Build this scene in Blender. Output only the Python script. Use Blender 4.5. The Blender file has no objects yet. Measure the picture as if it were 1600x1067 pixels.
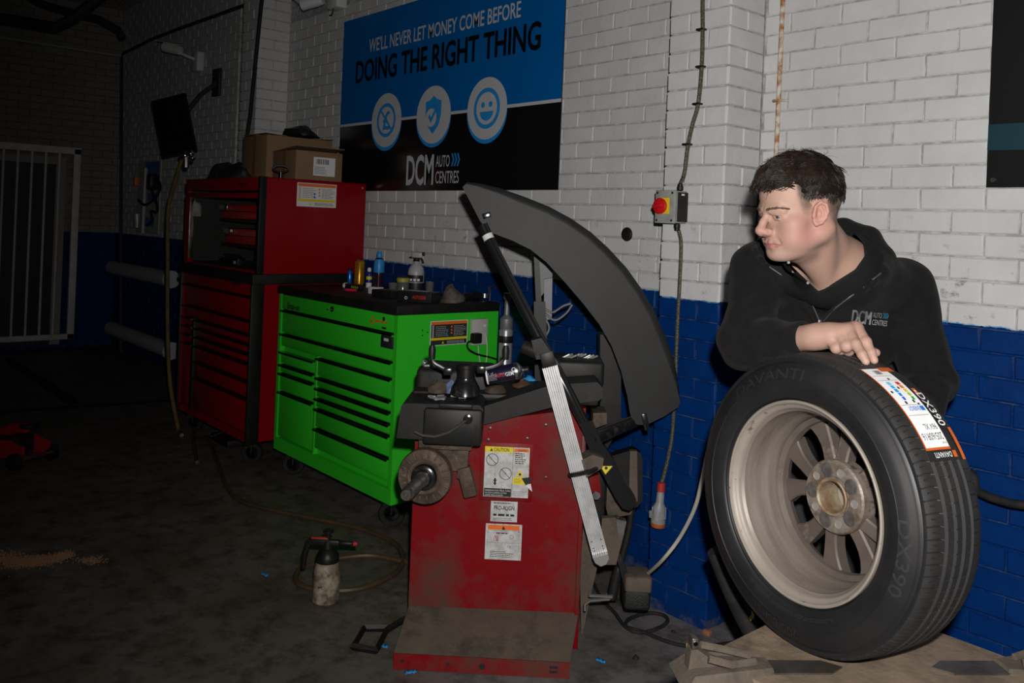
import bpy, bmesh, math, random
import numpy as np
from math import sin, cos, pi, radians, degrees, atan2, sqrt, hypot
from mathutils import Vector, Matrix
random.seed(11)
rng = np.random.default_rng(5)
sc = bpy.context.scene
col = sc.collection

# ------------------------------------------------------------------ camera
FPX, YAW, ROLL, V0, CAMH = 1346.1, -0.85355, -0.04083, 351.95, 1.5735
FW = np.array([sin(YAW), cos(YAW), 0.0])
_r = np.array([cos(YAW), -sin(YAW), 0.0])
_d = np.array([0, 0, -1.0])
RT = cos(ROLL) * _r + sin(ROLL) * _d
DN = -sin(ROLL) * _r + cos(ROLL) * _d
CAM = np.array([0, 0, CAMH])
cd = bpy.data.cameras.new('camera')
cam = bpy.data.objects.new('camera', cd)
col.objects.link(cam)
cam.matrix_world = Matrix(((RT[0], -DN[0], -FW[0], 0), (RT[1], -DN[1], -FW[1], 0), (RT[2], -DN[2], -FW[2], CAMH), (0, 0, 0, 1)))
cd.sensor_width = 36.0
cd.lens = FPX / 1600 * 36
cd.shift_y = -(533.5 - V0) / 1600
cd.clip_start = 0.05
sc.camera = cam

# ------------------------------------------------------------------ light: the photographer's flash, dim room otherwise
w = bpy.data.worlds.new('world')
sc.world = w
w.use_nodes = True
w.node_tree.nodes['Background'].inputs[0].default_value = (0.9, 0.95, 1.0, 1)
w.node_tree.nodes['Background'].inputs[1].default_value = 0.004
ld = bpy.data.lights.new('flash', 'SPOT')
ld.energy = 340
ld.color = (1.0, 0.97, 0.93)
ld.shadow_soft_size = 0.022
ld.spot_size = radians(125)
ld.spot_blend = 1.0
flash = bpy.data.objects.new('flash', ld)
col.objects.link(flash)
_fp = CAM + RT * 0.055 - DN * 0.13
flash.location = _fp
_tgt = CAM + (FW + RT * (1330 - 800) / FPX + DN * (520 - V0) / FPX) * 2.2
flash.rotation_euler = Vector(_tgt - _fp).to_track_quat('-Z', 'Y').to_euler()
vs = sc.view_settings
vs.view_transform = 'Standard'
vs.look = 'None'
vs.exposure = 0.0
vs.gamma = 1.0
vs.use_curve_mapping = False

# ------------------------------------------------------------------ helpers
def ray(u, v):
    return FW + RT * (u - 800) / FPX + DN * (v - V0) / FPX
def onY(u, v, y):
    r = ray(u, v); return CAM + r * (y / r[1])
def onX(u, v, x):
    r = ray(u, v); return CAM + r * (x / r[0])
def onZ(u, v, z):
    r = ray(u, v); return CAM + r * ((z - CAMH) / r[2])
def atD(u, v, d):
    return CAM + ray(u, v) * d
def proj(p):
    q = np.asarray(p, float) - CAM
    d = q @ FW
    return 800 + FPX * (q @ RT) / d, V0 + FPX * (q @ DN) / d, d

def srgb(h):
    if isinstance(h, str):
        c = [int(h[i:i + 2], 16) / 255 for i in (0, 2, 4)]
    else:
        c = [x / 255 for x in h]
    return tuple(x / 12.92 if x <= 0.04045 else ((x + 0.055) / 1.055) ** 2.4 for x in c)

MATS = {}
def mat(name, c=(0.5, 0.5, 0.5), rough=0.5, metal=0.0, c2=None, vscale=6.0, vlo=0.4, vhi=0.65, bump=0.0, bscale=60.0, spec=0.5,
        trans=0.0, alpha=1.0, coat=0.0, dirt=None, dscale=3.0, dlo=0.5, dhi=0.62, emit=None, estr=0.0, rough2=None, stretch=None, sss=0.0, world=False):
    """principled material; c2 = second tone mixed by noise, dirt = third tone in larger patches"""
    if name in MATS:
        return MATS[name]
    m = bpy.data.materials.new(name)
    m.use_nodes = True
    nt = m.node_tree
    N, Lk = nt.nodes, nt.links
    b = N['Principled BSDF']
    b.inputs['Base Color'].default_value = (*c, 1)
    b.inputs['Roughness'].default_value = rough
    b.inputs['Metallic'].default_value = metal
    b.inputs['Specular IOR Level'].default_value = spec
    b.inputs['Transmission Weight'].default_value = trans
    b.inputs['Alpha'].default_value = alpha
    b.inputs['Coat Weight'].default_value = coat
    if sss:
        b.inputs['Subsurface Weight'].default_value = sss
        b.inputs['Subsurface Radius'].default_value = (0.012, 0.005, 0.003)
        b.inputs['Subsurface Scale'].default_value = 1.0
    if emit:
        b.inputs['Emission Color'].default_value = (*emit, 1)
        b.inputs['Emission Strength'].default_value = estr
    if c2 or dirt or bump:
        if world:
            vec = N.new('ShaderNodeNewGeometry').outputs['Position']
        else:
            vec = N.new('ShaderNodeTexCoord').outputs['Object']
        if stretch:
            mp = N.new('ShaderNodeMapping')
            mp.inputs['Scale'].default_value = stretch
            Lk.new(vec, mp.inputs[0]); vec = mp.outputs[0]
    def noise(s, det=6, ro=0.6):
        n = N.new('ShaderNodeTexNoise')
        n.inputs['Scale'].default_value = s
        n.inputs['Detail'].default_value = det
        n.inputs['Roughness'].default_value = ro
        Lk.new(vec, n.inputs['Vector'])
        return n.outputs[0]
    def ramp(src, lo, hi):
        r = N.new('ShaderNodeMapRange')
        r.inputs[1].default_value = lo; r.inputs[2].default_value = hi
        Lk.new(src, r.inputs[0]); return r.outputs[0]
    cur = None
    def mix(fac, a, bb):
        x = N.new('ShaderNodeMix'); x.data_type = 'RGBA'
        Lk.new(fac, x.inputs[0])
        if a is None: x.inputs[6].default_value = (*c, 1)
        else: Lk.new(a, x.inputs[6])
        x.inputs[7].default_value = (*bb, 1)
        return x.outputs[2]
    if c2:
        f = ramp(noise(vscale), vlo, vhi)
        cur = mix(f, cur, c2)
        if rough2 is not None:
            rr = N.new('ShaderNodeMapRange')
            rr.inputs[3].default_value = rough; rr.inputs[4].default_value = rough2
            Lk.new(f, rr.inputs[0]); Lk.new(rr.outputs[0], b.inputs['Roughness'])
    if dirt:
        cur = mix(ramp(noise(dscale, 8, 0.7), dlo, dhi), cur, dirt)
    if cur: Lk.new(cur, b.inputs['Base Color'])
    if bump:
        bp = N.new('ShaderNodeBump')
        bp.inputs['Strength'].default_value = bump
        bp.inputs['Distance'].default_value = 0.004
        Lk.new(noise(bscale, 5), bp.inputs['Height'])
        Lk.new(bp.outputs[0], b.inputs['Normal'])
    MATS[name] = m
    return m

class MB:
    """collects verts and faces; build() links them as ONE mesh object"""
    def __init__(s): s.v = []; s.f = []
    def add(s, v, f):
        o = len(s.v)
        s.v.extend([tuple(map(float, p)) for p in v]); s.f.extend([tuple(i + o for i in q) for q in f]); return s
    def box(s, x0, x1, y0, y1, z0, z1):
        return s.add([(x0, y0, z0), (x1, y0, z0), (x1, y1, z0), (x0, y1, z0), (x0, y0, z1), (x1, y0, z1), (x1, y1, z1), (x0, y1, z1)],
                     [(3, 2, 1, 0), (4, 5, 6, 7), (0, 1, 5, 4), (1, 2, 6, 5), (2, 3, 7, 6), (3, 0, 4, 7)])
    def rbox(s, x0, x1, y0, y1, z0, z1, b=0.004, seg=2):
        bm = bmesh.new()
        bmesh.ops.create_cube(bm, size=1)
        bmesh.ops.scale(bm, vec=(abs(x1 - x0), abs(y1 - y0), abs(z1 - z0)), verts=bm.verts)
        bmesh.ops.translate(bm, vec=((x0 + x1) / 2, (y0 + y1) / 2, (z0 + z1) / 2), verts=bm.verts)
        bmesh.ops.bevel(bm, geom=bm.edges[:], offset=b, segments=seg, profile=0.5, affect='EDGES')
        return s.bm(bm)
    def bm(s, bm):
        bm.verts.index_update()
        s.add([v.co[:] for v in bm.verts], [[v.index for v in f.verts] for f in bm.faces]); bm.free(); return s
    def obox(s, c, size, ax=None, ay=None, b=0.0):
        """box about centre c with axes ax, ay (unit vectors)"""
        t = MB()
        h = [q / 2 for q in size]
        if b: t.rbox(-h[0], h[0], -h[1], h[1], -h[2], h[2], b)
        else: t.box(-h[0], h[0], -h[1], h[1], -h[2], h[2])
        ax = Vector(ax if ax is not None else (1, 0, 0)).normalized(); ay = Vector(ay if ay is not None else (0, 1, 0))
        ay = (ay - ax * ay.dot(ax)).normalized(); az = ax.cross(ay)
        c = Vector(c)
        return s.add([c + ax * p[0] + ay * p[1] + az * p[2] for p in t.v], t.f)
    def cyl(s, p0, p1, r0, r1=None, n=16, caps=True):
        r1 = r0 if r1 is None else r1
        return s.tube([p0, p1], [r0, r1], n, caps=caps)
    def tube(s, pts, r, n=8, caps=True, closed=False, flat=1.0, up=None):
        P = [Vector(p) for p in pts]; k = len(P)
        R = list(r) if hasattr(r, '__len__') else [r] * k
        T = []
        for i in range(k):
            if closed: t = P[(i + 1) % k] - P[i - 1]
            else: t = P[min(i + 1, k - 1)] - P[max(i - 1, 0)]
            T.append(t.normalized() if t.length > 1e-9 else Vector((0, 0, 1)))
        a = Vector(up) if up is not None else Vector((0, 0, 1))
        if abs(a.dot(T[0])) > 0.95: a = Vector((1, 0, 0))
        a = (a - T[0] * a.dot(T[0])).normalized()
        vs_ = []
        for i in range(k):
            a = (a - T[i] * a.dot(T[i]))
            a = a.normalized() if a.length > 1e-6 else Vector((1, 0, 0))
            b = T[i].cross(a)
            for j in range(n):
                an = 2 * pi * j / n
                vs_.append(P[i] + a * (cos(an) * R[i] * flat) + b * (sin(an) * R[i]))
        fs = []
        for i in range(k if closed else k - 1):
            for j in range(n):
                j2 = (j + 1) % n; i2 = (i + 1) % k
                fs.append((i * n + j, i * n + j2, i2 * n + j2, i2 * n + j))
        if caps and not closed:
            fs.append(tuple(range(n - 1, -1, -1))); fs.append(tuple((k - 1) * n + j for j in range(n)))
        return s.add(vs_, fs)
    def lathe(s, prof, c=(0, 0, 0), axis=(0, 0, 1), n=24, closed=False, a0=0.0, a1=2 * pi, caps=True):
        """prof = [(radius, height along axis)]"""
        ax = Vector(axis).normalized(); c = Vector(c)
        e1 = Vector((1, 0, 0)) if abs(ax.x) < 0.9 else Vector((0, 1, 0))
        e1 = (e1 - ax * e1.dot(ax)).normalized(); e2 = ax.cross(e1)
        k = len(prof); vs_ = []; full = abs(a1 - a0 - 2 * pi) < 1e-6
        m = n if full else n + 1
        for j in range(m):
            an = a0 + (a1 - a0) * j / n
            d = e1 * cos(an) + e2 * sin(an)
            for (r, h) in prof: vs_.append(c + d * r + ax * h)
        fs = []
        for j in range(n):
            j2 = (j + 1) % m
            for i in range(k if closed else k - 1):
                i2 = (i + 1) % k
                fs.append((j * k + i, j2 * k + i, j2 * k + i2, j * k + i2))
        if not closed and full and caps:
            if prof[0][0] > 1e-6: fs.append(tuple(j * k for j in range(n - 1, -1, -1)))
            if prof[-1][0] > 1e-6: fs.append(tuple(j * k + k - 1 for j in range(n)))
        return s.add(vs_, fs)
    def prism(s, poly, h0, h1, o=(0, 0, 0), ex=(1, 0, 0), ey=(0, 1, 0)):
        """polygon in the ex, ey plane pushed from h0 to h1 along ex x ey"""
        o = Vector(o); ex = Vector(ex); ey = Vector(ey); ez = ex.cross(ey).normalized(); n = len(poly)
        vs_ = [o + ex * p[0] + ey * p[1] + ez * h0 for p in poly] + [o + ex * p[0] + ey * p[1] + ez * h1 for p in poly]
        fs = [tuple(range(n - 1, -1, -1)), tuple(range(n, 2 * n))] + [(i, (i + 1) % n, n + (i + 1) % n, n + i) for i in range(n)]
        return s.add(vs_, fs)
    def ball(s, c, r, n=16, m=10):
        r = r if hasattr(r, '__len__') else (r, r, r)
        vs_ = []; fs = []
        for i in range(1, m):
            for j in range(n):
                t = pi * i / m; p = 2 * pi * j / n
                vs_.append((c[0] + r[0] * sin(t) * cos(p), c[1] + r[1] * sin(t) * sin(p), c[2] + r[2] * cos(t)))
        vs_.append((c[0], c[1], c[2] + r[2])); vs_.append((c[0], c[1], c[2] - r[2])); a = len(vs_) - 2
        for i in range(m - 2):
            for j in range(n): fs.append((i * n + j, (i + 1) * n + j, (i + 1) * n + (j + 1) % n, i * n + (j + 1) % n))
        for j in range(n):
            fs.append((a, j, (j + 1) % n)); fs.append((a + 1, (m - 2) * n + (j + 1) % n, (m - 2) * n + j))
        return s.add(vs_, fs)
    def build(s, name, m, parent=None, smooth=40, world=False):
        me = bpy.data.meshes.new(name)
        vv = s.v
        if world and parent is not None:
            inv = wm(parent).inverted()
            vv = [inv @ Vector(p) for p in vv]
        me.from_pydata(vv, [], s.f)
        me.materials.append(m)
        if smooth:
            me.polygons.foreach_set('use_smooth', [True] * len(me.polygons))
            me.set_sharp_from_angle(angle=radians(smooth))
        me.update()
        o = bpy.data.objects.new(name, me)
        col.objects.link(o)
        if parent is not None: o.parent = parent
        return o

def wm(o):
    return (wm(o.parent) @ o.matrix_basis) if o.parent else o.matrix_basis.copy()
def tag(o, label, cat, group=None, kind=None):
    o['label'] = label; o['category'] = cat
    if group: o['group'] = group
    if kind: o['kind'] = kind
    return o
def thing(name, label, cat, loc=(0, 0, 0), rz=0.0, group=None):
    o = bpy.data.objects.new(name, None)
    o.empty_display_size = 0.05
    col.objects.link(o)
    o.location = loc; o.rotation_euler = (0, 0, rz)
    return tag(o, label, cat, group)
def struct(o, label=None):
    o['kind'] = 'structure'
    if label: o['label'] = label
    return o
def cr(pts, n=8):
    """Catmull-Rom through pts"""
    P = [np.array(p, float) for p in pts]; out = []
    P = [2 * P[0] - P[1]] + P + [2 * P[-1] - P[-2]]
    for i in range(1, len(P) - 2):
        for k in range(n):
            t = k / n
            out.append(0.5 * ((2 * P[i]) + (-P[i - 1] + P[i + 1]) * t + (2 * P[i - 1] - 5 * P[i] + 4 * P[i + 1] - P[i + 2]) * t * t + (-P[i - 1] + 3 * P[i] - 3 * P[i + 1] + P[i + 2]) * t ** 3))
    out.append(P[-2]); return out
_tc = {}
def text_geo(body, bold=0.0, align='CENTER', res=3, sp=1.0):
    """flat letter mesh of height about 1 (cap height 0.7) in the XY plane"""
    k = (body, bold, align, res, sp)
    if k in _tc: return _tc[k]
    cu = bpy.data.curves.new('t', 'FONT')
    cu.body = body; cu.offset = bold; cu.align_x = align; cu.resolution_u = res; cu.fill_mode = 'FRONT'; cu.space_character = sp
    o = bpy.data.objects.new('t', cu)
    me = o.to_mesh()
    r = ([v.co[:] for v in me.vertices], [tuple(p.vertices) for p in me.polygons])
    o.to_mesh_clear(); bpy.data.objects.remove(o); bpy.data.curves.remove(cu)
    _tc[k] = r
    return r
def text_on(mb, body, o, ex, ey, size, wscale=1.0, bold=0.0, align='CENTER', lift=0.0008, shear=0.0, width=None, sp=1.0, fn=None, res=3):
    """letters on a plane: o = baseline anchor, ex/ey = unit axes of the plane; fn maps (x, y) elsewhere"""
    v, f = text_geo(body, min(bold, .008), align, res, sp)
    s = size / 0.7
    if width:
        xs = [p[0] for p in v]; wscale = width / ((max(xs) - min(xs)) * s)
    if bold:                                  # heavier strokes: overlaid, slightly shifted copies
        b2 = bold - .008 if bold > .008 and not fn else 0
        for k, (dx, dy) in enumerate(((0, 0), (-b2, 0), (b2, 0), (0, b2 * .7), (0, -b2 * .7)) if b2 else ((0, 0),)):
            _text_put(mb, v, f, fn, o, ex, ey, s, wscale, lift + k * .00015, shear, dx, dy)
        return mb
    return _text_put(mb, v, f, fn, o, ex, ey, s, wscale, lift, shear, 0, 0)
def _text_put(mb, v, f, fn, o, ex, ey, s, wscale, lift, shear, dx, dy):
    v = [(p[0] + dx, p[1] + dy) for p in v]
    if fn:
        return mb.add([fn((p[0] + shear * p[1]) * s * wscale, p[1] * s) for p in v], f)
    o = Vector(o); ex = Vector(ex); ey = Vector(ey); ez = ex.cross(ey)
    return mb.add([o + ex * ((p[0] + shear * p[1]) * s * wscale) + ey * (p[1] * s) + ez * lift for p in v], f)
def scraps(mb, o, ex, ey, x0, x1, y0, y1, rows, h, lift=0.001, fill=0.8, seed=1):
    """rows of unreadably small print as little bars"""
    r = random.Random(seed); o = Vector(o); ex = Vector(ex); ey = Vector(ey); ez = ex.cross(ey)
    for k in range(rows):
        y = y1 - (y1 - y0) * (k + 0.5) / rows; x = x0
        end = x0 + (x1 - x0) * r.uniform(fill, 1.0)
        while x < end:
            wd = r.uniform(1.2, 4.0) * h
            a, b = x, min(x + wd, end)
            mb.add([o + ex * p + ey * q + ez * lift for p, q in ((a, y - h / 2), (b, y - h / 2), (b, y + h / 2), (a, y + h / 2))], [(0, 1, 2, 3)])
            x = b + 0.7 * h
def quad(mb, o, ex, ey, x0, x1, y0, y1, lift=0.0):
    o = Vector(o); ex = Vector(ex); ey = Vector(ey); ez = ex.cross(ey)
    return mb.add([o + ex * p + ey * q + ez * lift for p, q in ((x0, y0), (x1, y0), (x1, y1), (x0, y1))], [(0, 1, 2, 3)])
def poly(mb, o, ex, ey, pts, lift=0.0):
    o = Vector(o); ex = Vector(ex); ey = Vector(ey); ez = ex.cross(ey)
    return mb.add([o + ex * p + ey * q + ez * lift for p, q in pts], [tuple(range(len(pts)))])
def ring(mb, o, ex, ey, cx, cy, r0, r1, lift=0.0, n=40, sx=1.0):
    o = Vector(o); ex = Vector(ex); ey = Vector(ey); ez = ex.cross(ey)
    if r0 <= 0:
        return mb.add([o + ex * (cx + r1 * sx * cos(2 * pi * i / n)) + ey * (cy + r1 * sin(2 * pi * i / n)) + ez * lift for i in range(n)], [tuple(range(n))])
    v = []
    for r in (r0, r1): v += [o + ex * (cx + r * sx * cos(2 * pi * i / n)) + ey * (cy + r * sin(2 * pi * i / n)) + ez * lift for i in range(n)]
    return mb.add(v, [(i, (i + 1) % n, n + (i + 1) % n, n + i)[::-1] for i in range(n)])

# plain colours used again and again
BLACK = mat('black_plastic', (0.007, 0.007, 0.0075), 0.45, spec=.3, c2=(0.014, 0.0125, 0.011), vscale=14)
INK = mat('ink_black', (0.01, 0.01, 0.011), 0.5)
PAPER = mat('paper_white', (0.72, 0.72, 0.72), 0.6)
YEL = mat('print_yellow', (0.75, 0.6, 0.02), 0.5)
ORG = mat('print_orange', (0.8, 0.16, 0.015), 0.5)
BLUP = mat('print_blue', (0.02, 0.16, 0.55), 0.5)
REDP = mat('print_red', (0.6, 0.015, 0.02), 0.5)
STEEL = mat('steel', (0.55, 0.55, 0.56), 0.3, 1.0, c2=(0.3, 0.28, 0.26), vscale=20)
CHROME = mat('chrome', (0.8, 0.8, 0.82), 0.12, 1.0)
RUBBER = mat('rubber', (0.010, 0.010, 0.011), 0.75, spec=.3, c2=(0.022, 0.02, 0.019), vscale=18)
# ------------------------------------------------------------------ structure
YW, YP = 3.10, 2.86            # main wall plane, front of the pillars
XB = -10.53                    # back wall
def wall_paint(name, mortar=False, g0=(0.62, 0.62, 0.625), g1=(0.55, 0.55, 0.56)):
    m = bpy.data.materials.new(name); m.use_nodes = True
    nt = m.node_tree; N, L = nt.nodes, nt.links; b = N['Principled BSDF']
    pos = N.new('ShaderNodeNewGeometry').outputs['Position']
    def noise(s, det=6, ro=0.6):
        n = N.new('ShaderNodeTexNoise'); n.inputs['Scale'].default_value = s; n.inputs['Detail'].default_value = det; n.inputs['Roughness'].default_value = ro
        L.new(pos, n.inputs['Vector']); return n.outputs[0]
    def rng_(src, a, c_, x=0.0, y=1.0):
        r = N.new('ShaderNodeMapRange'); r.inputs[1].default_value = a; r.inputs[2].default_value = c_; r.inputs[3].default_value = x; r.inputs[4].default_value = y
        L.new(src, r.inputs[0]); return r.outputs[0]
    def math_(op, a, c_):
        r = N.new('ShaderNodeMath'); r.operation = op
        for i, q in enumerate((a, c_)):
            if isinstance(q, (int, float)): r.inputs[i].default_value = q
            else: L.new(q, r.inputs[i])
        return r.outputs[0]
    def mix(f, a, c_):
        x = N.new('ShaderNodeMix'); x.data_type = 'RGBA'; L.new(f, x.inputs[0])
        for i, q in ((6, a), (7, c_)):
            if isinstance(q, tuple): x.inputs[i].default_value = (*q, 1)
            else: L.new(q, x.inputs[i])
        return x.outputs[2]
    sx = N.new('ShaderNodeSeparateXYZ'); L.new(pos, sx.inputs[0]); z = sx.outputs[2]
    if mortar:
        g = mix(rng_(noise(30), 0.38, 0.6), tuple(q * .84 for q in g0), tuple(q * .5 for q in g0))
        bl = mix(rng_(noise(14), 0.45, 0.6), (0.003, 0.026, 0.125), (0.045, 0.065, 0.13))
    else:
        g = mix(rng_(noise(5), 0.35, 0.7), g0, g1)
        sm = math_('MULTIPLY', rng_(noise(16, 8, 0.7), 0.6, 0.72), rng_(z, 1.75, 1.42))
        g = mix(math_('MULTIPLY', sm, 0.75), g, (0.12, 0.1, 0.085))
        bl = mix(rng_(noise(9), 0.4, 0.7), (0.0005, 0.030, 0.155), (0.0005, 0.022, 0.12))
        fl = math_('MULTIPLY', rng_(noise(90, 8, 0.75), 0.67, 0.71), rng_(z, 0.36, 0.10))
        bl = mix(fl, bl, (0.3, 0.32, 0.36))
    zz = math_('ADD', z, rng_(noise(25), 0, 1, -0.012, 0.012))
    f = math_('LESS_THAN', zz, 1.30)
    c_ = mix(f, g, bl)
    ed = math_('MULTIPLY', math_('LESS_THAN', zz, 1.304), math_('GREATER_THAN', zz, 1.297))
    c_ = mix(math_('MULTIPLY', ed, rng_(noise(40), 0.4, 0.6)), c_, (0.03, 0.25, 0.55))
    L.new(c_, b.inputs['Base Color'])
    L.new(rng_(f, 0, 1, 0.62, 0.42), b.inputs['Roughness'])
    b.inputs['Specular IOR Level'].default_value = 0.15
    bp = N.new('ShaderNodeBump'); bp.inputs['Strength'].default_value = 0.35; bp.inputs['Distance'].default_value = 0.003
    L.new(math_('ADD', noise(60, 6), math_('MULTIPLY', noise(14, 3), 1.5)), bp.inputs['Height']); L.new(bp.outputs[0], b.inputs['Normal'])
    return m
BRICK = wall_paint('painted_brick'); MORTAR = wall_paint('painted_mortar', True)
BRICKD = wall_paint('painted_brick_dark', False, (.27, .255, .235), (.22, .21, .19)); MORTARD = wall_paint('painted_mortar_dark', True, (.24, .225, .2))  # back wall set: darker, browner grey tones than the other walls

BL_, JT = 0.217, 0.0055
_bm = {}
def brick_geo(l, h, var=0):
    """one brick face: bevelled block, front at y=0 pointing to -y, slightly uneven"""
    r = random.Random(int(l * 1e4) * 7 + var)
    a, z, b = l / 2, h / 2, 0.0035
    j = lambda: r.uniform(-0.0016, 0.0016)
    v = [(-a, .03, -z), (a, .03, -z), (a, .03, z), (-a, .03, z)]
    o = [(-a + j(), .004, -z + j()), (a + j(), .004, -z + j()), (a + j(), .004, z + j()), (-a + j(), .004, z + j())]
    fr = [(-a + b + j(), j() * .4, -z + b + j()), (j(), j() * .4, -z + b + j()), (a - b + j(), j() * .4, -z + b + j()), (a - b + j(), j() * .4, z - b + j()), (j(), j() * .4, z - b + j()), (-a + b + j(), j() * .4, z - b + j())]
    V = v + o + fr
    F = [(0, 1, 5, 4), (1, 2, 6, 5), (2, 3, 7, 6), (3, 0, 4, 7), (4, 5, 10, 9, 8), (5, 6, 11, 10), (6, 7, 13, 12, 11), (7, 4, 8, 13), (8, 9, 12, 13), (9, 10, 11, 12)]
    return V, F
def brick_mesh(l, h):
    k = (round(l, 3), round(h, 4), random.randrange(4))
    if k not in _bm:
        V, F = brick_geo(l, h, k[2])
        me = bpy.data.meshes.new('brick'); me.from_pydata(V, [], F); me.materials.append(BRICK); me.update()
        _bm[k] = me
    return _bm[k]
def brick_wall(wall, o, ud, nd, rows, nmax, hidden=None, bm_=None):
    """rows = [(z centre, height, [(u0, u1), ...])]; bricks become children of wall, beyond nmax one joined part"""
    o = Vector(o); ud = Vector(ud); nd = Vector(nd)
    R = Matrix((ud, -nd, (0, 0, 1))).transposed().to_4x4()
    cand = []
    for z, h, segs in rows:
        for u0, u1 in segs:
            if u1 - u0 < 0.03: continue
            c = o + ud * ((u0 + u1) / 2) + Vector((0, 0, z))
            s = 0
            q = proj(c)
            if q[2] > 0.3 and -15 < q[0] < 1615 and -15 < q[1] < 1080 and not (hidden and hidden(c, q)):
                s = (u1 - u0) * h / q[2] ** 2
            cand.append((s, c, u1 - u0 - JT, h - JT))
    cand.sort(key=lambda t: -t[0])
    rest = MB()
    for i, (s, c, l, h) in enumerate(cand):
        c = c + nd * random.uniform(-0.0012, 0.0012)
        M = Matrix.Translation(c) @ R @ Matrix.Rotation(random.uniform(-.004, .004), 4, 'Z') @ Matrix.Rotation(random.uniform(-.006, .006), 4, 'X')
        if s > 0 and i < nmax:
            b = bpy.data.objects.new('brick', brick_mesh(l, h)); col.objects.link(b); b.parent = wall; b.matrix_basis = M
        else:
            V, F = brick_geo(l, h, i % 4)
            rest.add([M @ Vector(p) for p in V], F)
    if rest.v:
        r = rest.build('brickwork', bm_ or BRICK, wall, smooth=0); r['kind'] = 'stuff'
def stretcher(zs, c, ulen, ph):
    rows = []
    for k, z in enumerate(zs):
        e = [0.0]
        u = (ph + (k % 2) * BL_ / 2) % BL_
        while u < ulen - 0.01:
            if u > 0.01: e.append(u)
            u += BL_
        e.append(ulen)
        rows.append((z, c, list(zip(e[:-1], e[1:]))))
    return rows

floor_m = mat('floor_concrete', (0.19, 0.183, 0.195), 0.55, c2=(0.125, 0.115, 0.105), vscale=2.6, vlo=0.35, vhi=0.65, dirt=(0.042, 0.035, 0.028), dscale=8, dlo=0.46, dhi=0.70, bump=0.5, bscale=30, world=True)
# traffic grime: brown oily dirt everywhere but the swept corner by the pillar
_n, _l = floor_m.node_tree.nodes, floor_m.node_tree.links
_b = _n['Principled BSDF']; _src = _b.inputs['Base Color'].links[0].from_socket
_p = _n.new('ShaderNodeNewGeometry').outputs['Position']
_d = _n.new('ShaderNodeVectorMath'); _d.operation = 'DISTANCE'; _d.inputs[1].default_value = (-1.5, 2.3, 0); _l.new(_p, _d.inputs[0])
_z = _n.new('ShaderNodeTexNoise'); _z.inputs['Scale'].default_value = 3.0; _z.inputs['Detail'].default_value = 6; _l.new(_p, _z.inputs['Vector'])
_a = _n.new('ShaderNodeMath'); _a.operation = 'MULTIPLY_ADD'; _a.inputs[1].default_value = 1.6; _l.new(_z.outputs[0], _a.inputs[0]); _l.new(_d.outputs['Value'], _a.inputs[2])
_r = _n.new('ShaderNodeMapRange'); _r.inputs[1].default_value = 1.5; _r.inputs[2].default_value = 2.2; _l.new(_a.outputs[0], _r.inputs[0])
_m = _n.new('ShaderNodeMix'); _m.data_type = 'RGBA'; _m.blend_type = 'MULTIPLY'; _m.inputs[7].default_value = (.72, .64, .54, 1)
_l.new(_r.outputs[0], _m.inputs[0]); _l.new(_src, _m.inputs[6]); _l.new(_m.outputs[2], _b.inputs['Base Color'])
fl = MB().box(-12.0, 3.0, -3.0, 3.3, -0.2, 0).build('floor', floor_m, smooth=0); struct(fl, 'dark stained concrete workshop floor')

MT = 0.008
# main wall left of the pillar, up to the far pilaster
w1 = MB().box(-6.30, -2.322, YW + MT - .002, YW + .25, 0, 4.6).build('wall_left', MORTAR, smooth=0); struct(w1, 'grey and blue painted brick wall behind the tool cabinets')
zs = [0.054 + 0.078 * (k - 0.5) for k in range(1, 40)]
def hid_left(c, q):
    if -5.42 < c.x < -3.25 and 1.82 < c.z < 2.94: return True
    if c.x < -5.1 and c.z < 1.75: return True
    if c.x < -3.75 and c.z < 1.05: return True
    if c.x < -2.75 and c.z < 0.85: return True
    return False
brick_wall(w1, (-6.30, YW, 0), (1, 0, 0), (0, -1, 0), stretcher(zs, 0.078, 3.978, (6.30 - 3.079) % BL_), 300, hid_left)
# wall right of the pillar
w2 = MB().box(-2.02, 1.6, YW + MT - .002, YW + .25, 0, 4.6).build('wall_right', MORTAR, smooth=0); struct(w2, 'grey and blue painted brick wall behind the man')
zs = [0.03 + 0.0789 * (k - 0.5) for k in range(1, 40)]
brick_wall(w2, (-2.02, YW, 0), (1, 0, 0), (0, -1, 0), stretcher(zs, 0.0789, 3.6, (2.02 - 1.575 + .1085) % BL_), 300)
# near pillar: front 1.5 bricks, right side 1 brick
w3 = MB().box(-2.322 + MT, -2.018 - MT, YP + MT - .002, YW + .2, 0, 4.6).build('wall_pillar', MORTAR, smooth=0); struct(w3, 'brick pillar carrying the isolator switch')
ra, rb = [], []
for k in range(1, 40):
    z = 0.038 + 0.0787 * (k - 0.5)
    if k % 2: ra.append((z, .0787, [(0, .1045), (.1045, .304)])); rb.append((z, .0787, [(0, .12), (.12, .24)]))
    else: ra.append((z, .0787, [(0, .2), (.2, .304)])); rb.append((z, .0787, [(0, .24)]))
brick_wall(w3, (-2.322, YP, 0), (1, 0, 0), (0, -1, 0), ra, 150)
brick_wall(w3, (-2.018, YP, 0), (0, 1, 0), (1, 0, 0), rb, 140)
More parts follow.
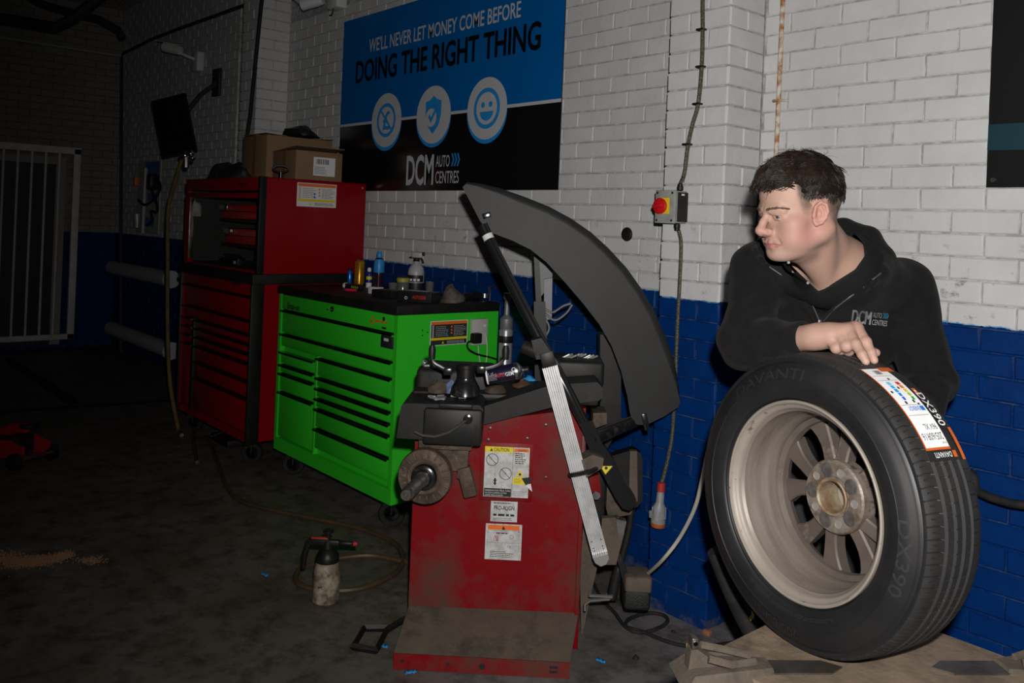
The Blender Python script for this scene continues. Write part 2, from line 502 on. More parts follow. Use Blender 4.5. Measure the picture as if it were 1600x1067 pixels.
# far pilaster
w4 = MB().box(-6.60 + MT, -6.30 - MT, YP - .02 + MT, YW + .2, 0, 4.6).build('wall_pilaster', MORTAR, smooth=0); struct(w4, 'brick pilaster behind the cardboard boxes')
ra, rb = [], []
for k in range(1, 44):
    z = 0.05 + 0.078 * (k - 0.5)
    ra.append((z, .078, [(0, .1045), (.1045, .304)] if k % 2 else [(0, .2), (.2, .304)])); rb.append((z, .078, [(0, .13), (.13, .26)] if k % 2 else [(0, .26)]))
brick_wall(w4, (-6.604, YP - .02, 0), (1, 0, 0), (0, -1, 0), ra, 0)
brick_wall(w4, (-6.30, YP - .02, 0), (0, 1, 0), (1, 0, 0), rb, 60, lambda c, q: c.z < 1.8)
# far stretch of the main wall and the back wall: too far to pick the bricks apart
w5 = MB().box(XB, -6.60, YW + MT - .002, YW + .25, 0, 4.6).build('wall_far', MORTAR, smooth=0); struct(w5, 'dark far stretch of the painted brick wall')
brick_wall(w5, (XB, YW, 0), (1, 0, 0), (0, -1, 0), stretcher([0.05 + .078 * (k - .5) for k in range(1, 50)], .078, 3.93, .03), 0)
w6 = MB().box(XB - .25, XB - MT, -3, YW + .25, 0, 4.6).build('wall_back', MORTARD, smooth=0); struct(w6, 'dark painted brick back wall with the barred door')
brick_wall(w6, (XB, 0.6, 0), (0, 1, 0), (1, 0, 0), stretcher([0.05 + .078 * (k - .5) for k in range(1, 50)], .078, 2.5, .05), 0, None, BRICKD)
ceil_m = mat('ceiling_sheet', (0.10, 0.10, 0.10), 0.8, c2=(0.06, 0.06, 0.06), vscale=2, world=True)
ce = MB().box(-12, 3, -3, 3.4, 4.6, 4.7)
for k in range(14): ce.box(-12 + k * 1.1, -11.9 + k * 1.1, -3, 3.3, 4.45, 4.6)
struct(ce.build('ceiling', ceil_m, smooth=0), 'dark sheeted workshop roof with beams')
# ------------------------------------------------------------------ sign boards on the wall
EX, EZ, EYB = (1, 0, 0), (0, 0, 1), (0, 1, 0)
SY = YW - 0.008                 # face plane of the boards
def SX(u, v): p = onY(u, v, SY); return p[0], p[2]
sx0, sx1, sz0, sz1 = -5.452, -3.198, 1.766, 2.972
zst = 2.232
sign = thing('sign_board', 'large blue and black wall sign reading DOING THE RIGHT THING above the green cabinet', 'sign', (-4.32, SY, sz0))
gl_black = mat('sign_black', (0.006, 0.006, 0.007), 0.22, spec=0.45)
gl_blue = mat('sign_blue', (0.001, 0.115, 0.40), 0.28, spec=0.25, c2=(0.001, 0.135, 0.44), vscale=1.0)
grey_pr = mat('sign_pale_print', (0.55, 0.56, 0.6), 0.4)
sky_pr = mat('sign_sky_print', (0.02, 0.28, 0.72), 0.4)
MB().rbox(sx0, sx1, SY, SY + .006, sz0, sz1, .001).build('board', gl_black, sign, world=True)
def flat(name, m, lift, fn, parent):
    mb = MB(); fn(mb, lift); return mb.build(name, m, parent, smooth=0, world=True)
O0 = (0, SY, 0)
flat('blue_panel', gl_blue, .0006, lambda mb, l: quad(mb, O0, EX, EZ, sx0, sx1, zst, sz1, l), sign)
flat('stripe', grey_pr, .0010, lambda mb, l: quad(mb, O0, EX, EZ, sx0, sx1, zst - .012, zst + .006, l), sign)
def line_text(mb, body, ul, vl, ur, vr, size, bold, lift):
    a, b = SX(ul, vl), SX(ur, vr)
    text_on(mb, body, ((a[0] + b[0]) / 2, SY, (a[1] + b[1]) / 2), EX, EZ, size, bold=bold, width=b[0] - a[0], lift=lift)
t = MB(); line_text(t, "WE'LL NEVER LET MONEY COME BEFORE", 577, 80, 814, 28, .088, .012, .0014); t.build('lettering', grey_pr, sign, 0, True)
t = MB(); line_text(t, 'DOING THE RIGHT THING', 556, 128, 844, 78, .148, .03, .0014); t.build('lettering', mat('sign_ink', (0.004, 0.004, 0.006), 0.4), sign, 0, True)
for k, (u, v, rp) in enumerate(((604, 186.5, 42), (677.5, 178, 45), (761, 168, 48.5))):
    cx, cz = SX(u, v); r = abs(SX(u, v - rp)[1] - SX(u, v + rp)[1]) / 2
    cz = zst + .0
    d = MB(); ring(d, O0, EX, EZ, cx, cz - .022, 0, r * 1.01, .0018); d.build('badge_shadow_ring', sky_pr, sign, 0, True)
    d = MB(); ring(d, O0, EX, EZ, cx, cz, 0, r, .0024); disc = d.build('badge_disc', grey_pr, sign, 0, True)
    ic = MB()
    if k == 0:
        ring(ic, O0, EX, EZ, cx, cz, r * .50, r * .63, .003)
        text_on(ic, '\u00a3', (cx, SY, cz - r * .33), EX, EZ, r * .66, bold=.03, lift=.003)
        a = r * .42; poly(ic, O0, EX, EZ, [(cx - a - .012, cz + a), (cx - a, cz + a + .012), (cx + a + .012, cz - a), (cx + a, cz - a - .012)][::-1], .0033)
    elif k == 1:
        sh = [(0, .66), (.2, .52), (.46, .46), (.46, 0), (.34, -.36), (0, -.68), (-.34, -.36), (-.46, 0), (-.46, .46), (-.2, .52)]
        poly(ic, O0, EX, EZ, [(cx + p[0] * r, cz + p[1] * r) for p in sh][::-1], .003)
        e = MB(); ring(e, O0, EX, EZ, cx - r * .12, cz - r * .1, 0, r * .32, .0036); e.build('tick_disc', grey_pr, disc, 0, True)
        e = MB(); poly(e, O0, EX, EZ, [(cx + r * p, cz + r * q) for p, q in ((-.28, -.06), (-.2, .04), (-.12, -.1), (.22, .36), (.3, .28), (-.12, -.3))][::-1], .004); e.build('tick', sky_pr, disc, 0, True)
    else:
        ring(ic, O0, EX, EZ, cx, cz, r * .52, r * .66, .003)
        for s in (-1, 1): ring(ic, O0, EX, EZ, cx + s * r * .19, cz + r * .12, 0, r * .095, .003, 20)
        poly(ic, O0, EX, EZ, [(cx + r * .34 * cos(pi * i / 12), cz - r * .1 - r * .3 * sin(pi * i / 12)) for i in range(13)][::-1], .003)
    ic.build('badge_icon', sky_pr, disc, 0, True)
def dcm_logo(parent, o, ex, ey, w, h, m1, m2, lift, world=True, fn=None, shear=0.0):
    """DCM AUTO CENTRES lock-up: o is the lower left corner"""
    o = Vector(o); ex = Vector(ex); ey = Vector(ey)
    mb = MB()
    P = lambda x, y: o + ex * (x * w) + ey * (y * h)
    text_on(mb, 'DCM', P(.27, 0), ex, ey, h * .98, width=w * .52, bold=.03, lift=lift)
    text_on(mb, 'AUTO', P(.70, .56), ex, ey, h * .38, width=w * .25, lift=lift, bold=.004)
    text_on(mb, 'CENTRES', P(.785, .02), ex, ey, h * .40, width=w * .42, lift=lift, bold=.004)
    a = mb.build('logo_lettering', m1, parent, 0, world)
    mb = MB()
    for i in range(3):
        x = .85 + i * .05
        poly(mb, o, ex, ey, [(w * p, h * q) for p, q in ((x, .98), (x + .025, .98), (x + .055, .77), (x + .025, .56), (x, .56), (x + .03, .77))][::-1], lift)
    mb.build('logo_chevrons', m2, parent, 0, world)
    return a
a, b = SX(634, 288), SX(717, 287)
dcm_logo(sign, (a[0], SY, a[1] + .0), EX, EZ, b[0] - a[0], SX(634, 243)[1] - a[1], grey_pr, sky_pr, .0014)
sc_m = mat('screw_head', (0.1, 0.1, 0.1), .4, 1.0)
for x in (sx0 + .03, sx1 - .03):
    for z in (sz0 + .03, sz1 - .03): MB().cyl((x, SY, z), (x, SY - .003, z), .007, n=10).build('screw', sc_m, sign, world=True)

s2 = thing('sign_board', 'black wall sign with a teal band cut off by the right edge', 'sign', (-.6, SY, 1.765))
MB().rbox(-1.137, .2, SY, SY + .006, 1.765, 2.9, .001).build('board', mat('sign_charcoal', (0.013, 0.013, 0.014), 0.35), s2, world=True)
flat('teal_band', mat('sign_teal', (0.008, 0.04, 0.055), .35), .0008, lambda mb, l: poly(mb, O0, EX, EZ, [(-1.137, 1.89), (.2, 1.86), (.2, 1.976), (-1.137, 1.976)], l), s2)
for x in (-1.115, .17): MB().cyl((x, SY, 1.79), (x, SY - .004, 1.79), .008, n=10).build('screw', STEEL, s2, world=True)

# ------------------------------------------------------------------ isolator switch, conduit, plug, pipe
iso = thing('isolator_switch', 'grey isolator switch box with red knob on yellow plate on the pillar', 'switch', (-2.225, YP, 1.61))
ibx = mat('isolator_grey', (0.32, 0.33, 0.31), 0.5, c2=(0.24, 0.24, 0.22), vscale=20)
MB().rbox(-2.287, -2.190, YP - .075, YP - .001, 1.609, 1.741, .006).build('box', ibx, iso, world=True)
MB().rbox(-2.289, -2.188, YP - .088, YP - .073, 1.607, 1.743, .004).build('cover', ibx, iso, world=True)
MB().box(-2.187, -2.185, YP - .07, YP - .005, 1.615, 1.735).build('side_plate', BLACK, iso, smooth=0, world=True)
MB().rbox(-2.273, -2.213, YP - .0915, YP - .088, 1.645, 1.711, .001).build('yellow_plate', mat('isolator_yellow', (.75, .5, .01), .45), iso, world=True)
kb = MB().lathe([(.031, 0), (.033, .006), (.033, .012), (.026, .016), (.0, .016)], (-2.254, YP - .0915, 1.677), (0, -1, 0), 24).build('knob_collar', mat('isolator_red', (.55, .008, .012), .35), iso, world=True)
k = MB().obox((-2.254, YP - .113, 1.677), (.046, .018, .016), (1, 0, .12), (0, 1, 0), .004); k.build('knob_grip', MATS['isolator_red'], kb, world=True)
for x in (-2.276, -2.2):
    for z in (1.619, 1.731): MB().cyl((x, YP - .088, z), (x, YP - .0905, z), .005, n=10).build('screw', STEEL, iso, world=True)
t = MB(); quad(t, (-2.185, 0, 0), EYB, EZ, YP - .05, YP - .03, 1.722, 1.729, .0008); t.build('label_print', PAPER, iso, 0, True)

braid = mat('braided_conduit', (.13, .12, .085), .5, .3, c2=(.05, .046, .03), vscale=160, vlo=.45, vhi=.55, bump=.6, bscale=220)
def wall_cable(name, label, pts, r, m, cat='cable', n=8, clips=None, clipm=None, gland=None):
    o = thing(name, label, cat, tuple(pts[-1]))
    MB().tube(cr(pts, 8), r, n).build('sheath', m, o, world=True)
    for c, dx in clips or []:
        MB().tube([(c[0] - .016, c[1], c[2]), (c[0] - .013, c[1] - 2.6 * r, c[2]), (c[0] + .013, c[1] - 2.6 * r, c[2]), (c[0] + .016, c[1], c[2])], .0045, 6).build('clip', clipm or BLACK, o, world=True)
    for c, d in gland or []:
        MB().lathe([(.008, 0), (.0135, .002), (.0135, .016), (.011, .018), (.011, .026), (.0085, .028)], c, d, 12).build('gland', BLACK, o, world=True)
    return o
yc = YP - .014
up = [onY(u, v, yc) for u, v in ((1100, -60), (1098, 0), (1098, 48), (1096.5, 104), (1091, 162), (1082, 195), (1075, 228), (1069.5, 270), (1068, 288))]
up[-1] = np.array([up[-1][0], YP - .035, up[-1][2]])
wall_cable('conduit', 'braided flexible conduit running down the pillar into the isolator switch', up, .0085, braid, 'conduit',
           clips=[(onY(u, v, YP - .001), 0) for u, v in ((1098, 47), (1097, 105), (1092, 163), (1076, 226))], gland=[((up[-1][0], up[-1][1], 1.743), (0, 0, 1))])
lo = [onY(u, v, yc) for u, v in ((1063, 352), (1064, 380), (1062, 440), (1058, 520), (1055, 600), (1050, 680), (1043, 735), (1040, 752))]
lo[0] = np.array([lo[0][0], YP - .035, lo[0][2]])
lo[-1] = np.array([lo[-1][0], YP - .04, lo[-1][2]]); lo[-2] = np.array([lo[-2][0], YP - .03, lo[-2][2]])
wall_cable('conduit', 'braided conduit hanging from the isolator switch to the red and grey plug', lo, .0078, braid, 'conduit', gland=[((lo[0][0], lo[0][1], 1.607), (0, 0, -1))])
pl = lo[-1]
plug = thing('industrial_connector', 'grey industrial power connector with red ends hanging by the pillar', 'connector', (pl[0], pl[1], pl[2] - .19))
pgrey = mat('connector_grey', (.3, .31, .32), .45, c2=(.2, .2, .2), vscale=30)
pred = mat('connector_red', (.42, .03, .02), .5)
ax = Vector((-.06, 0, -1)).normalized()
MB().lathe([(.012, 0), (.016, .002), (.017, .036), (.013, .038)], pl, ax, 16).build('cord_grip', pred, plug, world=True)
MB().lathe([(.013, .036), (.015, .045), (.017, .085), (.026, .10), (.027, .155), (.03, .157), (.03, .166), (.0, .166)], pl, ax, 20).build('body', pgrey, plug, world=True)
for j in range(8):
    a = j * pi / 4; q = Vector(pl) + ax * .128 + Vector((cos(a), sin(a), 0)) * .027
    MB().obox(q, (.004, .006, .05), (cos(a), sin(a), 0), (-sin(a), cos(a), 0), .001).build('rib', pgrey, plug, world=True)
MB().lathe([(.029, .166), (.031, .168), (.029, .183), (.0, .185)], pl, ax, 20).build('rim', mat('connector_orange', (.4, .09, .03), .6), plug, world=True)
MB().obox(Vector(pl) + ax * .14 + Vector((-.03, -.01, 0)), (.018, .012, .03), b=.003).build('latch', pgrey, plug, world=True)

rp = thing('rusty_pipe', 'thin rusty white pipe running down the wall above the man', 'pipe', (-1.93, YW - .015, 1.5))
MB().tube([(-1.927, YW - .015, 4.4), (-1.929, YW - .015, 2.6), (-1.932, YW - .015, 1.45)], .0095, 10).build('tube', mat('rusty_white', (.62, .58, .5), .6, c2=(.36, .15, .04), vscale=26, vlo=.42, vhi=.6), rp, world=True)
for z in (2.12, 3.2): MB().tube([(-1.96, YW, z), (-1.947, YW - .028, z), (-1.913, YW - .028, z), (-1.90, YW, z)], .005, 6).build('bracket', MATS['rusty_white'], rp, world=True)
pg = MB().lathe([(.033, 0), (.034, .004), (.028, .012), (.015, .016), (0, .016)], (-2.721, YW + .001, 1.553), (0, -1, 0), 24).build('vent_plug', BLACK, smooth=30)
tag(pg, 'round black plug set in the grey brick wall beside the hood', 'plug')
hk = thing('wall_hook', 'dark green metal hook plate on the wall at the man\'s shoulder', 'hook', (-1.3, YW, 1.33))
c = onY(1452, 478, YW - .01)
hm = mat('hook_green', (.01, .05, .035), .5)
MB().prism([(-.022, -.09), (.022, -.09), (.024, .02), (.012, .04), (-.012, .04), (-.024, .02)], -.004, .004, c, EX, EZ).build('plate', hm, hk, world=True)
MB().cyl((c[0], c[1] - .006, c[2] + .016), (c[0], c[1] - .012, c[2] + .016), .011, n=14).build('bolt', STEEL, hk, world=True)
hs = [onY(u, v, y) for u, v, y in ((1490, 745, 3.0), (1528, 768, 2.98), (1560, 781, 2.97), (1600, 789, 2.97), (1680, 792, 2.98))]
hs = [np.array([-1.72, 3.02, .03]), np.array([-1.62, 3.0, .35])] + hs + [np.array([.1, 3.0, .78]), np.array([1.1, 3.04, 1.0])]
rh = thing('black_hose', 'black hose hanging against the blue wall right of the tyre', 'hose', tuple(hs[2]))
MB().tube(cr(hs), .014, 10).build('tube', RUBBER, rh, world=True)

# ------------------------------------------------------------------ far end: door, bars, pipes, monitor, cameras
dm = mat('door_white', (.8, .78, .76), .5, c2=(.62, .6, .57), vscale=5)
gate = thing('security_gate', 'white barred security gate in front of the dark back door', 'gate', (XB + .12, 2.2, 0))
gx = XB + .10
pz = .11
for y in (2.60, 0.70): MB().rbox(gx - .03, gx + .03, y, y + .07, pz, 2.22, .004).build('post', dm, gate, world=True)
MB().rbox(gx - .03, gx + .03, .70, 2.67, 2.16, 2.235, .004).build('rail', dm, gate, world=True)
MB().rbox(gx - .03, gx + .03, .70, 2.67, .11, .17, .004).build('rail', dm, gate, world=True)
bar = None
for k in range(14):
    y = 2.46 - k * .135
    if y < .78: break
    if bar is None: bar = MB().cyl((gx, 0, .16), (gx, 0, 2.17), .013, n=8).build('bar', dm, gate, world=False); bar.location = (-(XB + .12), y - 2.2, 0)
    else:
        q = bar.copy(); col.objects.link(q); q.parent = gate; q.location = (-(XB + .12), y - 2.2, 0)
d1 = MB().box(XB, XB + .03, .75, 2.5, .05, 2.1).build('door_1', mat('door_dark', (.012, .03, .018), .4), smooth=0); struct(d1, 'dark green door behind the bars')
fr = MB().box(XB, XB + .06, 2.44, 2.54, .05, 2.12).box(XB, XB + .06, .72, 2.44, 2.04, 2.12).build('trim_1', mat('trim_grey', (.3, .29, .27), .6), smooth=0); struct(fr)
a = onX(0, 58, XB + .02); b = onX(185, 87, XB + .02)
cd1 = MB().tube([(XB + .02, .4, 3.345), (XB + .02, a[1], a[2]), (XB + .02, b[1], b[2]), (XB + .02, 3.08, b[2] + .01)], .012, 6).build('conduit', mat('conduit_white', (.4, .4, .4), .5)); tag(cd1, 'thin white conduit running level along the dark back wall', 'conduit')
dk = mat('dark_pipe', (.03, .03, .03), .6)
op = thing('overhead_pipe', 'dark bent overhead pipe near the roof at the far left', 'pipe', (-9.0, 1.5, 3.6))
MB().tube([atD(u, v, 8.3) for u, v in ((-40, 24), (30, 33), (86, 43), (112, 30), (140, 8), (175, -20))], .055, 8).build('tube', dk, op, world=True)
MB().tube([atD(u, v, 8.6) for u, v in ((20, -20), (60, 4), (112, 20), (155, 30), (185, 47), (192, 60))], .035, 8).build('branch', dk, op, world=True)
fp = thing('wall_pipe', 'slim dark pipe rising in the far corner and along the wall', 'pipe', (-10.4, 3.03, 0))
MB().tube([onY(u, v, 3.05) for u, v in ((189, 600), (189, 300), (190, 90), (192, 84), (240, 60), (282, 44), (377, 10), (410, 0))], .018, 6).build('tube', dk, fp, world=True)
vp = thing('wall_pipe', 'pale vertical conduit beside the pilaster above the red tool chest', 'pipe', (-7.0, 3.06, 1.2))
a = onY(378, 0, 3.07)
MB().tube([(a[0], 3.07, 4.4), (a[0], 3.07, 1.2)], .014, 8).build('tube', mat('conduit_pale', (.55, .52, .48), .5, c2=(.3, .25, .2), vscale=14), vp, world=True)
bc = thing('black_cable', 'black cable slanting down beside the far pilaster', 'cable', tuple(onY(382, 240, 2.78)))
MB().tube([onY(u, v, 2.8) for u, v in ((414, -30), (408, 10), (400, 90), (391, 180), (382, 240))], .016, 8).build('sheath', RUBBER, bc, world=True)

def bullet_cam(loc, d, label, s=1.0):
    t = thing('security_camera', label, 'camera', tuple(loc))
    wh = mat('camera_white', (.62, .62, .62), .4)
    d = Vector(d).normalized(); L = Vector(loc)
    MB().lathe([(.0, -.09 * s), (.036 * s, -.088 * s), (.04 * s, -.05 * s), (.04 * s, .07 * s), (.036 * s, .07 * s)], L, d, 18).build('housing', wh, t, world=True)
    MB().lathe([(.036 * s, .05 * s), (.014 * s, .052 * s), (0, .06 * s)], L, d, 18).build('lens', BLACK, t, world=True)
    MB().obox(L + Vector((0, 0, .044 * s)) + d * .02 * s, (.2 * s, .09 * s, .006 * s), d, (0, 1, 0) if abs(d.y) < .8 else (1, 0, 0), .002).build('sunshield', wh, t, world=True)
    return t, wh
c1 = onY(486, 4, 2.86)
t, wh = bullet_cam(c1, (-.75, -.6, -.25), 'white bullet security camera on the wall above the sign')
b1 = onY(514, -6, 2.99)
MB().tube([c1, (b1[0], b1[1] - .03, b1[2] + .03), (b1[0], b1[1] + .1, b1[2] + .03)], .016, 8).build('bracket', wh, t, world=True)
MB().rbox(b1[0] - .07, b1[0] + .075, b1[1] + .02, YW - .002, b1[2] - .08, b1[2] + .13, .012).build('junction_box', wh, t, world=True)
MB().tube(cr([(b1[0], b1[1] + .04, b1[2] - .08), (b1[0] - .02, b1[1] + .04, b1[2] - .12), (b1[0] - .05, b1[1] + .04, b1[2] - .12)]), .005, 6).build('lead', BLACK, t, world=True)
c2 = onY(268, 76, 2.86)
t, wh = bullet_cam(c2, (-.8, -.5, .2), 'pale bullet camera on the dark far wall above the monitor', 1.15)
MB().tube([c2, (c2[0] + .1, 2.95, c2[2] - .06), (c2[0] + .12, 3.09, c2[2] - .1)], .016, 8).build('bracket', wh, t, world=True)
MB().rbox(c2[0] + .05, c2[0] + .2, 3.03, 3.098, c2[2] - .2, c2[2] - .02, .01).build('junction_box', wh, t, world=True)

mn = thing('wall_monitor', 'black flat monitor tilted on a bracket on the dark far wall', 'monitor', tuple(atD(270, 195, 7.7)))
P = [atD(u, v, d) for u, v, d in ((236, 158, 7.75), (288, 145, 7.6), (306, 236, 7.5), (253, 246, 7.65))]
c = sum(P) / 4; ax = Vector(P[1] - P[0]); ay = Vector(P[0] - P[3])
mo = MB().add([tuple(q) for q in P] + [tuple(q + FW * .05) for q in P], [(0, 1, 2, 3), (7, 6, 5, 4), (0, 4, 5, 1), (1, 5, 6, 2), (2, 6, 7, 3), (3, 7, 4, 0)])
mo.build('screen_housing', BLACK, mn, world=True)
Q = [c + (q - c) * .94 - FW * .004 for q in P]
MB().add([tuple(q) for q in Q] + [tuple(q + FW * .003) for q in Q], [(0, 1, 2, 3), (7, 6, 5, 4), (0, 4, 5, 1), (1, 5, 6, 2), (2, 6, 7, 3), (3, 7, 4, 0)]).build('screen', mat('screen_dark', (.004, .004, .005), .12), mn, world=True)
MB().tube([c + FW * .05, (c[0] + .02, 2.95, c[2] + .3), (c[0] + .05, 3.08, c[2] + .42)], .02, 8).build('bracket_arm', dk, mn, world=True)
MB().rbox(c[0] - .03, c[0] + .13, 3.07, 3.098, c[2] + .3, c[2] + .55, .005).build('wall_plate', dk, mn, world=True)

# poster, hanging tools and padded rails on the far blue wall
po = thing('wall_poster', 'small pale poster with blue blocks on the dark far wall', 'poster', tuple(onY(228, 300, 3.09)))
A, B, Cc, D = [onY(u, v, 3.085) for u, v in ((212, 363), (247, 363), (249, 248), (213, 253))]
px0, px1, q0, q1 = A[0], B[0], A[2], D[2]
MB().box(px0, px1, 3.085, 3.095, q0, q1).build('sheet', mat('poster_pale', (.42, .42, .42), .5), po, smooth=0, world=True)
for z0, z1, xa, xb in ((.72, .98, .35, .95), (.1, .22, .3, .8), (.45, .55, .5, .9)):
    t = MB(); quad(t, (0, 3.085, 0), EX, EZ, px0 + (px1 - px0) * xa, px0 + (px1 - px0) * xb, q0 + (q1 - q0) * z0, q0 + (q1 - q0) * z1, .002); t.build('blue_block', BLUP, po, 0, True)
tr = thing('hanging_airline', 'tangle of black airline and fittings hanging on the far wall', 'hose', tuple(onY(230, 330, 3.02)))
MB().tube(cr([onY(u, v, 3.0) for u, v in ((216, 312), (226, 320), (240, 312), (248, 300), (250, 290), (244, 276), (236, 282), (238, 300), (246, 322), (244, 332), (236, 330), (238, 345), (230, 352))]), .014, 6).build('airline', RUBBER, tr, world=True)
MB().tube([onY(u, v, 3.03) for u, v in ((228, 262), (226, 300), (223, 365))], .016, 6).build('lance', mat('lance_grey', (.5, .5, .5), .4), tr, world=True)
MB().obox(onY(239, 284, 2.98), (.12, .1, .16), b=.02).build('regulator', BLACK, tr, world=True)
MB().cyl(onY(214, 335, 3.02), onY(214, 356, 3.02), .035, .02, 10).build('filter_bowl', mat('bowl', (.4, .4, .38), .2), tr, world=True)
MB().obox(onY(213, 283, 3.02), (.05, .05, .1), b=.01).build('orange_valve', ORG, tr, world=True)
for k, (ua, va, ub, vb, lab) in enumerate(((176, 417, 266, 437, 'upper grey padded rail along the far blue wall'), (174, 509, 266, 552, 'lower grey padded rail near the floor along the far blue wall'))):
    r = thing('padded_rail', lab, 'rail', tuple(onY(ua, va, 2.9)), group='grey padded rails on the far wall')
    a, b = onY(ua, va, 2.95), onY(ub, vb, 2.95); z = (a[2] + b[2]) / 2
    rm = mat('rail_grey', (.4, .41, .43), .6)
    MB().tube([(a[0], 2.95, z), (b[0], 2.95, z)], .075, 12).build('tube', rm, r, world=True)
    MB().tube([(b[0] - .02, 2.95, z), (b[0] + .03, 2.95, z)], .085, 12).build('end_collar', rm, r, world=True)
    for x in (a[0] + .2, b[0] - .2): MB().box(x - .03, x + .03, 2.95, 3.098, z - .03, z + .03).build('bracket', dk, r, smooth=0, world=True)
# ------------------------------------------------------------------ tool chests
green = mat('cabinet_green', (0.035, 0.60, 0.025), 0.34, spec=0.3)
redp = mat('cabinet_red', (0.26, 0.0015, 0.006), 0.28, spec=0.35)
trimk = mat('drawer_trim', (.06, .06, .06), .22, 1.0)
deck = mat('worktop_black', (.007, .007, .007), .55, spec=.3, c2=(.014, .013, .012), vscale=9)
def caster(root, x, y, r=.062, wmat=RUBBER, z1=.15):
    """swivel castor in world coordinates"""
    MB().lathe([(r * .55, -.016), (r * .62, -.022), (r * .93, -.022), (r, -.012), (r, .012), (r * .93, .022), (r * .62, .022), (r * .55, .016)], (x, y, r), (0.75, -.66, 0), 24, closed=True).build('castor_wheel', wmat, root, world=True)
    hub = MB().lathe([(0, -.02), (r * .2, -.02), (r * .25, -.014), (r * .58, -.012), (r * .58, .012), (r * .25, .014), (r * .2, .02), (0, .02)], (x, y, r), (0.75, -.66, 0), 16).build('castor_hub', trimk, root, world=True)
    f = MB()
    d = Vector((.75, -.66, 0)).normalized()
    for s in (-1, 1): f.tube([Vector((x, y, r)) + d * s * .029, Vector((x, y, r)) + d * s * .029 + Vector((0, 0, r + .006)), Vector((x, y, z1 - .008)) + d * s * .01], .006, 6)
    f.cyl((x, y, z1 - .02), (x, y, z1), .03, n=14)
    f.build('castor_fork', BLACK, root, world=True)

GX0, GX1, GY0, GY1, GZ0, GZ1 = -4.92, -3.615, 2.42, 3.08, .145, 1.098
gc = thing('tool_cabinet', 'bright green roller tool cabinet with black worktop and drawers', 'tool cabinet', (-4.27, 2.75, 0))
def shell(root, m, x0, x1, y0, y1, z0, z1, t=.022, lip=.05):
    b = MB().box(x0, x1, y0 + .03, y1, z0, z1)
    b.box(x0, x0 + t, y0, y0 + .03, z0, z1); b.box(x1 - t, x1, y0, y0 + .03, z0, z1)
    b.box(x0 + t, x1 - t, y0, y0 + .03, z0, z0 + lip)
    return b.build('body', m, root, smooth=30, world=True)
shell(gc, green, GX0, GX1, GY0, GY1, GZ0, GZ1, .03, .075)
MB().rbox(GX0 - .012, GX1 + .006, GY0 - .012, GY1 + .005, GZ1, 1.147, .006).build('worktop', deck, gc, world=True)
gz = lambda y: onY(606, 400 + y / 3.138, GY0)[2]
gxs = onY(490.5, 623, GY0)[0]
def drawer(root, x0, x1, z0, z1, yf, m, pull=True, lock=False, pm=None, ph=.014):
    """drawer front with a full-width pull along its top edge"""
    g = .004
    d = MB().rbox(x0 + g, x1 - g, yf + .006, yf + .04, z0 + g, z1 - ph, .003).build('drawer', m, root, world=True)
    if pull:
        p = MB().add([(x0 + g, yf + .02, z1 - g), (x0 + g, yf - .012, z1 - g - .002), (x0 + g, yf - .014, z1 - g - .012), (x0 + g, yf - .009, z1 - g - .012), (x0 + g, yf - .006, z1 - g - .006), (x0 + g, yf + .02, z1 - g - .006)] +
                     [(x1 - g, yf + .02, z1 - g), (x1 - g, yf - .012, z1 - g - .002), (x1 - g, yf - .014, z1 - g - .012), (x1 - g, yf - .009, z1 - g - .012), (x1 - g, yf - .006, z1 - g - .006), (x1 - g, yf + .02, z1 - g - .006)],
                     [(i, (i + 1) % 6, 6 + (i + 1) % 6, 6 + i) for i in range(6)] + [(5, 4, 3, 2, 1, 0), (6, 7, 8, 9, 10, 11)])
        p.build('drawer_pull', pm or trimk, d, world=True, smooth=20)
    return d
xa, xb = GX0 + .032, GX1 - .032
hdr = MB().rbox(xa, xb, GY0 + .002, GY0 + .04, gz(372), GZ1 - .004, .002).build('header_panel', green, gc, world=True)
for z1, z0 in ((372, 512), (512, 595)): drawer(gc, xa, xb, gz(z0), gz(z1), GY0, green)
for z1, z0 in ((595, 703), (703, 762), (762, 820), (820, 878), (878, 990), (990, 1110)): drawer(gc, gxs + .012, xb, gz(z0), gz(z1), GY0, green)
gzl = lambda y: onY(438, 400 + y / 3.138, GY0)[2]
for z1, z0 in ((462, 525), (525, 568), (568, 660), (660, 890)): drawer(gc, xa, gxs - .012, gzl(z0), min(gzl(z1), gz(595)), GY0, green)
MB().rbox(gxs - .012, gxs + .012, GY0 + .004, GY0 + .05, GZ0 + .07, gz(595), .002).build('divider', green, gc, world=True)
a, b = onY(446, 472, GY0 - .001), onY(470, 476, GY0 - .001)
t = MB(); text_on(t, 'Snap-on', ((a[0] + b[0]) / 2, GY0 + .002, a[2] - .035), EX, EZ, .036, width=.155, bold=.03, shear=.15); t.build('badge', INK, gc, 0, True)
lk = onY(519, 483, GY0)
lo_ = MB().lathe([(.015, 0), (.015, .006), (.011, .008), (0, .008)], (lk[0], GY0 + .002, lk[2]), (0, -1, 0), 16).build('lock', BLACK, gc, world=True)
MB().obox((lk[0] + .006, GY0 - .02, lk[2]), (.022, .03, .003), b=.001).build('key', STEEL, lo_, world=True)
a = onY(582, 500, GY0)
t = MB(); ring(t, (0, GY0 + .002, 0), EX, EZ, a[0], a[2], .012, .019, .001, 24); quad(t, (0, GY0 + .002, 0), EX, EZ, a[0] - .019, a[0] - .013, a[2] - .03, a[2], .001)
t.build('orange_badge', ORG, gc, 0, True)
t = MB(); scraps(t, (0, GY0 + .002, 0), EX, EZ, a[0] + .025, a[0] + .14, a[2] - .008, a[2] + .008, 1, .012, .001, .98, 6); t.build('orange_print', ORG, gc, 0, True)['kind'] = 'stuff'
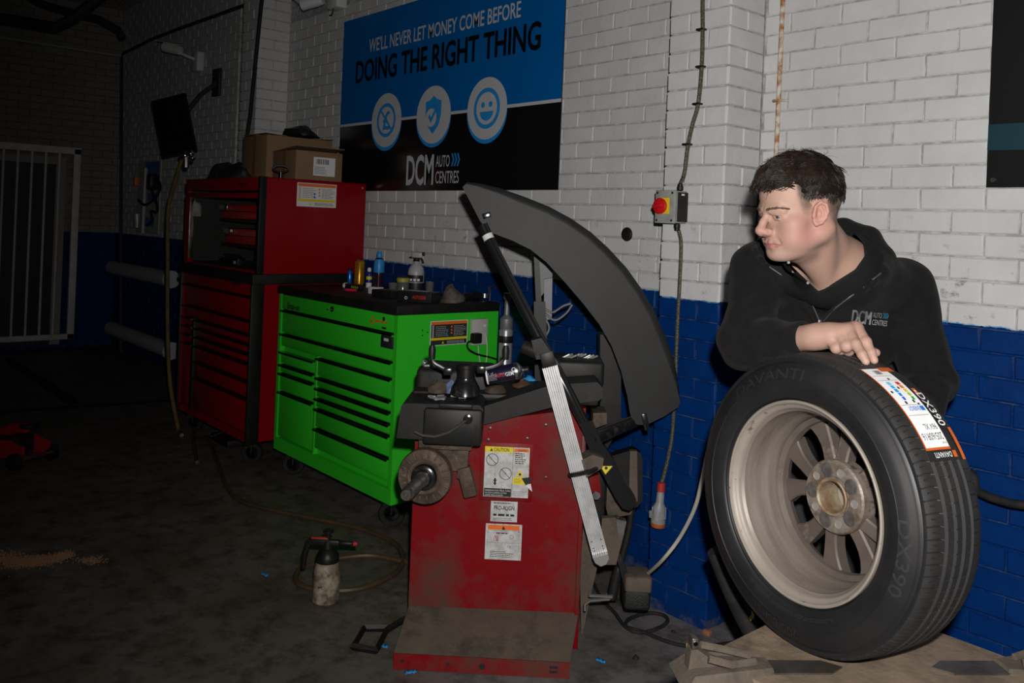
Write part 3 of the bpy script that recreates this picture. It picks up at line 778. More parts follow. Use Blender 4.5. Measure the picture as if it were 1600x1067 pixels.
t = MB(); quad(t, (0, GY0 + .002, 0), EX, EZ, a[0] + .09, a[0] + .13, a[2] - .034, a[2] - .024, .001); t.build('badge_print', INK, gc, 0, True)
t = MB(); ring(t, (0, GY0 + .002, 0), EX, EZ, a[0] + .105, a[2] + .017, 0, .012, .001, 16); t.build('badge_dot', INK, gc, 0, True)
a, b = onY(596, 523, GY0), onY(609, 545, GY0)
st = MB().rbox(a[0], xb - .005, GY0 - .004, GY0 + .006, b[2], a[2], .003).build('qr_plate', mat('plate_dark', (.02, .025, .03), .4), gc, world=True)
t = MB(); x0, x1 = a[0], xb - .005; w_ = x1 - x0
quad(t, (0, GY0 - .004, 0), EX, EZ, x0 + w_ * .3, x0 + w_ * .7, b[2] + .035, b[2] + .05, .001); t.build('plate_print', PAPER, st, 0, True)
for x in (GX0 + .12, GX1 - .1):
    for y in (2.5, 2.98): caster(gc, x, y, .068, RUBBER, GZ0)
# warning sticker on the side
SO = (GX1, 0, 0)
def sidepx(u, v, X=GX1): p = onX(u, v, X); return p[1], p[2]
def warn_label(root, X, ya, yb, za, zb, dark, name='warning_label'):
    bg = mat('label_dark', (.03, .03, .03), .4) if dark else PAPER
    o = (X, 0, 0)
    t = MB(); quad(t, o, EYB, EZ, ya, yb, za, zb, .0012); l = t.build(name, PAPER, root, 0, True)
    h = zb - za; w = yb - ya
    t = MB(); quad(t, o, EYB, EZ, ya + w * .02, yb - w * .02, za + h * .03, zb - h * .03, .002); t.build('label_field', bg, l, 0, True)
    t = MB(); quad(t, o, EYB, EZ, ya + w * .02, yb - w * .02, zb - h * .15, zb - h * .03, .0026); t.build('orange_header', ORG, l, 0, True)
    t = MB(); quad(t, o, EYB, EZ, ya + w * .02, yb - w * .02, za + h * .22, za + h * .32, .0026); t.build('yellow_band', YEL, l, 0, True)
    t = MB(); scraps(t, o, EYB, EZ, ya + w * .14, ya + w * .5, za + h * .36, zb - h * .2, 6, h * .03, .0026, .7, 3); scraps(t, o, EYB, EZ, ya + w * .62, ya + w * .96, za + h * .36, zb - h * .2, 7, h * .03, .0026, .7, 4)
    scraps(t, o, EYB, EZ, ya + w * .45, ya + w * .96, za + h * .06, za + h * .18, 3, h * .03, .0026, .7, 5); t.build('small_print', mat('print_grey', (.3, .3, .3), .5), l, 0, True)['kind'] = 'stuff'
    for k in range(5):
        t = MB(); ring(t, o, EYB, EZ, ya + w * .07, zb - h * (.22 + k * .1), h * .028, h * .045, .0026, 16); t.build('pictogram', REDP if not dark else PAPER, l, 0, True)
    for k in range(3):
        t = MB(); yy, zz = ya + w * .56, zb - h * (.24 + k * .13); poly(t, o, EYB, EZ, [(yy - h * .055, zz - h * .045), (yy + h * .055, zz - h * .045), (yy, zz + h * .055)], .0026); t.build('pictogram', ORG, l, 0, True)
    for k in range(2):
        t = MB(); ring(t, o, EYB, EZ, ya + w * .44, zb - h * (.45 + k * .14), 0, h * .05, .0028, 16); t.build('pictogram', BLUP, l, 0, True)
    t = MB(); yy, zz = ya + w * .34, za + h * .12; poly(t, o, EYB, EZ, [(yy - h * .06, zz - h * .05), (yy + h * .06, zz - h * .05), (yy, zz + h * .06)], .0026); t.build('pictogram', YEL, l, 0, True)
    return l
a, b = sidepx(671, 541), sidepx(731, 499)
warn_label(gc, GX1, a[0], b[0], a[1], b[1], True)
# socket outlet with plug and leads
a, b = sidepx(733, 539), sidepx(758, 497)
sk = MB().rbox(GX1, GX1 + .028, a[0], b[0], a[1], b[1], .004).build('power_socket', mat('socket_white', (.5, .5, .48), .45), gc, world=True)
for dz in (.03,): MB().box(GX1 + .028, GX1 + .03, b[0] - .03, b[0] - .015, b[1] - dz - .012, b[1] - dz).build('rocker', PAPER, sk, smooth=0, world=True)
pq = onX(744, 529, GX1 + .05)
MB().rbox(GX1 + .03, GX1 + .07, pq[1] - .028, pq[1] + .028, pq[2] - .025, pq[2] + .03, .008).build('plug_top', BLACK, sk, world=True)
MB().tube(cr([(GX1 + .06, pq[1] - .02, pq[2] - .01), onX(731, 535, GX1 + .06), onX(732, 545, GX1 + .06), onX(745, 553, GX1 + .05), onX(765, 558, GX1 + .03), onX(785, 564, GX1 + .03)]), .005, 6).build('black_lead', BLACK, sk, world=True)
wl = mat('lead_white', (.6, .58, .5), .5)
for us in ((747, 540, 748, 552, 750, 566, 752, 580), (757, 520, 760, 530, 761, 550, 758, 580)):
    MB().tube(cr([onX(us[i], us[i + 1], GX1 + .035) for i in range(0, 8, 2)]), .003, 6).build('white_lead', wl, sk, world=True)
for u, v in ((660, 516), (660, 524), (668, 519)):
    q = onX(u, v, GX1); MB().cyl(q, (GX1 + .002, q[1], q[2]), .004, n=8).build('rivet', trimk, gc, world=True)

# --- red roll cabinet (lower)
RX0, RX1, RY0, RY1 = -6.265, -5.08, 2.32, 3.04
rc = thing('tool_cabinet', 'dark red roller tool cabinet with black corner posts below the red top chest', 'tool cabinet', (-5.72, 2.68, 0))
shell(rc, redp, RX0, RX1, RY0, RY1, .15, 1.14, .02, .05)
MB().rbox(RX1 - .012, RX1 + .012, RY0 - .014, RY0 + .07, .14, 1.15, .004).build('corner_post', BLACK, rc, world=True)
MB().rbox(RX0 - .012, RX0 + .012, RY0 - .014, RY0 + .05, .14, 1.15, .004).build('corner_post', BLACK, rc, world=True)
MB().rbox(RX0 - .02, RX1 + .03, RY0 - .02, RY1 + .02, 1.14, 1.205, .006).build('top_deck', deck, rc, world=True)
xa, xb = RX0 + .02, RX1 - .014
rz = lambda y: onY(382, 400 + y / 3.138, RY0)[2]
MB().rbox(xa, xb, RY0 + .002, RY0 + .04, rz(190), 1.135, .002).build('header_panel', redp, rc, world=True)
rt = mat('red_trim', (.3, .3, .3), .25, 1.0)
for z1, z0 in ((190, 308), (308, 375)): drawer(rc, xa, xb, rz(z0), rz(z1), RY0, redp, pm=rt)
xs = onY(302, 520, RY0)[0]
MB().rbox(xs - .02, xs + .02, RY0 - .006, RY0 + .05, .18, rz(375), .002).build('divider', BLACK, rc, world=True)
for z1, z0 in ((375, 422), (422, 470), (470, 518), (518, 605), (605, 692), (692, 870)): drawer(rc, xs + .022, xb, rz(z0), rz(z1), RY0, redp, pm=rt)
for z1, z0 in ((375, 422), (422, 470), (470, 518), (518, 870)): drawer(rc, xa, xs - .022, rz(z0), rz(z1), RY0, redp, pm=rt)
a = onY(368, 441, RY0)
t = MB(); text_on(t, 'Snap-on', (a[0], RY0 + .002, a[2] - .02), EX, EZ, .036, width=.15, bold=.03, shear=.15); t.build('badge', INK, rc, 0, True)
a = onY(281, 430, RY0); MB().lathe([(.02, 0), (.02, .006), (0, .008)], (a[0], RY0 + .002, a[2]), (0, -1, 0), 16).build('lock', STEEL, rc, world=True)
for x in (RX0 + .12, RX1 - .09):
    for y in (2.40, 2.95): caster(rc, x, y, .066, RUBBER, .15)
# --- red top chest with open glazed front
HX0, HX1, HY0, HY1, HZ0, HZ1 = -6.27, -5.03, 2.33, 3.07, 1.207, 1.812
hc = thing('top_chest', 'red top chest with dark open compartment standing on the red tool cabinet', 'tool chest', (-5.68, 2.7, HZ0))
b = MB().rbox(HX1 - .012, HX1, HY0, HY1, HZ0, HZ1, .002).rbox(HX0, HX0 + .012, HY0, HY1, HZ0, HZ1, .002).rbox(HX0, HX1, HY0 + .01, HY1, HZ1 - .012, HZ1, .002)
b.rbox(HX0, HX1, HY1 - .012, HY1, HZ0, HZ1, .002).rbox(HX0, HX1, HY0 + .01, HY1, HZ0, HZ0 + .012, .002)
b.build('body', redp, hc, smooth=30, world=True)
hp = MB().rbox(HX0, HX1 - .02, HY0 - .012, HY0 + .02, HZ1 - .085, HZ1 - .004, .004).build('front_header', redp, hc, world=True)
a = onY(386, 284, HY0)
t = MB(); text_on(t, 'Snap-on', (a[0] - .04, HY0 - .013, HZ1 - .055), EX, EZ, .03, width=.14, bold=.03, shear=.15); t.build('badge', INK, hp, 0, True)
MB().rbox(HX0, HX1 - .02, HY0 - .012, HY0 + .02, HZ1 - .135, HZ1 - .1, .004).build('front_rail', redp, hc, world=True)
MB().rbox(HX0, HX0 + .09, HY0 - .01, HY0 + .02, HZ0 + .01, HZ1 - .1, .003).build('front_stile', redp, hc, world=True)
MB().rbox(HX1 - .03, HX1 + .004, HY0 - .016, HY0 + .03, HZ0 + .001, HZ1 + .002, .004).build('corner_post', BLACK, hc, world=True)
MB().rbox(HX0 + .09, HX0 + .096, HY0 - .012, HY0 + .02, HZ0 + .04, HZ1 - .13, .001).build('edge_strip', STEEL, hc, world=True)
MB().box(HX0 + .02, HX1 - .02, HY1 - .03, HY1 - .013, HZ0 + .012, HZ1 - .012).build('back_panel', mat('pegboard', (.02, .019, .018), .6), hc, smooth=0, world=True)
MB().box(HX0 + .013, HX0 + .02, HY0 + .03, HY1 - .02, HZ0 + .012, HZ1 - .012).build('side_lining', mat('lining', (.012, .0118, .011), .6), hc, smooth=0, world=True)
MB().box(HX0 + .02, HX1 - .02, HY0 + .03, HY1 - .02, HZ0 + .0125, HZ0 + .016).build('floor_lining', MATS['lining'], hc, smooth=0, world=True)
a, b = sidepx(463, 322, HX1), sidepx(526, 289, HX1)
warn_label(hc, HX1, a[0], b[0], a[1], b[1], False)
a = onX(566, 294, HX1); MB().cyl(a, (HX1 + .004, a[1], a[2]), .007, n=8).build('rivet', STEEL, hc, world=True)
# red cases and bits inside the chest
for k, (u0, v0, u1, v1, z, lab) in enumerate(((345, 319, 402, 341, .34, 'red plastic tool case lying on the upper shelf of the chest'), (352, 358, 402, 379, .12, 'red plastic tool case lying low in the chest'))):
    y = HY0 + .22
    p, q = onY(u0, v1, y), onY(u1, v0, y)
    zb = HZ0 + .247 if k == 0 else HZ0 + .013
    zb = min(p[2], q[2]) if k == 0 else min(p[2], q[2])
    cs = thing('tool_case', lab, 'tool case', ((p[0] + q[0]) / 2, y + .1, zb), group='red tool cases inside the red chest')
    cm = mat('case_red', (.5, .01, .012), .4)
    MB().rbox(p[0], HX1 - .05, y, y + .25, p[2], q[2] - .005, .008).build('shell', cm, cs, world=True)
    MB().rbox(p[0], HX1 - .05, y - .002, y + .252, (p[2] + q[2]) / 2 - .003, (p[2] + q[2]) / 2 + .003, .001).build('seam', BLACK, cs, world=True)
    MB().rbox(p[0] - .02, p[0] + .14, y - .016, y - .002, q[2] - .045, q[2] - .008, .006).build('latch', CHROME, cs, world=True)
    t = MB(); scraps(t, (0, y - .001, 0), EX, EZ, HX1 - .25, HX1 - .15, p[2] + .015, p[2] + .04, 1, .012, .001, .95, 2); t.build('small_print', PAPER, cs, 0, True)['kind'] = 'stuff'
    if k == 0: MB().box(p[0] - .0, HX1 - .013, y - .01, y + .3, p[2] - .02, p[2] - .002).build('upper_shelf', BLACK, hc, smooth=0, world=True)
    else: MB().box(p[0] - .05, HX1 - .013, y - .01, y + .3, p[2] - .02, p[2] - .002).build('lower_shelf', BLACK, hc, smooth=0, world=True)
dr = thing('impact_driver', 'dark cordless driver lying on the floor of the red chest', 'tool', tuple(onZ(370, 405, HZ0 + .02)))
q = onZ(372, 408, HZ0 + .012)
q = np.array([onY(372, 402, HY0 + .08)[0], HY0 + .08, HZ0 + .055])
MB().tube([q + (-.28, 0, 0), q + (-.2, 0, .01), q + (0, 0, .01), q + (.05, 0, 0)], [.012, .03, .033, .02], 10).build('barrel', BLACK, dr, world=True)
MB().rbox(q[0] - .02, q[0] + .06, q[1] - .03, q[1] + .03, q[2] - .033, q[2] + .02, .006).build('battery', BLACK, dr, world=True)
t = MB(); text_on(t, '18V', (q[0] + .02, q[1] - .031, q[2] - .02), EX, EZ, .02, bold=.02); t.build('lettering', PAPER, dr, 0, True)
# --- things on top of the red chest
kraft = mat('cardboard', (.26, .155, .075), .75, c2=(.22, .13, .065), vscale=4, bump=.15, bscale=40)
tape = mat('brown_tape', (.2, .11, .04), .3)
def carton(label, x0, x1, y0, y1, z0, z1, flaps=True):
    c = thing('cardboard_box', label, 'box', ((x0 + x1) / 2, (y0 + y1) / 2, z0), group='cardboard boxes on the red chest')
    MB().rbox(x0, x1, y0, y1, z0, z1, .004).build('carton', kraft, c, world=True)
    if flaps:
        MB().obox(((x0 + x1) / 2, y0 + .07, z1 + .006), (x1 - x0, .15, .004), (1, 0, 0), (0, 1, -.05)).build('flap', kraft, c, smooth=0, world=True)
        MB().obox(((x0 + x1) / 2, y1 - .07, z1 + .006), (x1 - x0, .15, .004), (1, 0, 0), (0, 1, .05)).build('flap', kraft, c, smooth=0, world=True)
    MB().box((x0 + x1) / 2 - .025, (x0 + x1) / 2 + .025, y0 - .001, y1 + .001, z0 + .02, z1 + .012).build('tape', tape, c, smooth=0, world=True)
    return c
# box edges from the photo, on top of the chest z = HZ1
p = onX(428, 279, -5.45)
bigx1 = -5.42
pf = onX(428, 262, bigx1)
carton('large cardboard box at the back on the red top chest', -5.80, bigx1, 2.53, 3.02, HZ1 + .001, onX(505, 219, bigx1)[2])
bx = thing('cardboard_box', 'smaller cardboard box with a white barcode label, in front of the larger one', 'box', (-5.2, 2.75, HZ1), group='cardboard boxes on the red chest')
x1 = HX1 - .05
ya, za = onX(461, 281, x1)[1], HZ1; yb, zb = onX(534, 281, x1)[1], onX(530, 240, x1)[2]
MB().rbox(x1 - .33, x1, ya, yb, HZ1 + .001, zb, .004).build('carton', kraft, bx, world=True)
MB().obox((x1 - .16, (ya + yb) / 2, zb + .012), (.36, (yb - ya) * 1.02, .004), (1, 0, .08), (0, 1, 0)).build('flap', kraft, bx, smooth=0, world=True)
MB().box(x1 - .19, x1 - .14, ya - .001, yb + .001, HZ1 + .01, zb + .001).build('tape', tape, bx, smooth=0, world=True)
o = (x1, 0, 0); a, b = sidepx(489, 274, x1), sidepx(524, 248, x1)
t = MB(); quad(t, o, EYB, EZ, a[0], b[0], a[1], b[1], .001); lb = t.build('shipping_label', PAPER, bx, 0, True)
t = MB(); x = a[0] + .02
r_ = random.Random(3)
while x < b[0] - .05:
    wd = r_.choice((.002, .003, .005)); quad(t, o, EYB, EZ, x, x + wd, b[1] - .045, b[1] - .012, .0016); x += wd + r_.choice((.003, .004))
scraps(t, o, EYB, EZ, a[0] + .01, a[0] + .1, a[1] + .01, b[1] - .06, 5, .003, .0016); t.build('barcode', INK, lb, 0, True)
sb = MB().rbox(-5.97 + .12, -5.97 + .16, 2.62, 2.74, HZ1 + .001, HZ1 + .14, .002).build('white_carton', mat('carton_pale', (.42, .38, .3), .6)); tag(sb, 'small pale carton standing behind the black bags on the chest', 'box')
def lump(name, label, cat, c, size, m, seed=1, n=22, amp=.25, fl=None):
    """creased soft heap: displaced hemisphere on its base"""
    r = random.Random(seed); ph = [(r.uniform(2, 7), r.uniform(2, 7), r.uniform(0, 6), r.uniform(0, 6)) for _ in range(7)]
    mb = MB(); mb.ball((0, 0, 0), 1, n, n // 2 + 3)
    V = []
    for p in mb.v:
        p = Vector(p); a = atan2(p.y, p.x); b = p.z
        k = 1 + amp * sum(sin(q[0] * a * .5 + q[2] + sin(b * q[1] + q[3])) * cos(b * q[1] + q[3]) for q in ph) / 4
        V.append((c[0] + p.x * k * size[0], c[1] + p.y * k * size[1], c[2] + max(p.z * k, 0) * size[2]))
    mb.v = V
    o = mb.build(name, m, smooth=60); tag(o, label, cat); return o
gv = lump('work_gloves', 'pale grey work gloves hanging at the left inside the red chest', 'gloves', tuple(onX(306, 338, HX0 + .085)), (.025, .045, .11), mat('glove_pale', (.3, .29, .27), .8, c2=(.12, .11, .1), vscale=30), 31, 18, .4)
bagm = mat('bag_black', (.01, .01, .011), .6, c2=(.018, .018, .02), vscale=10)
lump('black_bag', 'flat black bag lying at the far left on the red chest', 'bag', (-6.05, 2.57, HZ1 + .001), (.17, .18, .13), bagm, 3)
lump('black_bag', 'crumpled black bag slumped beside the large cardboard box', 'bag', (-5.68, 2.42, HZ1 + .001), (.19, .075, .09), bagm, 5)
lump('black_cover', 'black moulded cover lying on top of the large cardboard box', 'cover', (-5.58, 2.85, onX(505, 219, bigx1)[2] + .022), (.13, .12, .075), BLACK, 8, amp=.35)
rg = thing('handwheel', 'black ring handle with a short stem on the chest before the boxes', 'handle', tuple(onX(438, 276, -5.085)))
q = onX(439, 264, -5.085)
MB().tube([q + (.02 * cos(a * pi / 12), .042 * cos(a * pi / 12), .022 * sin(a * pi / 12)) for a in range(24)], .007, 8, closed=True).build('ring', BLACK, rg, world=True)
MB().tube([(q[0], q[1], HZ1), (q[0], q[1], q[2] - .02)], .012, 10).build('stem', trimk, rg, world=True)
vl = thing('air_coupling', 'chrome air coupling hanging at the left end of the red chest', 'coupling', tuple(onY(291, 246, 2.4)))
for u, v, s in ((288, 243, .035), (297, 240, .028), (300, 247, .022)): MB().ball(onY(u, v, 2.38), (s * 1.3, s, s), 10, 7).build('fitting', CHROME, vl, world=True)
MB().cyl((onY(291, 246, 2.38)), (onY(291, 262, 2.38)), .02, n=8).build('stem', STEEL, vl, world=True)
hy = [onY(u, v, y) for u, v, y in ((284, 250, 2.36), (272, 290, 2.30), (263, 330, 2.27), (262, 420, 2.27), (262, 520, 2.26), (266, 600, 2.26))] + [onZ(u, v, .014) for u, v in ((278, 668), (284, 680))]
yh = thing('air_hose', 'yellowish air hose hanging down the left side of the red cabinet', 'hose', tuple(hy[-1]))
MB().tube(cr(hy), .014, 8).build('tube', mat('hose_yellow', (.16, .11, .02), .5, c2=(.08, .06, .03), vscale=12), yh, world=True)

# --- things on the green cabinet worktop
ZT = 1.147
def top_at(u, v): return onZ(u, v, ZT)
def bottle(name, label, cat, u, v, parts, group=None, n=20):
    q = top_at(u, v); o = thing(name, label, cat, tuple(q), group=group)
    for nm, prof, m in parts: MB().lathe(prof, (0, 0, 0), (0, 0, 1), n).build(nm, m, o)
    return o
m_ = mat
bottle('lighter_tube', 'slim shiny blue metal tube standing left of the gold can', 'tube', 546, 444, [('barrel', [(.014, 0), (.015, .003), (.015, .085), (.011, .092)], m_('anod_blue', (.02, .2, .75), .25, .6)), ('cap', [(.011, .092), (.012, .094), (.010, .108), (0, .11)], BLACK)])
bottle('drink_can', 'gold drink can standing on the green cabinet', 'can', 561, 445, [('can_body', [(.026, 0), (.033, .008), (.033, .147), (.027, .157)], m_('can_gold', (.5, .25, .015), .3, .5, c2=(.35, .15, .01), vscale=25)), ('can_lid', [(.027, .157), (.029, .16), (.027, .161), (.025, .155), (0, .155)], STEEL)])
bottle('spray_can', 'small blue spray can with white cap beside the drink bottle', 'can', 576, 449, [('can_body', [(.017, 0), (.018, .002), (.018, .09), (.012, .1)], m_('can_blue', (.02, .03, .25), .35, .3)), ('white_cap', [(.012, .1), (.012, .118), (.008, .124), (0, .124)], PAPER), ('base_band', [(.0184, .0), (.0184, .03)], PAPER), ('yellow_band', [(.0184, .05), (.0184, .07)], YEL)])
bottle('drink_bottle', 'dark purple drink bottle with bright blue label and cap', 'bottle', 591, 449, [('flask', [(.028, 0), (.033, .006), (.032, .07), (.033, .15), (.026, .18), (.014, .19)], m_('drink_purple', (.03, .008, .02), .15, spec=.6)), ('label_wrap', [(.0335, .095), (.0345, .1), (.0345, .15), (.027, .178)], m_('label_sky', (.02, .27, .65), .4)), ('cap', [(.0165, .187), (.018, .189), (.018, .213), (.014, .218), (.013, .23), (0, .232)], m_('cap_sky', (.02, .3, .7), .4))])
sp = thing('spray_bottle', 'grey trigger spray bottle with black label standing on the black box', 'bottle', tuple(top_at(649, 456)))
hdpe = m_('hdpe', (.42, .42, .42), .4, c2=(.34, .34, .34), vscale=10)
sp_z = .0
MB().lathe([(.044, 0), (.05, .006), (.05, .12), (.044, .145), (.022, .172), (.016, .18), (.016, .195)], n=24).build('flask', hdpe, sp)
MB().lathe([(.0505, .012), (.0508, .014), (.0508, .055), (.0505, .057)], n=24).build('label_base', INK, sp)
lab = MB(); lab.lathe([(.0508, .062), (.0512, .08), (.0508, .098), (.048, .115)], n=12, a0=-2.7, a1=-.3); lab.build('label_badge', INK, sp)
lab = MB()
for a in (-1.9, -1.45, -1.0): lab.lathe([(.052, .068), (.052, .082)], n=2, a0=a - .15, a1=a + .15)
lab.build('label_icons', PAPER, sp)
MB().lathe([(.018, .185), (.019, .187), (.019, .202), (.015, .206)], n=18).build('collar', BLACK, sp)
hd = MB().rbox(-.03, .035, -.011, .011, .206, .24, .006).build('spray_head', hdpe, sp)
MB().rbox(.033, .05, -.008, .008, .222, .242, .003).build('nozzle', BLACK, hd)
MB().tube([(.025, 0, .21), (.035, 0, .195), (.042, 0, .175)], .006, 6).build('trigger', BLACK, hd)
MB().box(-.045, -.028, -.006, .006, .206, .212).build('lug', BLACK, hd, smooth=0)
sp.rotation_euler[2] = .7
bottle('yellow_lid_jar', 'clear jar with yellow lid left of the spray bottle', 'jar', 629, 457, [('glass', [(.03, 0), (.036, .004), (.036, .06), (.034, .064)], m_('jar_smoky', (.1, .11, .11), .12, spec=.6)), ('lid', [(.036, .063), (.038, .065), (.038, .085), (.034, .088), (0, .088)], m_('lid_yellow', (.4, .32, .05), .5))])
bottle('plastic_cup', 'small clear cup left of the yellow-lidded jar', 'cup', 614, 455, [('cup', [(.02, 0), (.024, .004), (.03, .05), (.028, .05), (.022, .006)], m_('cup_clear', (.13, .13, .13), .1, spec=.6))], 'clear cups on the green cabinet')
bottle('plastic_cup', 'clear cup right of the trigger spray bottle', 'cup', 671, 457, [('cup', [(.02, 0), (.023, .004), (.026, .065), (.024, .065), (.021, .006)], MATS['cup_clear'])], 'clear cups on the green cabinet')
def slab(name, label, cat, u, v, sx, sy, sz, rz, m, extra=None):
    q = top_at(u, v); o = thing(name, label, cat, tuple(q), rz)
    bd = MB().rbox(-sx / 2, sx / 2, -sy / 2, sy / 2, 0, sz, .003).build('body', m, o)
    if extra: extra(o, bd)
    return o
def bx_ex(o, bd):
    t = MB(); text_on(t, 'AUTOGEM', (.03, -.055 - .001, .018), EX, EZ, .018, width=.08, bold=.01); t.build('lettering', REDP, bd, 0)
    t = MB(); quad(t, (0, 0, .055), EX, (0, 1, 0), -.07, .06, -.03, .04, .001); t.build('paper_slip', PAPER, bd, 0)
    t = MB(); ring(t, (0, -.055, 0), EX, EZ, -.05, .02, .006, .009, .0012, 6); t.build('logo_mark', PAPER, bd, 0)
slab('black_box', 'black cardboard box with red lettering at the worktop edge', 'box', 655, 471, .2, .11, .055, .45, m_('box_black', (.012, .012, .014), .4), bx_ex)
slab('black_case', 'flat black case lying left of the lettered black box', 'case', 606, 464, .16, .10, .04, .15, BLACK)
slab('white_box', 'little white box lying before the drink bottle', 'box', 587, 459, .075, .05, .04, .25, m_('box_white', (.62, .62, .66), .5))
def mk_ex(o, bd):
    MB().lathe([(.012, -.1), (.018, -.098), (.018, -.085), (.014, -.08)], (0, 0, .016), (1, 0, 0), 10).build('cap', PAPER, o)
    t = MB()
    for k, x in enumerate((-.01, .01, .03, .05)): quad(t, (0, -.0125, 0), EX, EZ, x, x + .012, .008, .022, .001)
    t.build('print', m_('print_lime', (.3, .5, .03), .5), bd, 0)
slab('tube_box', 'long dark carton with green print lying before the gold can', 'box', 553, 452, .17, .025, .03, .05, BLACK, mk_ex)
pn = MB().tube([top_at(540, 455) + (0, 0, .009), top_at(557, 456) + (0, 0, .009)], .008, 8).build('red_marker', m_('marker_red', (.6, .01, .08), .4)); tag(pn, 'short red marker lying on the worktop edge', 'marker')
lump('cloth_rag', 'dirty grey rag crumpled on the worktop corner', 'rag', tuple(top_at(706, 472)), (.065, .06, .085), m_('rag_grey', (.14, .12, .10), .9, c2=(.06, .05, .045), vscale=24, bump=.8, bscale=60), 12, 28, .3)
ig = thing('air_ratchet', 'black and chrome air ratchet lying on the worktop behind the rag', 'tool', tuple(top_at(738, 470)))
a, b = top_at(718, 470) + (0, 0, .022), top_at(757, 468) + (0, 0, .022)
MB().tube([a, a * .7 + b * .3, a * .5 + b * .5, b], [.016, .022, .02, .014], 10).build('grip', BLACK, ig, world=True)
MB().lathe([(.02, -.014), (.026, -.01), (.026, .014), (.012, .018), (0, .018)], b, (0, 0, 1), 16).build('head', STEEL, ig, world=True)
MB().obox(a + (.02, -.02, .0), (.045, .004, .02), b - a, (0, 1, 0)).build('decal', m_('decal_violet', (.25, .25, .6), .4), ig, world=True)
ig2 = thing('impact_wrench', 'dark impact wrench lying at the back edge of the worktop', 'tool', tuple(top_at(765, 464)))
a = top_at(742, 462) + (0, 0, .035)
MB().tube([a, a + (.1, .03, 0), a + (.16, .05, 0), a + (.19, .06, 0)], [.02, .034, .034, .015], 12).build('motor', BLACK, ig2, world=True)
MB().tube([a + (.12, .04, 0), a + (.14, -.06, .0), a + (.15, -.11, -.01)], [.02, .018, .02], 8).build('handle', BLACK, ig2, world=True)
MB().tube([top_at(765, 470) + (0, 0, z) for z in (.0, .08)] + [top_at(790, 470) + (0, 0, .08)], .007, 6).build('hanger', BLACK, ig2, world=True)
# ------------------------------------------------------------------ wheel balancer (own frame: x along its front, y to its back)
BO = np.array([-2.508, 1.721, 0.0]); BA = atan2(.457, .415)
bex = np.array([cos(BA), sin(BA), 0]); bey = np.array([-sin(BA), cos(BA), 0])
def BL(u, v, y):
    r = ray(u, v); t = (y - (CAM - BO) @ bey) / (r @ bey); q = CAM + r * t - BO
    return np.array([q @ bex, q @ bey, q[2]])
def BZ(u, v, z):
    q = onZ(u, v, z) - BO
    return np.array([q @ bex, q @ bey, q[2]])
def B2W(l): return BO + bex * l[0] + bey * l[1] + np.array([0, 0, l[2]])
bal = thing('wheel_balancer', 'red wheel balancer with grey curved hood, black weight tray and dirty footplate', 'wheel balancer', tuple(BO), BA)
bred = mat('balancer_red', (.205, .0008, .004), .45, spec=.2, c2=(.185, .001, .004), vscale=8, dirt=(.085, .042, .032), dscale=3.0, dlo=.43, dhi=.66, bump=.1, bscale=50)
dust = mat('brown_dust', (.11, .083, .062), .85, c2=(.085, .065, .05), vscale=14, dirt=(.05, .04, .032), dscale=7, dlo=.52, dhi=.7, bump=.4, bscale=70)
plas = mat('tray_plastic', (.0105, .0105, .011), .5, spec=.3, c2=(.017, .016, .0155), vscale=9, dirt=(.04, .032, .024), dscale=5, dlo=.54, dhi=.74)
hoodm = mat('hood_grey', (.024, .024, .0248), .5, spec=.22, c2=(.019, .0185, .018), vscale=5, dirt=(.036, .032, .028), dscale=3.2, dlo=.56, dhi=.78)
blkg = mat('gloss_black', (.012, .012, .013), .22, spec=.6, dirt=(.06, .05, .042), dscale=12, dlo=.58, dhi=.7)
rust = mat('rusty_steel', (.12, .085, .06), .65, .5, c2=(.06, .045, .035), vscale=26, dirt=(.17, .13, .1), dscale=14, dlo=.55, dhi=.65, bump=.4, bscale=90)
alu = mat('aluminium', (.74, .74, .75), .38, .55, c2=(.6, .6, .6), vscale=20)
XZ = ((1, 0, 0), (0, 0, 1))     # polygons in the front plane: ex x ey = -y, so heights are negative y
def front_prism(mb, pts, y0, y1): return mb.prism(pts, -y1, -y0, (0, 0, 0), *XZ)
yf = .22
front_prism(MB(), [(.016, .0), (.652, .0), (.652, .90), (.27, .835), (.016, .835)], yf, .60).build('body', bred, bal, smooth=30)
MB().rbox(.640, .657, yf - .01, yf + .05, .0, .80, .003).build('side_flange', bred, bal)
# footplate, lip and its holes
fp_ = MB().add([(-.002, 0, .058), (.617, 0, .056), (.655, yf, .132), (.018, yf, .128), (-.002, 0, .05), (.617, 0, .048), (.655, yf, .12), (.018, yf, .12)], [(0, 1, 2, 3), (4, 7, 6, 5), (0, 4, 5, 1), (1, 5, 6, 2), (2, 6, 7, 3), (3, 7, 4, 0)])
fp_.build('footplate', dust, bal, smooth=0)
MB().add([(-.002, -.004, .004), (.617, -.004, .0), (.617, -.004, .057), (-.002, -.004, .059), (-.002, .012, .004), (.617, .012, .0), (.617, .012, .055), (-.002, .012, .057)], [(0, 1, 2, 3), (5, 4, 7, 6), (1, 5, 6, 2), (4, 0, 3, 7), (3, 2, 6, 7), (4, 5, 1, 0)]).build('front_lip', bred, bal, smooth=0)
for x, z, r in ((.03, .032, .006), (.19, .03, .006), (.31, .028, .011)): MB().cyl((x, -.0045, z), (x, -.0055, z), r, n=14).build('lip_hole', INK, bal)
for z in (.038, .022): MB().box(.545, .575, -.0055, -.004, z - .004, z + .004).build('lip_slot', INK, bal, smooth=0)
MB().box(-.002, .02, .0, yf, 0, .05).box(.60, .617, .0, yf, 0, .05).build('base_frame', bred, bal, smooth=0)
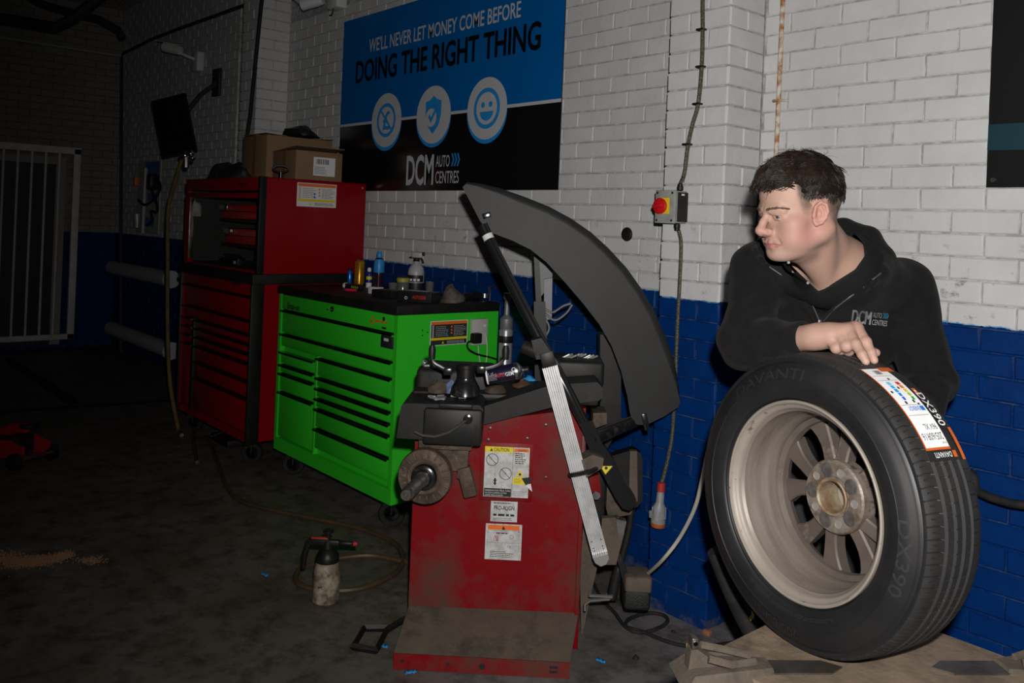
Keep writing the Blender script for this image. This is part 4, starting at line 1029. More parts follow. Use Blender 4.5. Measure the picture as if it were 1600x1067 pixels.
for u, v in ((766, 669), (853, 664), (853, 746), (763, 687), (824, 685)): 
    q = BL(u, v, yf); MB().lathe([(.006, 0), (.006, .003), (0, .004)], (q[0], yf, q[2]), (0, -1, 0), 10).build('screw', sc_m, bal)
FO = (0, yf, 0)
def front_label(name, u0, v0, u1, v1, m=PAPER, lift=.001):
    a, b = BL(u0, v1, yf), BL(u1, v0, yf)
    t = MB(); quad(t, FO, EX, EZ, a[0], b[0], a[2], b[2], lift)
    return t.build(name, m, bal, 0), a[0], b[0], a[2], b[2]
def sub(p, name, m, fn):
    t = MB(); fn(t); return t.build(name, m, p, 0)
scuff = mat('label_scuffed', (.6, .6, .6), .6, c2=(.42, .41, .4), vscale=40, dirt=(.2, .17, .15), dscale=60, dlo=.6, dhi=.66)
# backing plate + caution label
a, b = BL(748, 781, yf), BL(834, 694, yf)
MB().rbox(a[0], b[0], yf - .003, yf, a[2], b[2], .001).build('label_plate', bred, bal)
yf -= .003; FO = (0, yf, 0)
l, x0, x1, z0, z1 = front_label('caution_label', 755, 700, 828, 775, scuff); w_, h_ = x1 - x0, z1 - z0
xm = x0 + w_ * .63
sub(l, 'yellow_header', YEL, lambda t: quad(t, FO, EX, EZ, x0, xm, z1 - h_ * .11, z1, .002))
sub(l, 'orange_header', ORG, lambda t: quad(t, FO, EX, EZ, xm + w_ * .03, x1 - .003, z1 - h_ * .085, z1 - h_ * .02, .002))
def cau(t):
    text_on(t, 'CAUTION', (x0 + w_ * .37, yf, z1 - h_ * .088), EX, EZ, h_ * .068, width=w_ * .34, lift=.003, bold=.01)
    poly(t, FO, EX, EZ, [(x0 + w_ * .11, z1 - h_ * .09), (x0 + w_ * .18, z1 - h_ * .09), (x0 + w_ * .145, z1 - h_ * .025)], .003)
    text_on(t, 'WARNING', (x0 + w_ * .84, yf, z1 - h_ * .075), EX, EZ, h_ * .04, width=w_ * .2, lift=.003, bold=.01)
    scraps(t, FO, EX, EZ, xm + w_ * .05, x1 - .008, z1 - h_ * .33, z1 - h_ * .1, 6, .0032, .003, .6, 9)
    for cx, cz in ((.17, .26), (.48, .53)):
        c0, c1 = x0 + w_ * cx, z1 - h_ * cz
        ring(t, FO, EX, EZ, c0, c1, w_ * .125, w_ * .138, .003, 28)
        k = w_ * .092; poly(t, FO, EX, EZ, [(c0 - k - .001, c1 + k), (c0 - k + .001, c1 + k + .001), (c0 + k + .001, c1 - k), (c0 + k - .001, c1 - k - .001)], .003)
    for s in (0, 1):
        c0, c1 = x0 + w_ * .25, z1 - h_ * (.66 + s * .06)
        poly(t, FO, EX, EZ, [(c0 - w_ * .045, c1), (c0, c1 - h_ * .05), (c0 + w_ * .045, c1), (c0 + w_ * .02, c1), (c0 + w_ * .02, c1 + h_ * .035), (c0 - w_ * .02, c1 + h_ * .035), (c0 - w_ * .02, c1)], .003)
    quad(t, FO, EX, EZ, xm, xm + .001, z0, z1, .003)
sub(l, 'print', INK, cau)
def greyart(t):
    r = random.Random(4)
    for cx, cz in ((.17, .26), (.48, .53), (.35, .35), (.42, .74)):
        for k in range(7):
            a, b2 = x0 + w_ * (cx + r.uniform(-.08, .08)), z1 - h_ * (cz + r.uniform(-.06, .06)); c, d = r.uniform(-.012, .012), r.uniform(-.012, .012)
            poly(t, FO, EX, EZ, [(a, b2), (a + .0012, b2), (a + c + .0012, b2 + d), (a + c, b2 + d)], .0026)
    scraps(t, FO, EX, EZ, xm + w_ * .03, x1 - .006, z0 + h_ * .03, z0 + h_ * .14, 4, .002, .0026, .7, 2)
sub(l, 'line_art', mat('print_grey2', (.2, .2, .2), .5), greyart)
bb = sub(l, 'black_band', INK, lambda t: quad(t, FO, EX, EZ, x0 + .002, xm - .002, z0 + .002, z0 + h_ * .17, .002))
def btx(t):
    for k, s in enumerate(('DEPRESSING FOOT PEDAL TURNS', 'CLUTCH CLAMPING ACTION', 'AVOID PINCH POINTS')): text_on(t, s, (x0 + .006, yf, z0 + h_ * (.115 - .047 * k)), EX, EZ, h_ * .028, width=w_ * (.56 - .08 * k), align='LEFT', lift=.003)
sub(bb, 'lettering', PAPER, btx)
tri = sub(l, 'yellow_triangle', YEL, lambda t: (poly(t, FO, EX, EZ, [(xm + w_ * .09, z1 - h_ * .57), (xm + w_ * .25, z1 - h_ * .57), (xm + w_ * .17, z1 - h_ * .44)], .003), quad(t, FO, EX, EZ, xm + w_ * .02, x1 - w_ * .08, z1 - h_ * .73, z1 - h_ * .59, .003)))
sub(tri, 'print', INK, lambda t: (ring(t, FO, EX, EZ, xm + w_ * .17, z1 - h_ * .53, 0, .005, .004, 10), scraps(t, FO, EX, EZ, xm + w_ * .05, xm + w_ * .22, z1 - h_ * .71, z1 - h_ * .61, 3, .0014, .004)))
sub(l, 'torn_sticker', INK, lambda t: poly(t, FO, EX, EZ, [(x1 - w_ * .16, z1 - h_ * .60), (x1 + w_ * .05, z1 - h_ * .57), (x1 + w_ * .06, z1 - h_ * .66), (x1 - w_ * .06, z1 - h_ * .74)], .005))
sub(l, 'torn_sticker_edge', PAPER, lambda t: poly(t, FO, EX, EZ, [(x1 - w_ * .06, z1 - h_ * .745), (x1 + w_ * .05, z1 - h_ * .70), (x1 + w_ * .09, z1 - h_ * .86)], .005))
yf = .22; FO = (0, yf, 0)
l, x0, x1, z0, z1 = front_label('maker_label', 766, 783, 809, 814, scuff); w_, h_ = x1 - x0, z1 - z0
def mk(t):
    text_on(t, 'PRO-ALIGN', ((x0 + x1) / 2, yf, z0 + h_ * .56), EX, EZ, h_ * .2, width=w_ * .76, bold=.02, lift=.002)
    scraps(t, FO, EX, EZ, x0 + w_ * .1, x1 - w_ * .1, z0 + h_ * .26, z0 + h_ * .38, 1, h_ * .1, .002, .98, 7)
    scraps(t, FO, EX, EZ, x0 + w_ * .1, x1 - w_ * .1, z0 + h_ * .04, z0 + h_ * .2, 2, .002, .002); scraps(t, FO, EX, EZ, x0 + w_ * .1, x1 - w_ * .1, z1 - h_ * .18, z1 - h_ * .06, 1, .003, .002)
sub(l, 'print', INK, mk)
l, x0, x1, z0, z1 = front_label('warning_label', 757, 820, 816, 873, scuff); w_, h_ = x1 - x0, z1 - z0
sub(l, 'orange_header', ORG, lambda t: quad(t, FO, EX, EZ, x0 + w_ * .06, x1 - w_ * .07, z1 - h_ * .16, z1 - h_ * .03, .002))
def wl_(t):
    poly(t, FO, EX, EZ, [(x0 + w_ * .44, z1 - h_ * .15), (x0 + w_ * .54, z1 - h_ * .15), (x0 + w_ * .49, z1 - h_ * .05)], .003)
    for a, b2, c, d in ((.06, .93, .175, .18), (.06, .93, .52, .525), (.06, .065, .175, .68), (.925, .93, .175, .68)): quad(t, FO, EX, EZ, x0 + w_ * a, x0 + w_ * b2, z1 - h_ * d, z1 - h_ * c, .002)
    scraps(t, FO, EX, EZ, x0 + w_ * .15, x1 - w_ * .25, z0 + h_ * .06, z0 + h_ * .25, 4, .0022, .002, .6, 3); scraps(t, FO, EX, EZ, x0 + w_ * .3, x1 - w_ * .3, z1 - h_ * .28, z1 - h_ * .23, 1, .004, .002)
    text_on(t, 'CE', (x0 + w_ * .66, yf, z1 - h_ * .66), EX, EZ, h_ * .06, lift=.002); ring(t, FO, EX, EZ, x0 + w_ * .3, z1 - h_ * .4, w_ * .06, w_ * .068, .002, 20); ring(t, FO, EX, EZ, x0 + w_ * .72, z1 - h_ * .35, w_ * .05, w_ * .058, .002, 20)
sub(l, 'print', INK, wl_)
sub(l, 'red_mark', REDP, lambda t: poly(t, FO, EX, EZ, [(x0 + w_ * .25, z1 - h_ * .33), (x0 + w_ * .27, z1 - h_ * .32), (x0 + w_ * .36, z1 - h_ * .47), (x0 + w_ * .34, z1 - h_ * .48)], .003))

# weight tray on top
q = [BL(u, v, .05) for u, v in ((622, 678), (632, 634), (752, 686), (752, 640))]
lob = MB().prism([(-.03, .80), (.27, .795), (.275, .86), (.275, .915), (.262, .93), (-.005, .925), (-.018, .912)], -.30, -.045, (0, 0, 0), *XZ)
lob.build('tray_front_bin', plas, bal, smooth=30)
MB().rbox(.065, .275, .028, .10, .785, .915, .012).build('tray_front_bulge', plas, bal)
MB().rbox(-.005, .70, .235, .56, .905, .935, .01).build('tray_deck', plas, bal)
a1, a2, a3, a4 = BL(752, 661, .20), BL(862, 633, .20), BL(862, 598, .20), BL(752, 633, .20)
front_prism(MB(), [(a1[0], a1[2]), (a2[0], a2[2]), (a3[0], a3[2]), (a4[0], a4[2])], .16, .30).build('tray_arm', plas, bal, smooth=0)
a1, a2, a3, a4 = BL(858, 634, .22), BL(941, 625, .22), BL(941, 596, .22), BL(858, 600, .22)
front_prism(MB(), [(a1[0], a1[2]), (a2[0] - .015, a2[2]), (a2[0], a2[2] + .015), (a3[0], a3[2] - .02), (a3[0] - .02, a3[2]), (a4[0], a4[2])], .20, .40).build('tray_side_bin', plas, bal, smooth=30)
a1, a2 = BL(650, 626, .34), BL(675, 574, .34)
MB().rbox(a1[0], a1[0] + .30, .31, .54, a1[2] - .02, a2[2], .02, 3).build('tray_rear_bin', plas, bal)
a1, a2 = BL(880, 596, .36), BL(945, 566, .36)
MB().rbox(a1[0] - .06, a2[0], .36, .58, a1[2] - .02, a2[2], .015, 3).build('tray_rear_shelf', plas, bal)
MB().lathe([(.026, 0), (.03, .002), (.024, -.03), (0, -.03)], (BL(715, 640, .07)[0], .085, .932), (0, 0, 1), 20).build('cup_holder', BLACK, bal)
MB().rbox(BL(700, 640, .07)[0] - .03, BL(735, 640, .07)[0] + .01, .03, .14, .915, .934, .006).build('cup_collar', plas, bal)
# gauge strap hanging on the bin
gs = MB().tube([BL(u, v, .018) for u, v in ((648, 674), (660, 680), (680, 682), (700, 676), (716, 666), (730, 655))], .011, 8, flat=.5); gs.build('gauge_strap', mat('strap_grey', (.07, .065, .06), .6), bal)
q = BL(731, 655, .02); MB().lathe([(.017, 0), (.017, .012), (.01, .014), (.01, .02), (0, .02)], (q[0], .028, q[2]), (0, -1, 0), 16).build('strap_bolt', blkg, bal)
# spindle: housing, flange, threaded shaft
fc = BL(664, 744, .06); tip = BL(634, 774, -.20)
sd = Vector(tip - fc).normalized(); fcv = Vector(fc)
MB().lathe([(.0, -.03), (.05, -.03), (.05, -.19), (0, -.19)], fcv, sd, 28).build('bearing_housing', rust, bal)
fl_ = MB()
N_ = 72
prof = [(.045, .012), (.05, .017), (.06, .017), (.064, .012), (.095, .010), (.0985, .004), (.0985, -.022), (.09, -.028), (.045, -.028)]
fl_.lathe(prof, fcv, sd, N_, closed=True); 
fl_.build('flange', rust, bal, smooth=50)
e1 = Vector((1, 0, 0)); e1 = (e1 - sd * e1.dot(sd)).normalized(); e2 = sd.cross(e1)
for k in range(18):
    a = 2 * pi * k / 18; d = e1 * cos(a) + e2 * sin(a)
    MB().obox(fcv + d * .081 + sd * .0115, (.026, .008, .006), d, sd.cross(d), .001).build('flange_rib', rust, bal)
MB().lathe([(.044, .0), (.044, .03), (.036, .034), (.03, .034), (.03, .012)], fcv, sd, 28).build('hub_collar', blkg, bal)
L_ = (Vector(tip) - fcv).length
sp_ = [(.027, 0), (.027, .05), (.022, .055)]
for k in range(30): h = .06 + (L_ - .075) * k / 30; sp_ += [(.0225, h), (.0208, h + (L_ - .075) / 60)]
sp_ += [(.022, L_ - .012), (.017, L_), (.008, L_), (.006, L_ - .006), (0, L_ - .006)]
MB().lathe(sp_, fcv, sd, 24).build('threaded_shaft', mat('shaft_steel', (.34, .33, .32), .35, .9, c2=(.2, .18, .16), vscale=30), bal)
MB().prism([(0, 0), (.13, .0), (.14, .03), (.14, .13), (.0, .10)], -.30, -.16, (.06, 0, .66), *XZ).build('spindle_bracket', rust, bal, smooth=0)
MB().rbox(.04, .235, .12, .20, .745, .785, .006).build('bracket_beam', rust, bal)
front_prism(MB(), [(.185, .64), (.22, .62), (.225, .78), (.185, .78)], .14, .21).build('bracket_tab', rust, bal, smooth=0)
t = MB(); c0 = fcv - sd * .10
for k in range(9):
    a = -.9 + k * .09
    t.lathe([(.0505, -.045), (.0505, .03)], c0, sd, 2, a0=a, a1=a + (.05 if k % 3 else .03))
t.build('barcode_print', mat('print_pale', (.35, .35, .35), .5), bal, 0)
MB().obox(Vector(BL(730, 752, .15)), (.05, .04, .11), (1, 0, .3), (0, 1, 0), .006).build('sensor_block', rust, bal)

# hood: curved guard with side plate, rolled rim and depth
HP = [(700 + x / 2.084, 270 + y / 2.084) for x, y in ((50, 46), (62, 32), (100, 35), (170, 52), (250, 80), (330, 112), (400, 150), (465, 195), (520, 245), (580, 310), (630, 380), (670, 450), (705, 530), (735, 610), (748, 680), (754, 738), (744, 757), (700, 786), (640, 815), (610, 812), (595, 795), (588, 770), (580, 720), (560, 640), (530, 560), (490, 490), (440, 425), (380, 355), (320, 290), (270, 250), (210, 220), (170, 205), (130, 190), (105, 155), (80, 105))]
NO = 16                                    # first 16 points: outer edge
yh_ = .36
hb = [BL(u, v, yh_ + .035) for u, v in HP]
cen = sum(hb[:NO]) / NO
arc_c = BL(700, 660, yh_)                  # centre the arc is struck about
A = []
for i, p in enumerate(hb):
    if i < NO:
        d = p - arc_c; d[1] = 0; L2 = np.linalg.norm(d)
        k = .028 * min(1, max(0.1, (i) / 4)) * min(1, max(.15, (NO - 1 - i) / 2))
        q = p - d / L2 * k; q[1] = yh_
    else:
        q = p.copy(); q[1] = yh_
    A.append(q)
B_ = [p for p in hb]
C_ = [np.array([p[0], yh_ + .16, p[2]]) for p in hb[:NO]]
n = len(HP); V = A + B_ + C_
off = n * 2
F_ = []
# side plate as quad strip between outer and inner runs
inner = list(range(NO, n))[::-1]
def strip(outer, inn):
    fs = []
    m = len(outer); k = len(inn)
    i = j = 0
    while i < m - 1 or j < k - 1:
        if j >= k - 1 or (i < m - 1 and (i + 1) / (m - 1) <= (j + 1) / (k - 1)):
            fs.append((outer[i], outer[i + 1], inn[j])); i += 1
        else:
            fs.append((outer[i], inn[j + 1], inn[j])); j += 1
    return fs
hp_ = MB().add(A, strip(list(range(NO)), inner))
for i in range(NO - 1):
    F_.append((i, n + i, n + i + 1, i + 1)); F_.append((n + i, off + i, off + i + 1, n + i + 1))
hmb = MB().add(V, F_)
ho = hp_.build('hood', hoodm, bal, smooth=0)
hr_ = hmb.build('hood_rim', hoodm, ho, smooth=30)
for q in (ho, hr_):
    md = q.modifiers.new('thick', 'SOLIDIFY'); md.thickness = .004; md.offset = 0
for (u, v, du, dv) in ((756, 338, 9, -3), (1006, 648, 5, 22)):
    q = BL(u, v, yh_ - .006); r2 = BL(u + du, v + dv, yh_ - .006)
    MB().obox((q + r2) / 2, (np.linalg.norm(r2 - q) + .01, .012, .022), r2 - q, (0, 1, 0), .003).build('hood_clip', CHROME if u < 900 else blkg, ho)
# hood arm
ya_ = .30
arm = cr([BL(u, v, ya_) for u, v, ya_ in ((754, 352, .335), (763, 371, .325), (778, 402, .30), (828, 500, .22), (880, 598, .155), (912, 660, .15), (930, 692, .15))], 6)
ya_ = .15
MB().tube(arm, .021, 16).build('hood_arm', blkg, bal)
MB().tube(arm[5:8], .0216, 16).build('white_tape', PAPER, bal)
bar_px = [(905, 660), (922, 704), (945, 746), (962, 778), (972, 792), (983, 795), (992, 788), (993, 778), (975, 748), (958, 716), (940, 690), (925, 655)]
front_prism(MB(), [(p[0], p[2]) for p in [BL(u, v, ya_) for u, v in bar_px]][::-1], ya_ - .02, ya_ + .03).build('arm_bar', blkg, bal, smooth=30)
MB().tube([BL(922, 686, ya_), BL(950, 674, ya_ + .06), BL(985, 660, yh_ + .02), BL(1005, 651, yh_ + .045)], [.03, .027, .026, .026], 14).build('arm_branch', blkg, bal)
q = [BL(u, v, ya_ - .022) for u, v in ((938, 728), (957, 728), (946, 741))]
st = MB(); poly(st, (0, ya_ - .022, 0), EX, EZ, [(p[0], p[2]) for p in q], .001); st = st.build('warning_triangle', YEL, bal, 0)
cc = sum(q) / 3; st2 = MB(); ring(st2, (0, ya_ - .022, 0), EX, EZ, cc[0], cc[2] + .003, 0, .006, .002, 8); st2.build('print', INK, st, 0)
t = MB()
for i in range(3):
    a, b = q[i], q[(i + 1) % 3]; d = (b - a) / np.linalg.norm(b - a); nrm = np.array([-d[2], 0, d[0]]) * .003
    poly(t, (0, ya_ - .022, 0), EX, EZ, [(a[0], a[2]), (b[0], b[2]), (b[0] + nrm[0], b[2] + nrm[2]), (a[0] + nrm[0], a[2] + nrm[2])], .0016)
t.build('border', INK, st, 0)
# aluminium measuring arm with ribbed face
ym = .10
p0, p1 = BL(859, 573, ym), BL(937, 864, ym)
d = Vector(p1 - p0); Lr = d.length; d.normalize(); sx_ = Vector((d.z, 0, -d.x)) * -1
wd = .056
cs = [(-wd / 2, .03), (-wd / 2, 0)]
for k in range(6):
    x = -wd / 2 + .004 + k * (wd - .008) / 6; g = (wd - .008) / 6
    cs += [(x, 0), (x + g * .25, -.003), (x + g * .8, -.003), (x + g, 0)]
cs += [(wd / 2, 0), (wd / 2, .03)]
mb = MB(); k = len(cs)
for t_ in (0, Lr): mb.v += [tuple(Vector(p0) + d * t_ + sx_ * c[0] + Vector((0, 1, 0)) * c[1]) for c in cs]
mb.f += [(i, (i + 1) % k, k + (i + 1) % k, k + i) for i in range(k)] + [tuple(range(k - 1, -1, -1)), tuple(range(k, 2 * k))]
mb.build('measuring_arm', alu, bal, smooth=20)
for t_ in (Lr * .93, Lr * .965, Lr * .98):
    for s in (-1, 1): MB().cyl(Vector(p0) + d * t_ + sx_ * s * .017 + Vector((0, -.003, 0)), Vector(p0) + d * t_ + sx_ * s * .017 + Vector((0, -.006, 0)), .003, n=8).build('rivet', STEEL, bal)
MB().obox(Vector(p0) - d * .025 + Vector((0, .015, 0)), (.052, .034, .058), sx_, (0, 1, 0), .004).build('arm_top_block', BLACK, bal)
e_ = Vector(p1)
MB().prism([(-.028, 0), (.028, 0), (.028, .016), (.012, .034), (-.008, .036), (-.024, .02)], -.03, .0, e_, sx_, d).build('arm_end_plate', mat('dull_steel', (.35, .34, .33), .5, .6), bal, smooth=0)
MB().obox(e_ + d * .03 + sx_ * -.004 + Vector((0, -.004, 0)), (.012, .02, .02), sx_, (0, 1, 0), .003).build('stylus_tip', PAPER, bal)
q = BL(829, 546, ym + .03)
MB().lathe([(.0, -.03), (.024, -.03), (.026, -.02), (.026, .03), (0, .03)], q, (.9, -.2, -.3), 18).build('pivot', plas, bal)
MB().prism([(p[0], p[2]) for p in [BL(u, v, ym) for u, v in ((830, 532), (846, 528), (876, 572), (850, 560), (838, 562))]], -ym - .05, -ym, (0, 0, 0), *XZ).build('pivot_bracket', plas, bal, smooth=0)
br = [BL(u, v, ym + .04) for u, v in ((904, 716), (925, 706), (942, 712), (940, 726), (915, 742), (896, 746))]
front_prism(MB(), [(p[0], p[2]) for p in br][::-1], ym + .0, ym + .09).build('arm_cradle', dust, bal, smooth=0)
a, b = BL(893, 742, ym - .006), BL(927, 735, ym - .006)
MB().tube(cr([a + (0, .04, 0), a, a * .4 + b * .6 + (0, -.004, 0), b, BL(940, 724, ym + .03)]), .009, 8).build('cradle_strap', blkg, bal)
# right-hand mechanism
MB().rbox(.66, .76, .40, .56, .30, .70, .02).build('side_housing', plas, bal)
tp = [BL(u, v, .46) for u, v in ((950, 712), (990, 700), (1000, 706), (1003, 720), (1003, 780), (995, 790), (960, 792), (945, 770))]
front_prism(MB(), [(p[0], p[2]) for p in tp][::-1], .44, .50).build('splash_panel', BLACK, bal, smooth=30)
sp2 = [BL(u, v, .43) for u, v in ((984, 704), (995, 704), (996, 782), (982, 784))]
front_prism(MB(), [(p[0], p[2]) for p in sp2][::-1], .42, .445).build('panel_rail', dust, bal, smooth=0)
for nm, pts, y0, y1, m in (('support_plate', ((948, 752), (958, 758), (988, 790), (984, 800), (950, 806), (946, 790)), .36, .42, dust), ('lever_plate', ((940, 808), (966, 806), (975, 830), (962, 880), (945, 880), (938, 850)), .24, .27, dust), ('lever_lug', ((962, 808), (978, 812), (972, 840), (966, 842)), .22, .26, STEEL),
                           ('red_flange', ((918, 740), (934, 736), (938, 770), (926, 776)), .30, .40, bred), ('column', ((936, 520), (968, 524), (968, 660), (944, 700), (936, 640)), .58, .70, BLACK), ('column_block', ((925, 640), (946, 640), (946, 672), (925, 672)), .45, .57, rust),
                           ('drop_bar', ((961, 862), (969, 862), (985, 905), (984, 918), (976, 918)), .26, .30, plas), ('side_plate', ((912, 800), (925, 830), (934, 880), (920, 940), (908, 1000), (906, 900)), .34, .36, dust)):
    front_prism(MB(), [(p[0], p[2]) for p in [BL(u, v, (y0 + y1) / 2) for u, v in pts]][::-1], y0, y1).build(nm, m, bal, smooth=0)
MB().lathe([(.0, 0), (.014, 0), (.015, .02), (0, .02)], BL(931, 772, .28), (0, -1, 0), 16).build('roller', STEEL, bal)
MB().tube(cr([BL(988, 790, .42), BL(982, 830, .42), BL(972, 870, .42), BL(962, 905, .42), BL(956, 935, .42)]), [.014] * 20 + [.02] * 13, 10).build('spring_hose', plas, bal)
a, b = BL(976, 903, .25), BL(1016, 950, .25)
MB().rbox(a[0], b[0], .22, .34, a[2] - .045, a[2] + .015, .012, 3).build('pendant_box', dust, bal)
MB().rbox(a[0] - .002, b[0] - .004, .217, .342, b[2], a[2] - .035, .014, 3).build('pendant_base', mat('rubber_rough', (.012, .012, .012), .5, bump=1.0, bscale=160), bal)
MB().tube([BL(u, v, .2) for u, v in ((914, 954), (914, 944), (922, 938), (952, 936), (957, 932), (920, 930))], .006, 6).build('wire_rest', mat('wire_steel', (.25, .24, .22), .5, .8), bal)
# display stand behind the hood
dg = mat('stand_grey', (.10, .10, .10), .5)
for nm, pts, y0, y1, m in (('stand_post', ((834, 398), (842, 396), (846, 470), (838, 490)), .70, .76, BLACK), ('stand_panel', ((840, 402), (865, 404), (862, 440), (840, 470)), .74, .78, dg), ('stand_plate', ((850, 436), (863, 434), (862, 498), (850, 500)), .70, .73, mat('stand_silver', (.12, .12, .13), .5, .3))):
    front_prism(MB(), [(p[0], p[2]) for p in [BL(u, v, (y0 + y1) / 2) for u, v in pts]][::-1], y0, y1).build(nm, m, bal, smooth=0)
front_prism(MB(), [(p[0], p[2]) for p in [BL(u, v, .73) for u, v in ((834, 470), (852, 470), (858, 620), (836, 620))]][::-1], .69, .77).build('stand_column', BLACK, bal, smooth=0)
for us in (((846, 478), (862, 488), (880, 478), (892, 474)), ((848, 486), (866, 500), (884, 490), (894, 476)), ((850, 494), (858, 512), (850, 530))):
    MB().tube(cr([BL(u, v, .70) for u, v in us]), .005, 6).build('stand_wire', mat('wire_grey', (.12, .12, .12), .5), bal)
# brake pedal at floor level on the left
pd = [BZ(u, v, .035) for u, v in ((552, 1010), (569, 981), (606, 981), (588, 1016))]
MB().tube(pd, .013, 4, closed=True).build('brake_pedal', BLACK, bal, smooth=0)
MB().tube([(pd[2] + pd[3]) / 2 * .2 + pd[2] * .8, BZ(620, 974, .045), BZ(642, 962, .06)], .012, 6).build('pedal_arm', BLACK, bal)

# --- loose things lying on the tray
def on_tray(u, v, z): return onZ(u, v, z)
q = B2W(BL(728, 618, .17)); zt = .937
q = on_tray(727, 617, .94)
wn = thing('wing_nut', 'black quick-clamp wing nut with two bent steel handles standing on the tray', 'wing nut', tuple(q))
MB().lathe([(.055, 0), (.058, .004), (.052, .03), (.04, .05), (.034, .062), (.034, .067)], n=24).build('bell', blkg, wn)
MB().lathe([(.031, .066), (.033, .068), (.033, .098), (.036, .10), (.036, .112), (.028, .118), (0, .118)], n=24).build('nut', mat('nut_black', (.02, .019, .018), .4, .4), wn)
for s, us in ((-1, ((700, 580), (690, 574), (677, 566), (675, 555))), (1, ((752, 577), (772, 572), (783, 566), (790, 556)))):
    dq = 2.98
    pts = [atD(u, v, dq) for u, v in us]
    MB().tube(cr(pts), .0065, 8).build('handle', STEEL, wn, world=True)
    MB().tube([pts[-1] + (0, 0, -.012), pts[-1] + (0, 0, .02), pts[-1] + (0, 0, .035)], [.012, .013, .009], 10).build('handle_grip', BLACK, wn, world=True)
    MB().obox(pts[0], (.03, .026, .024), tuple(RT), tuple(FW), .003).build('handle_block', blkg, wn, world=True)
a, b = atD(759, 588, 3.07), atD(812, 579, 3.07)
ae = thing('aerosol_can', 'dark navy aerosol can with white lettering lying across the tray', 'can', tuple(a))
ad = Vector(b - a); Lc = ad.length; ad.normalize(); up = Vector(-DN); cr_ = .0295
MB().lathe([(.0, -.002), (cr_ - .004, -.002), (cr_, .004), (cr_, Lc - .01)], a, ad, 24).build('can_body', mat('can_navy', (.012, .01, .035), .3, .2), ae, world=True)
MB().lathe([(cr_ + .0006, .002), (cr_ + .0006, .008)], a, ad, 24).build('rim_band', PAPER, ae, world=True)
MB().lathe([(cr_ + .0004, Lc - .018), (cr_ + .001, Lc - .012), (cr_ + .001, Lc - .004), (cr_ - .004, Lc + .002), (.013, Lc + .01), (.012, Lc + .014)], a, ad, 24).build('shoulder', STEEL, ae, world=True)
MB().lathe([(.012, Lc + .012), (.012, Lc + .03), (.008, Lc + .034), (0, Lc + .034)], a, ad, 14).build('nozzle', BLACK, ae, world=True)
tw = -Vector(FW); tw = (tw - ad * tw.dot(ad)).normalized(); tv = ad.cross(tw) * -1
if tv.z < 0: tv = -tv
def can_fn(x, y):
    an = y / cr_; return Vector(a) + ad * x + (tw * cos(an) + tv * sin(an)) * (cr_ + .0012)
t = MB(); text_on(t, 'GEM', 0, 0, 0, .0125, width=Lc * .24, fn=lambda x, y: can_fn(x + Lc * .70, y - .006), bold=.008); t.build('lettering', PAPER, ae, 0, True)
t = MB(); text_on(t, 'AUTO', 0, 0, 0, .0125, width=Lc * .27, fn=lambda x, y: can_fn(x + Lc * .43, y - .006), bold=.008); t.build('lettering', REDP, ae, 0, True)
t = MB(); ring(t, (0, 0, 0), (1, 0, 0), (0, 1, 0), 0, 0, .006, .0085, 0, 6); t.v = [tuple(can_fn(p[0] + Lc * .84, p[1] + .012)) for p in t.v]; t.build('logo_mark', PAPER, ae, 0, True)
t = MB(); scraps(t, (0, 0, 0), (1, 0, 0), (0, 1, 0), 0, .03, -.015, .015, 6, .002, 0, .7, 3); t.v = [tuple(can_fn(p[1] + Lc * .2, p[0] - .015)) for p in t.v]; t.build('small_print', mat('print_grey'), ae, 0, True)['kind'] = 'stuff'
def cone(label, u, v, z, r, m):
    q = on_tray(u, v, z); o = thing('centring_cone', label, 'cone', tuple(q), group='centring cones on the balancer tray')
    MB().lathe([(r, 0), (r * 1.02, .004), (r * .72, .022), (r * .45, .026), (r * .45, .0)], n=24, closed=True).build('ring', m, o)
    MB().lathe([(r * .46, .012), (r * .46, .027), (r * .3, .027), (r * .3, .012)], n=20, closed=True).build('bore', m, o)
cone('rusty centring ring lying in front of the aerosol can', 774, 612, .937, .042, rust)
cone('flat rusty ring lying beside the measuring arm', 815, 604, .937, .038, mat('rust_brown', (.14, .07, .035), .7, .3, c2=(.07, .04, .025), vscale=30))
glove = mat('nitrile_blue', (.12, .16, .30), .5)
o = lump('blue_glove', 'crumpled blue-grey glove lying against the wing nut', 'glove', tuple(on_tray(704, 613, .938)), (.022, .025, .04), glove, 21, 20, .35)
o = lump('brown_rag', 'brown oily rag lying on the tray behind the glove', 'rag', tuple(on_tray(683, 612, .938)), (.04, .035, .04), mat('rag_brown', (.09, .065, .045), .9, c2=(.05, .04, .03), vscale=30, bump=.6, bscale=70), 23, 22, .3)
o = lump('blue_wrap', 'bright blue plastic wrapper beside the aerosol cap', 'wrapper', tuple(on_tray(826, 594, .937)), (.035, .02, .02), mat('wrap_blue', (.03, .3, .65), .4), 25, 16, .25)
wmt = mat('weight_zinc', (.5, .5, .5), .4, .5, c2=(.3, .3, .3), vscale=40)
wproto = None
r_ = random.Random(8)
spots = [(664 + r_.uniform(-7, 12), 590 + r_.uniform(-6, 18)) for _ in range(8)] + [(678 + r_.uniform(-4, 34), 622 + r_.uniform(-3, 3)) for _ in range(8)] + [(720 + r_.uniform(-12, 4), 622 + r_.uniform(-2, 2)) for _ in range(3)]
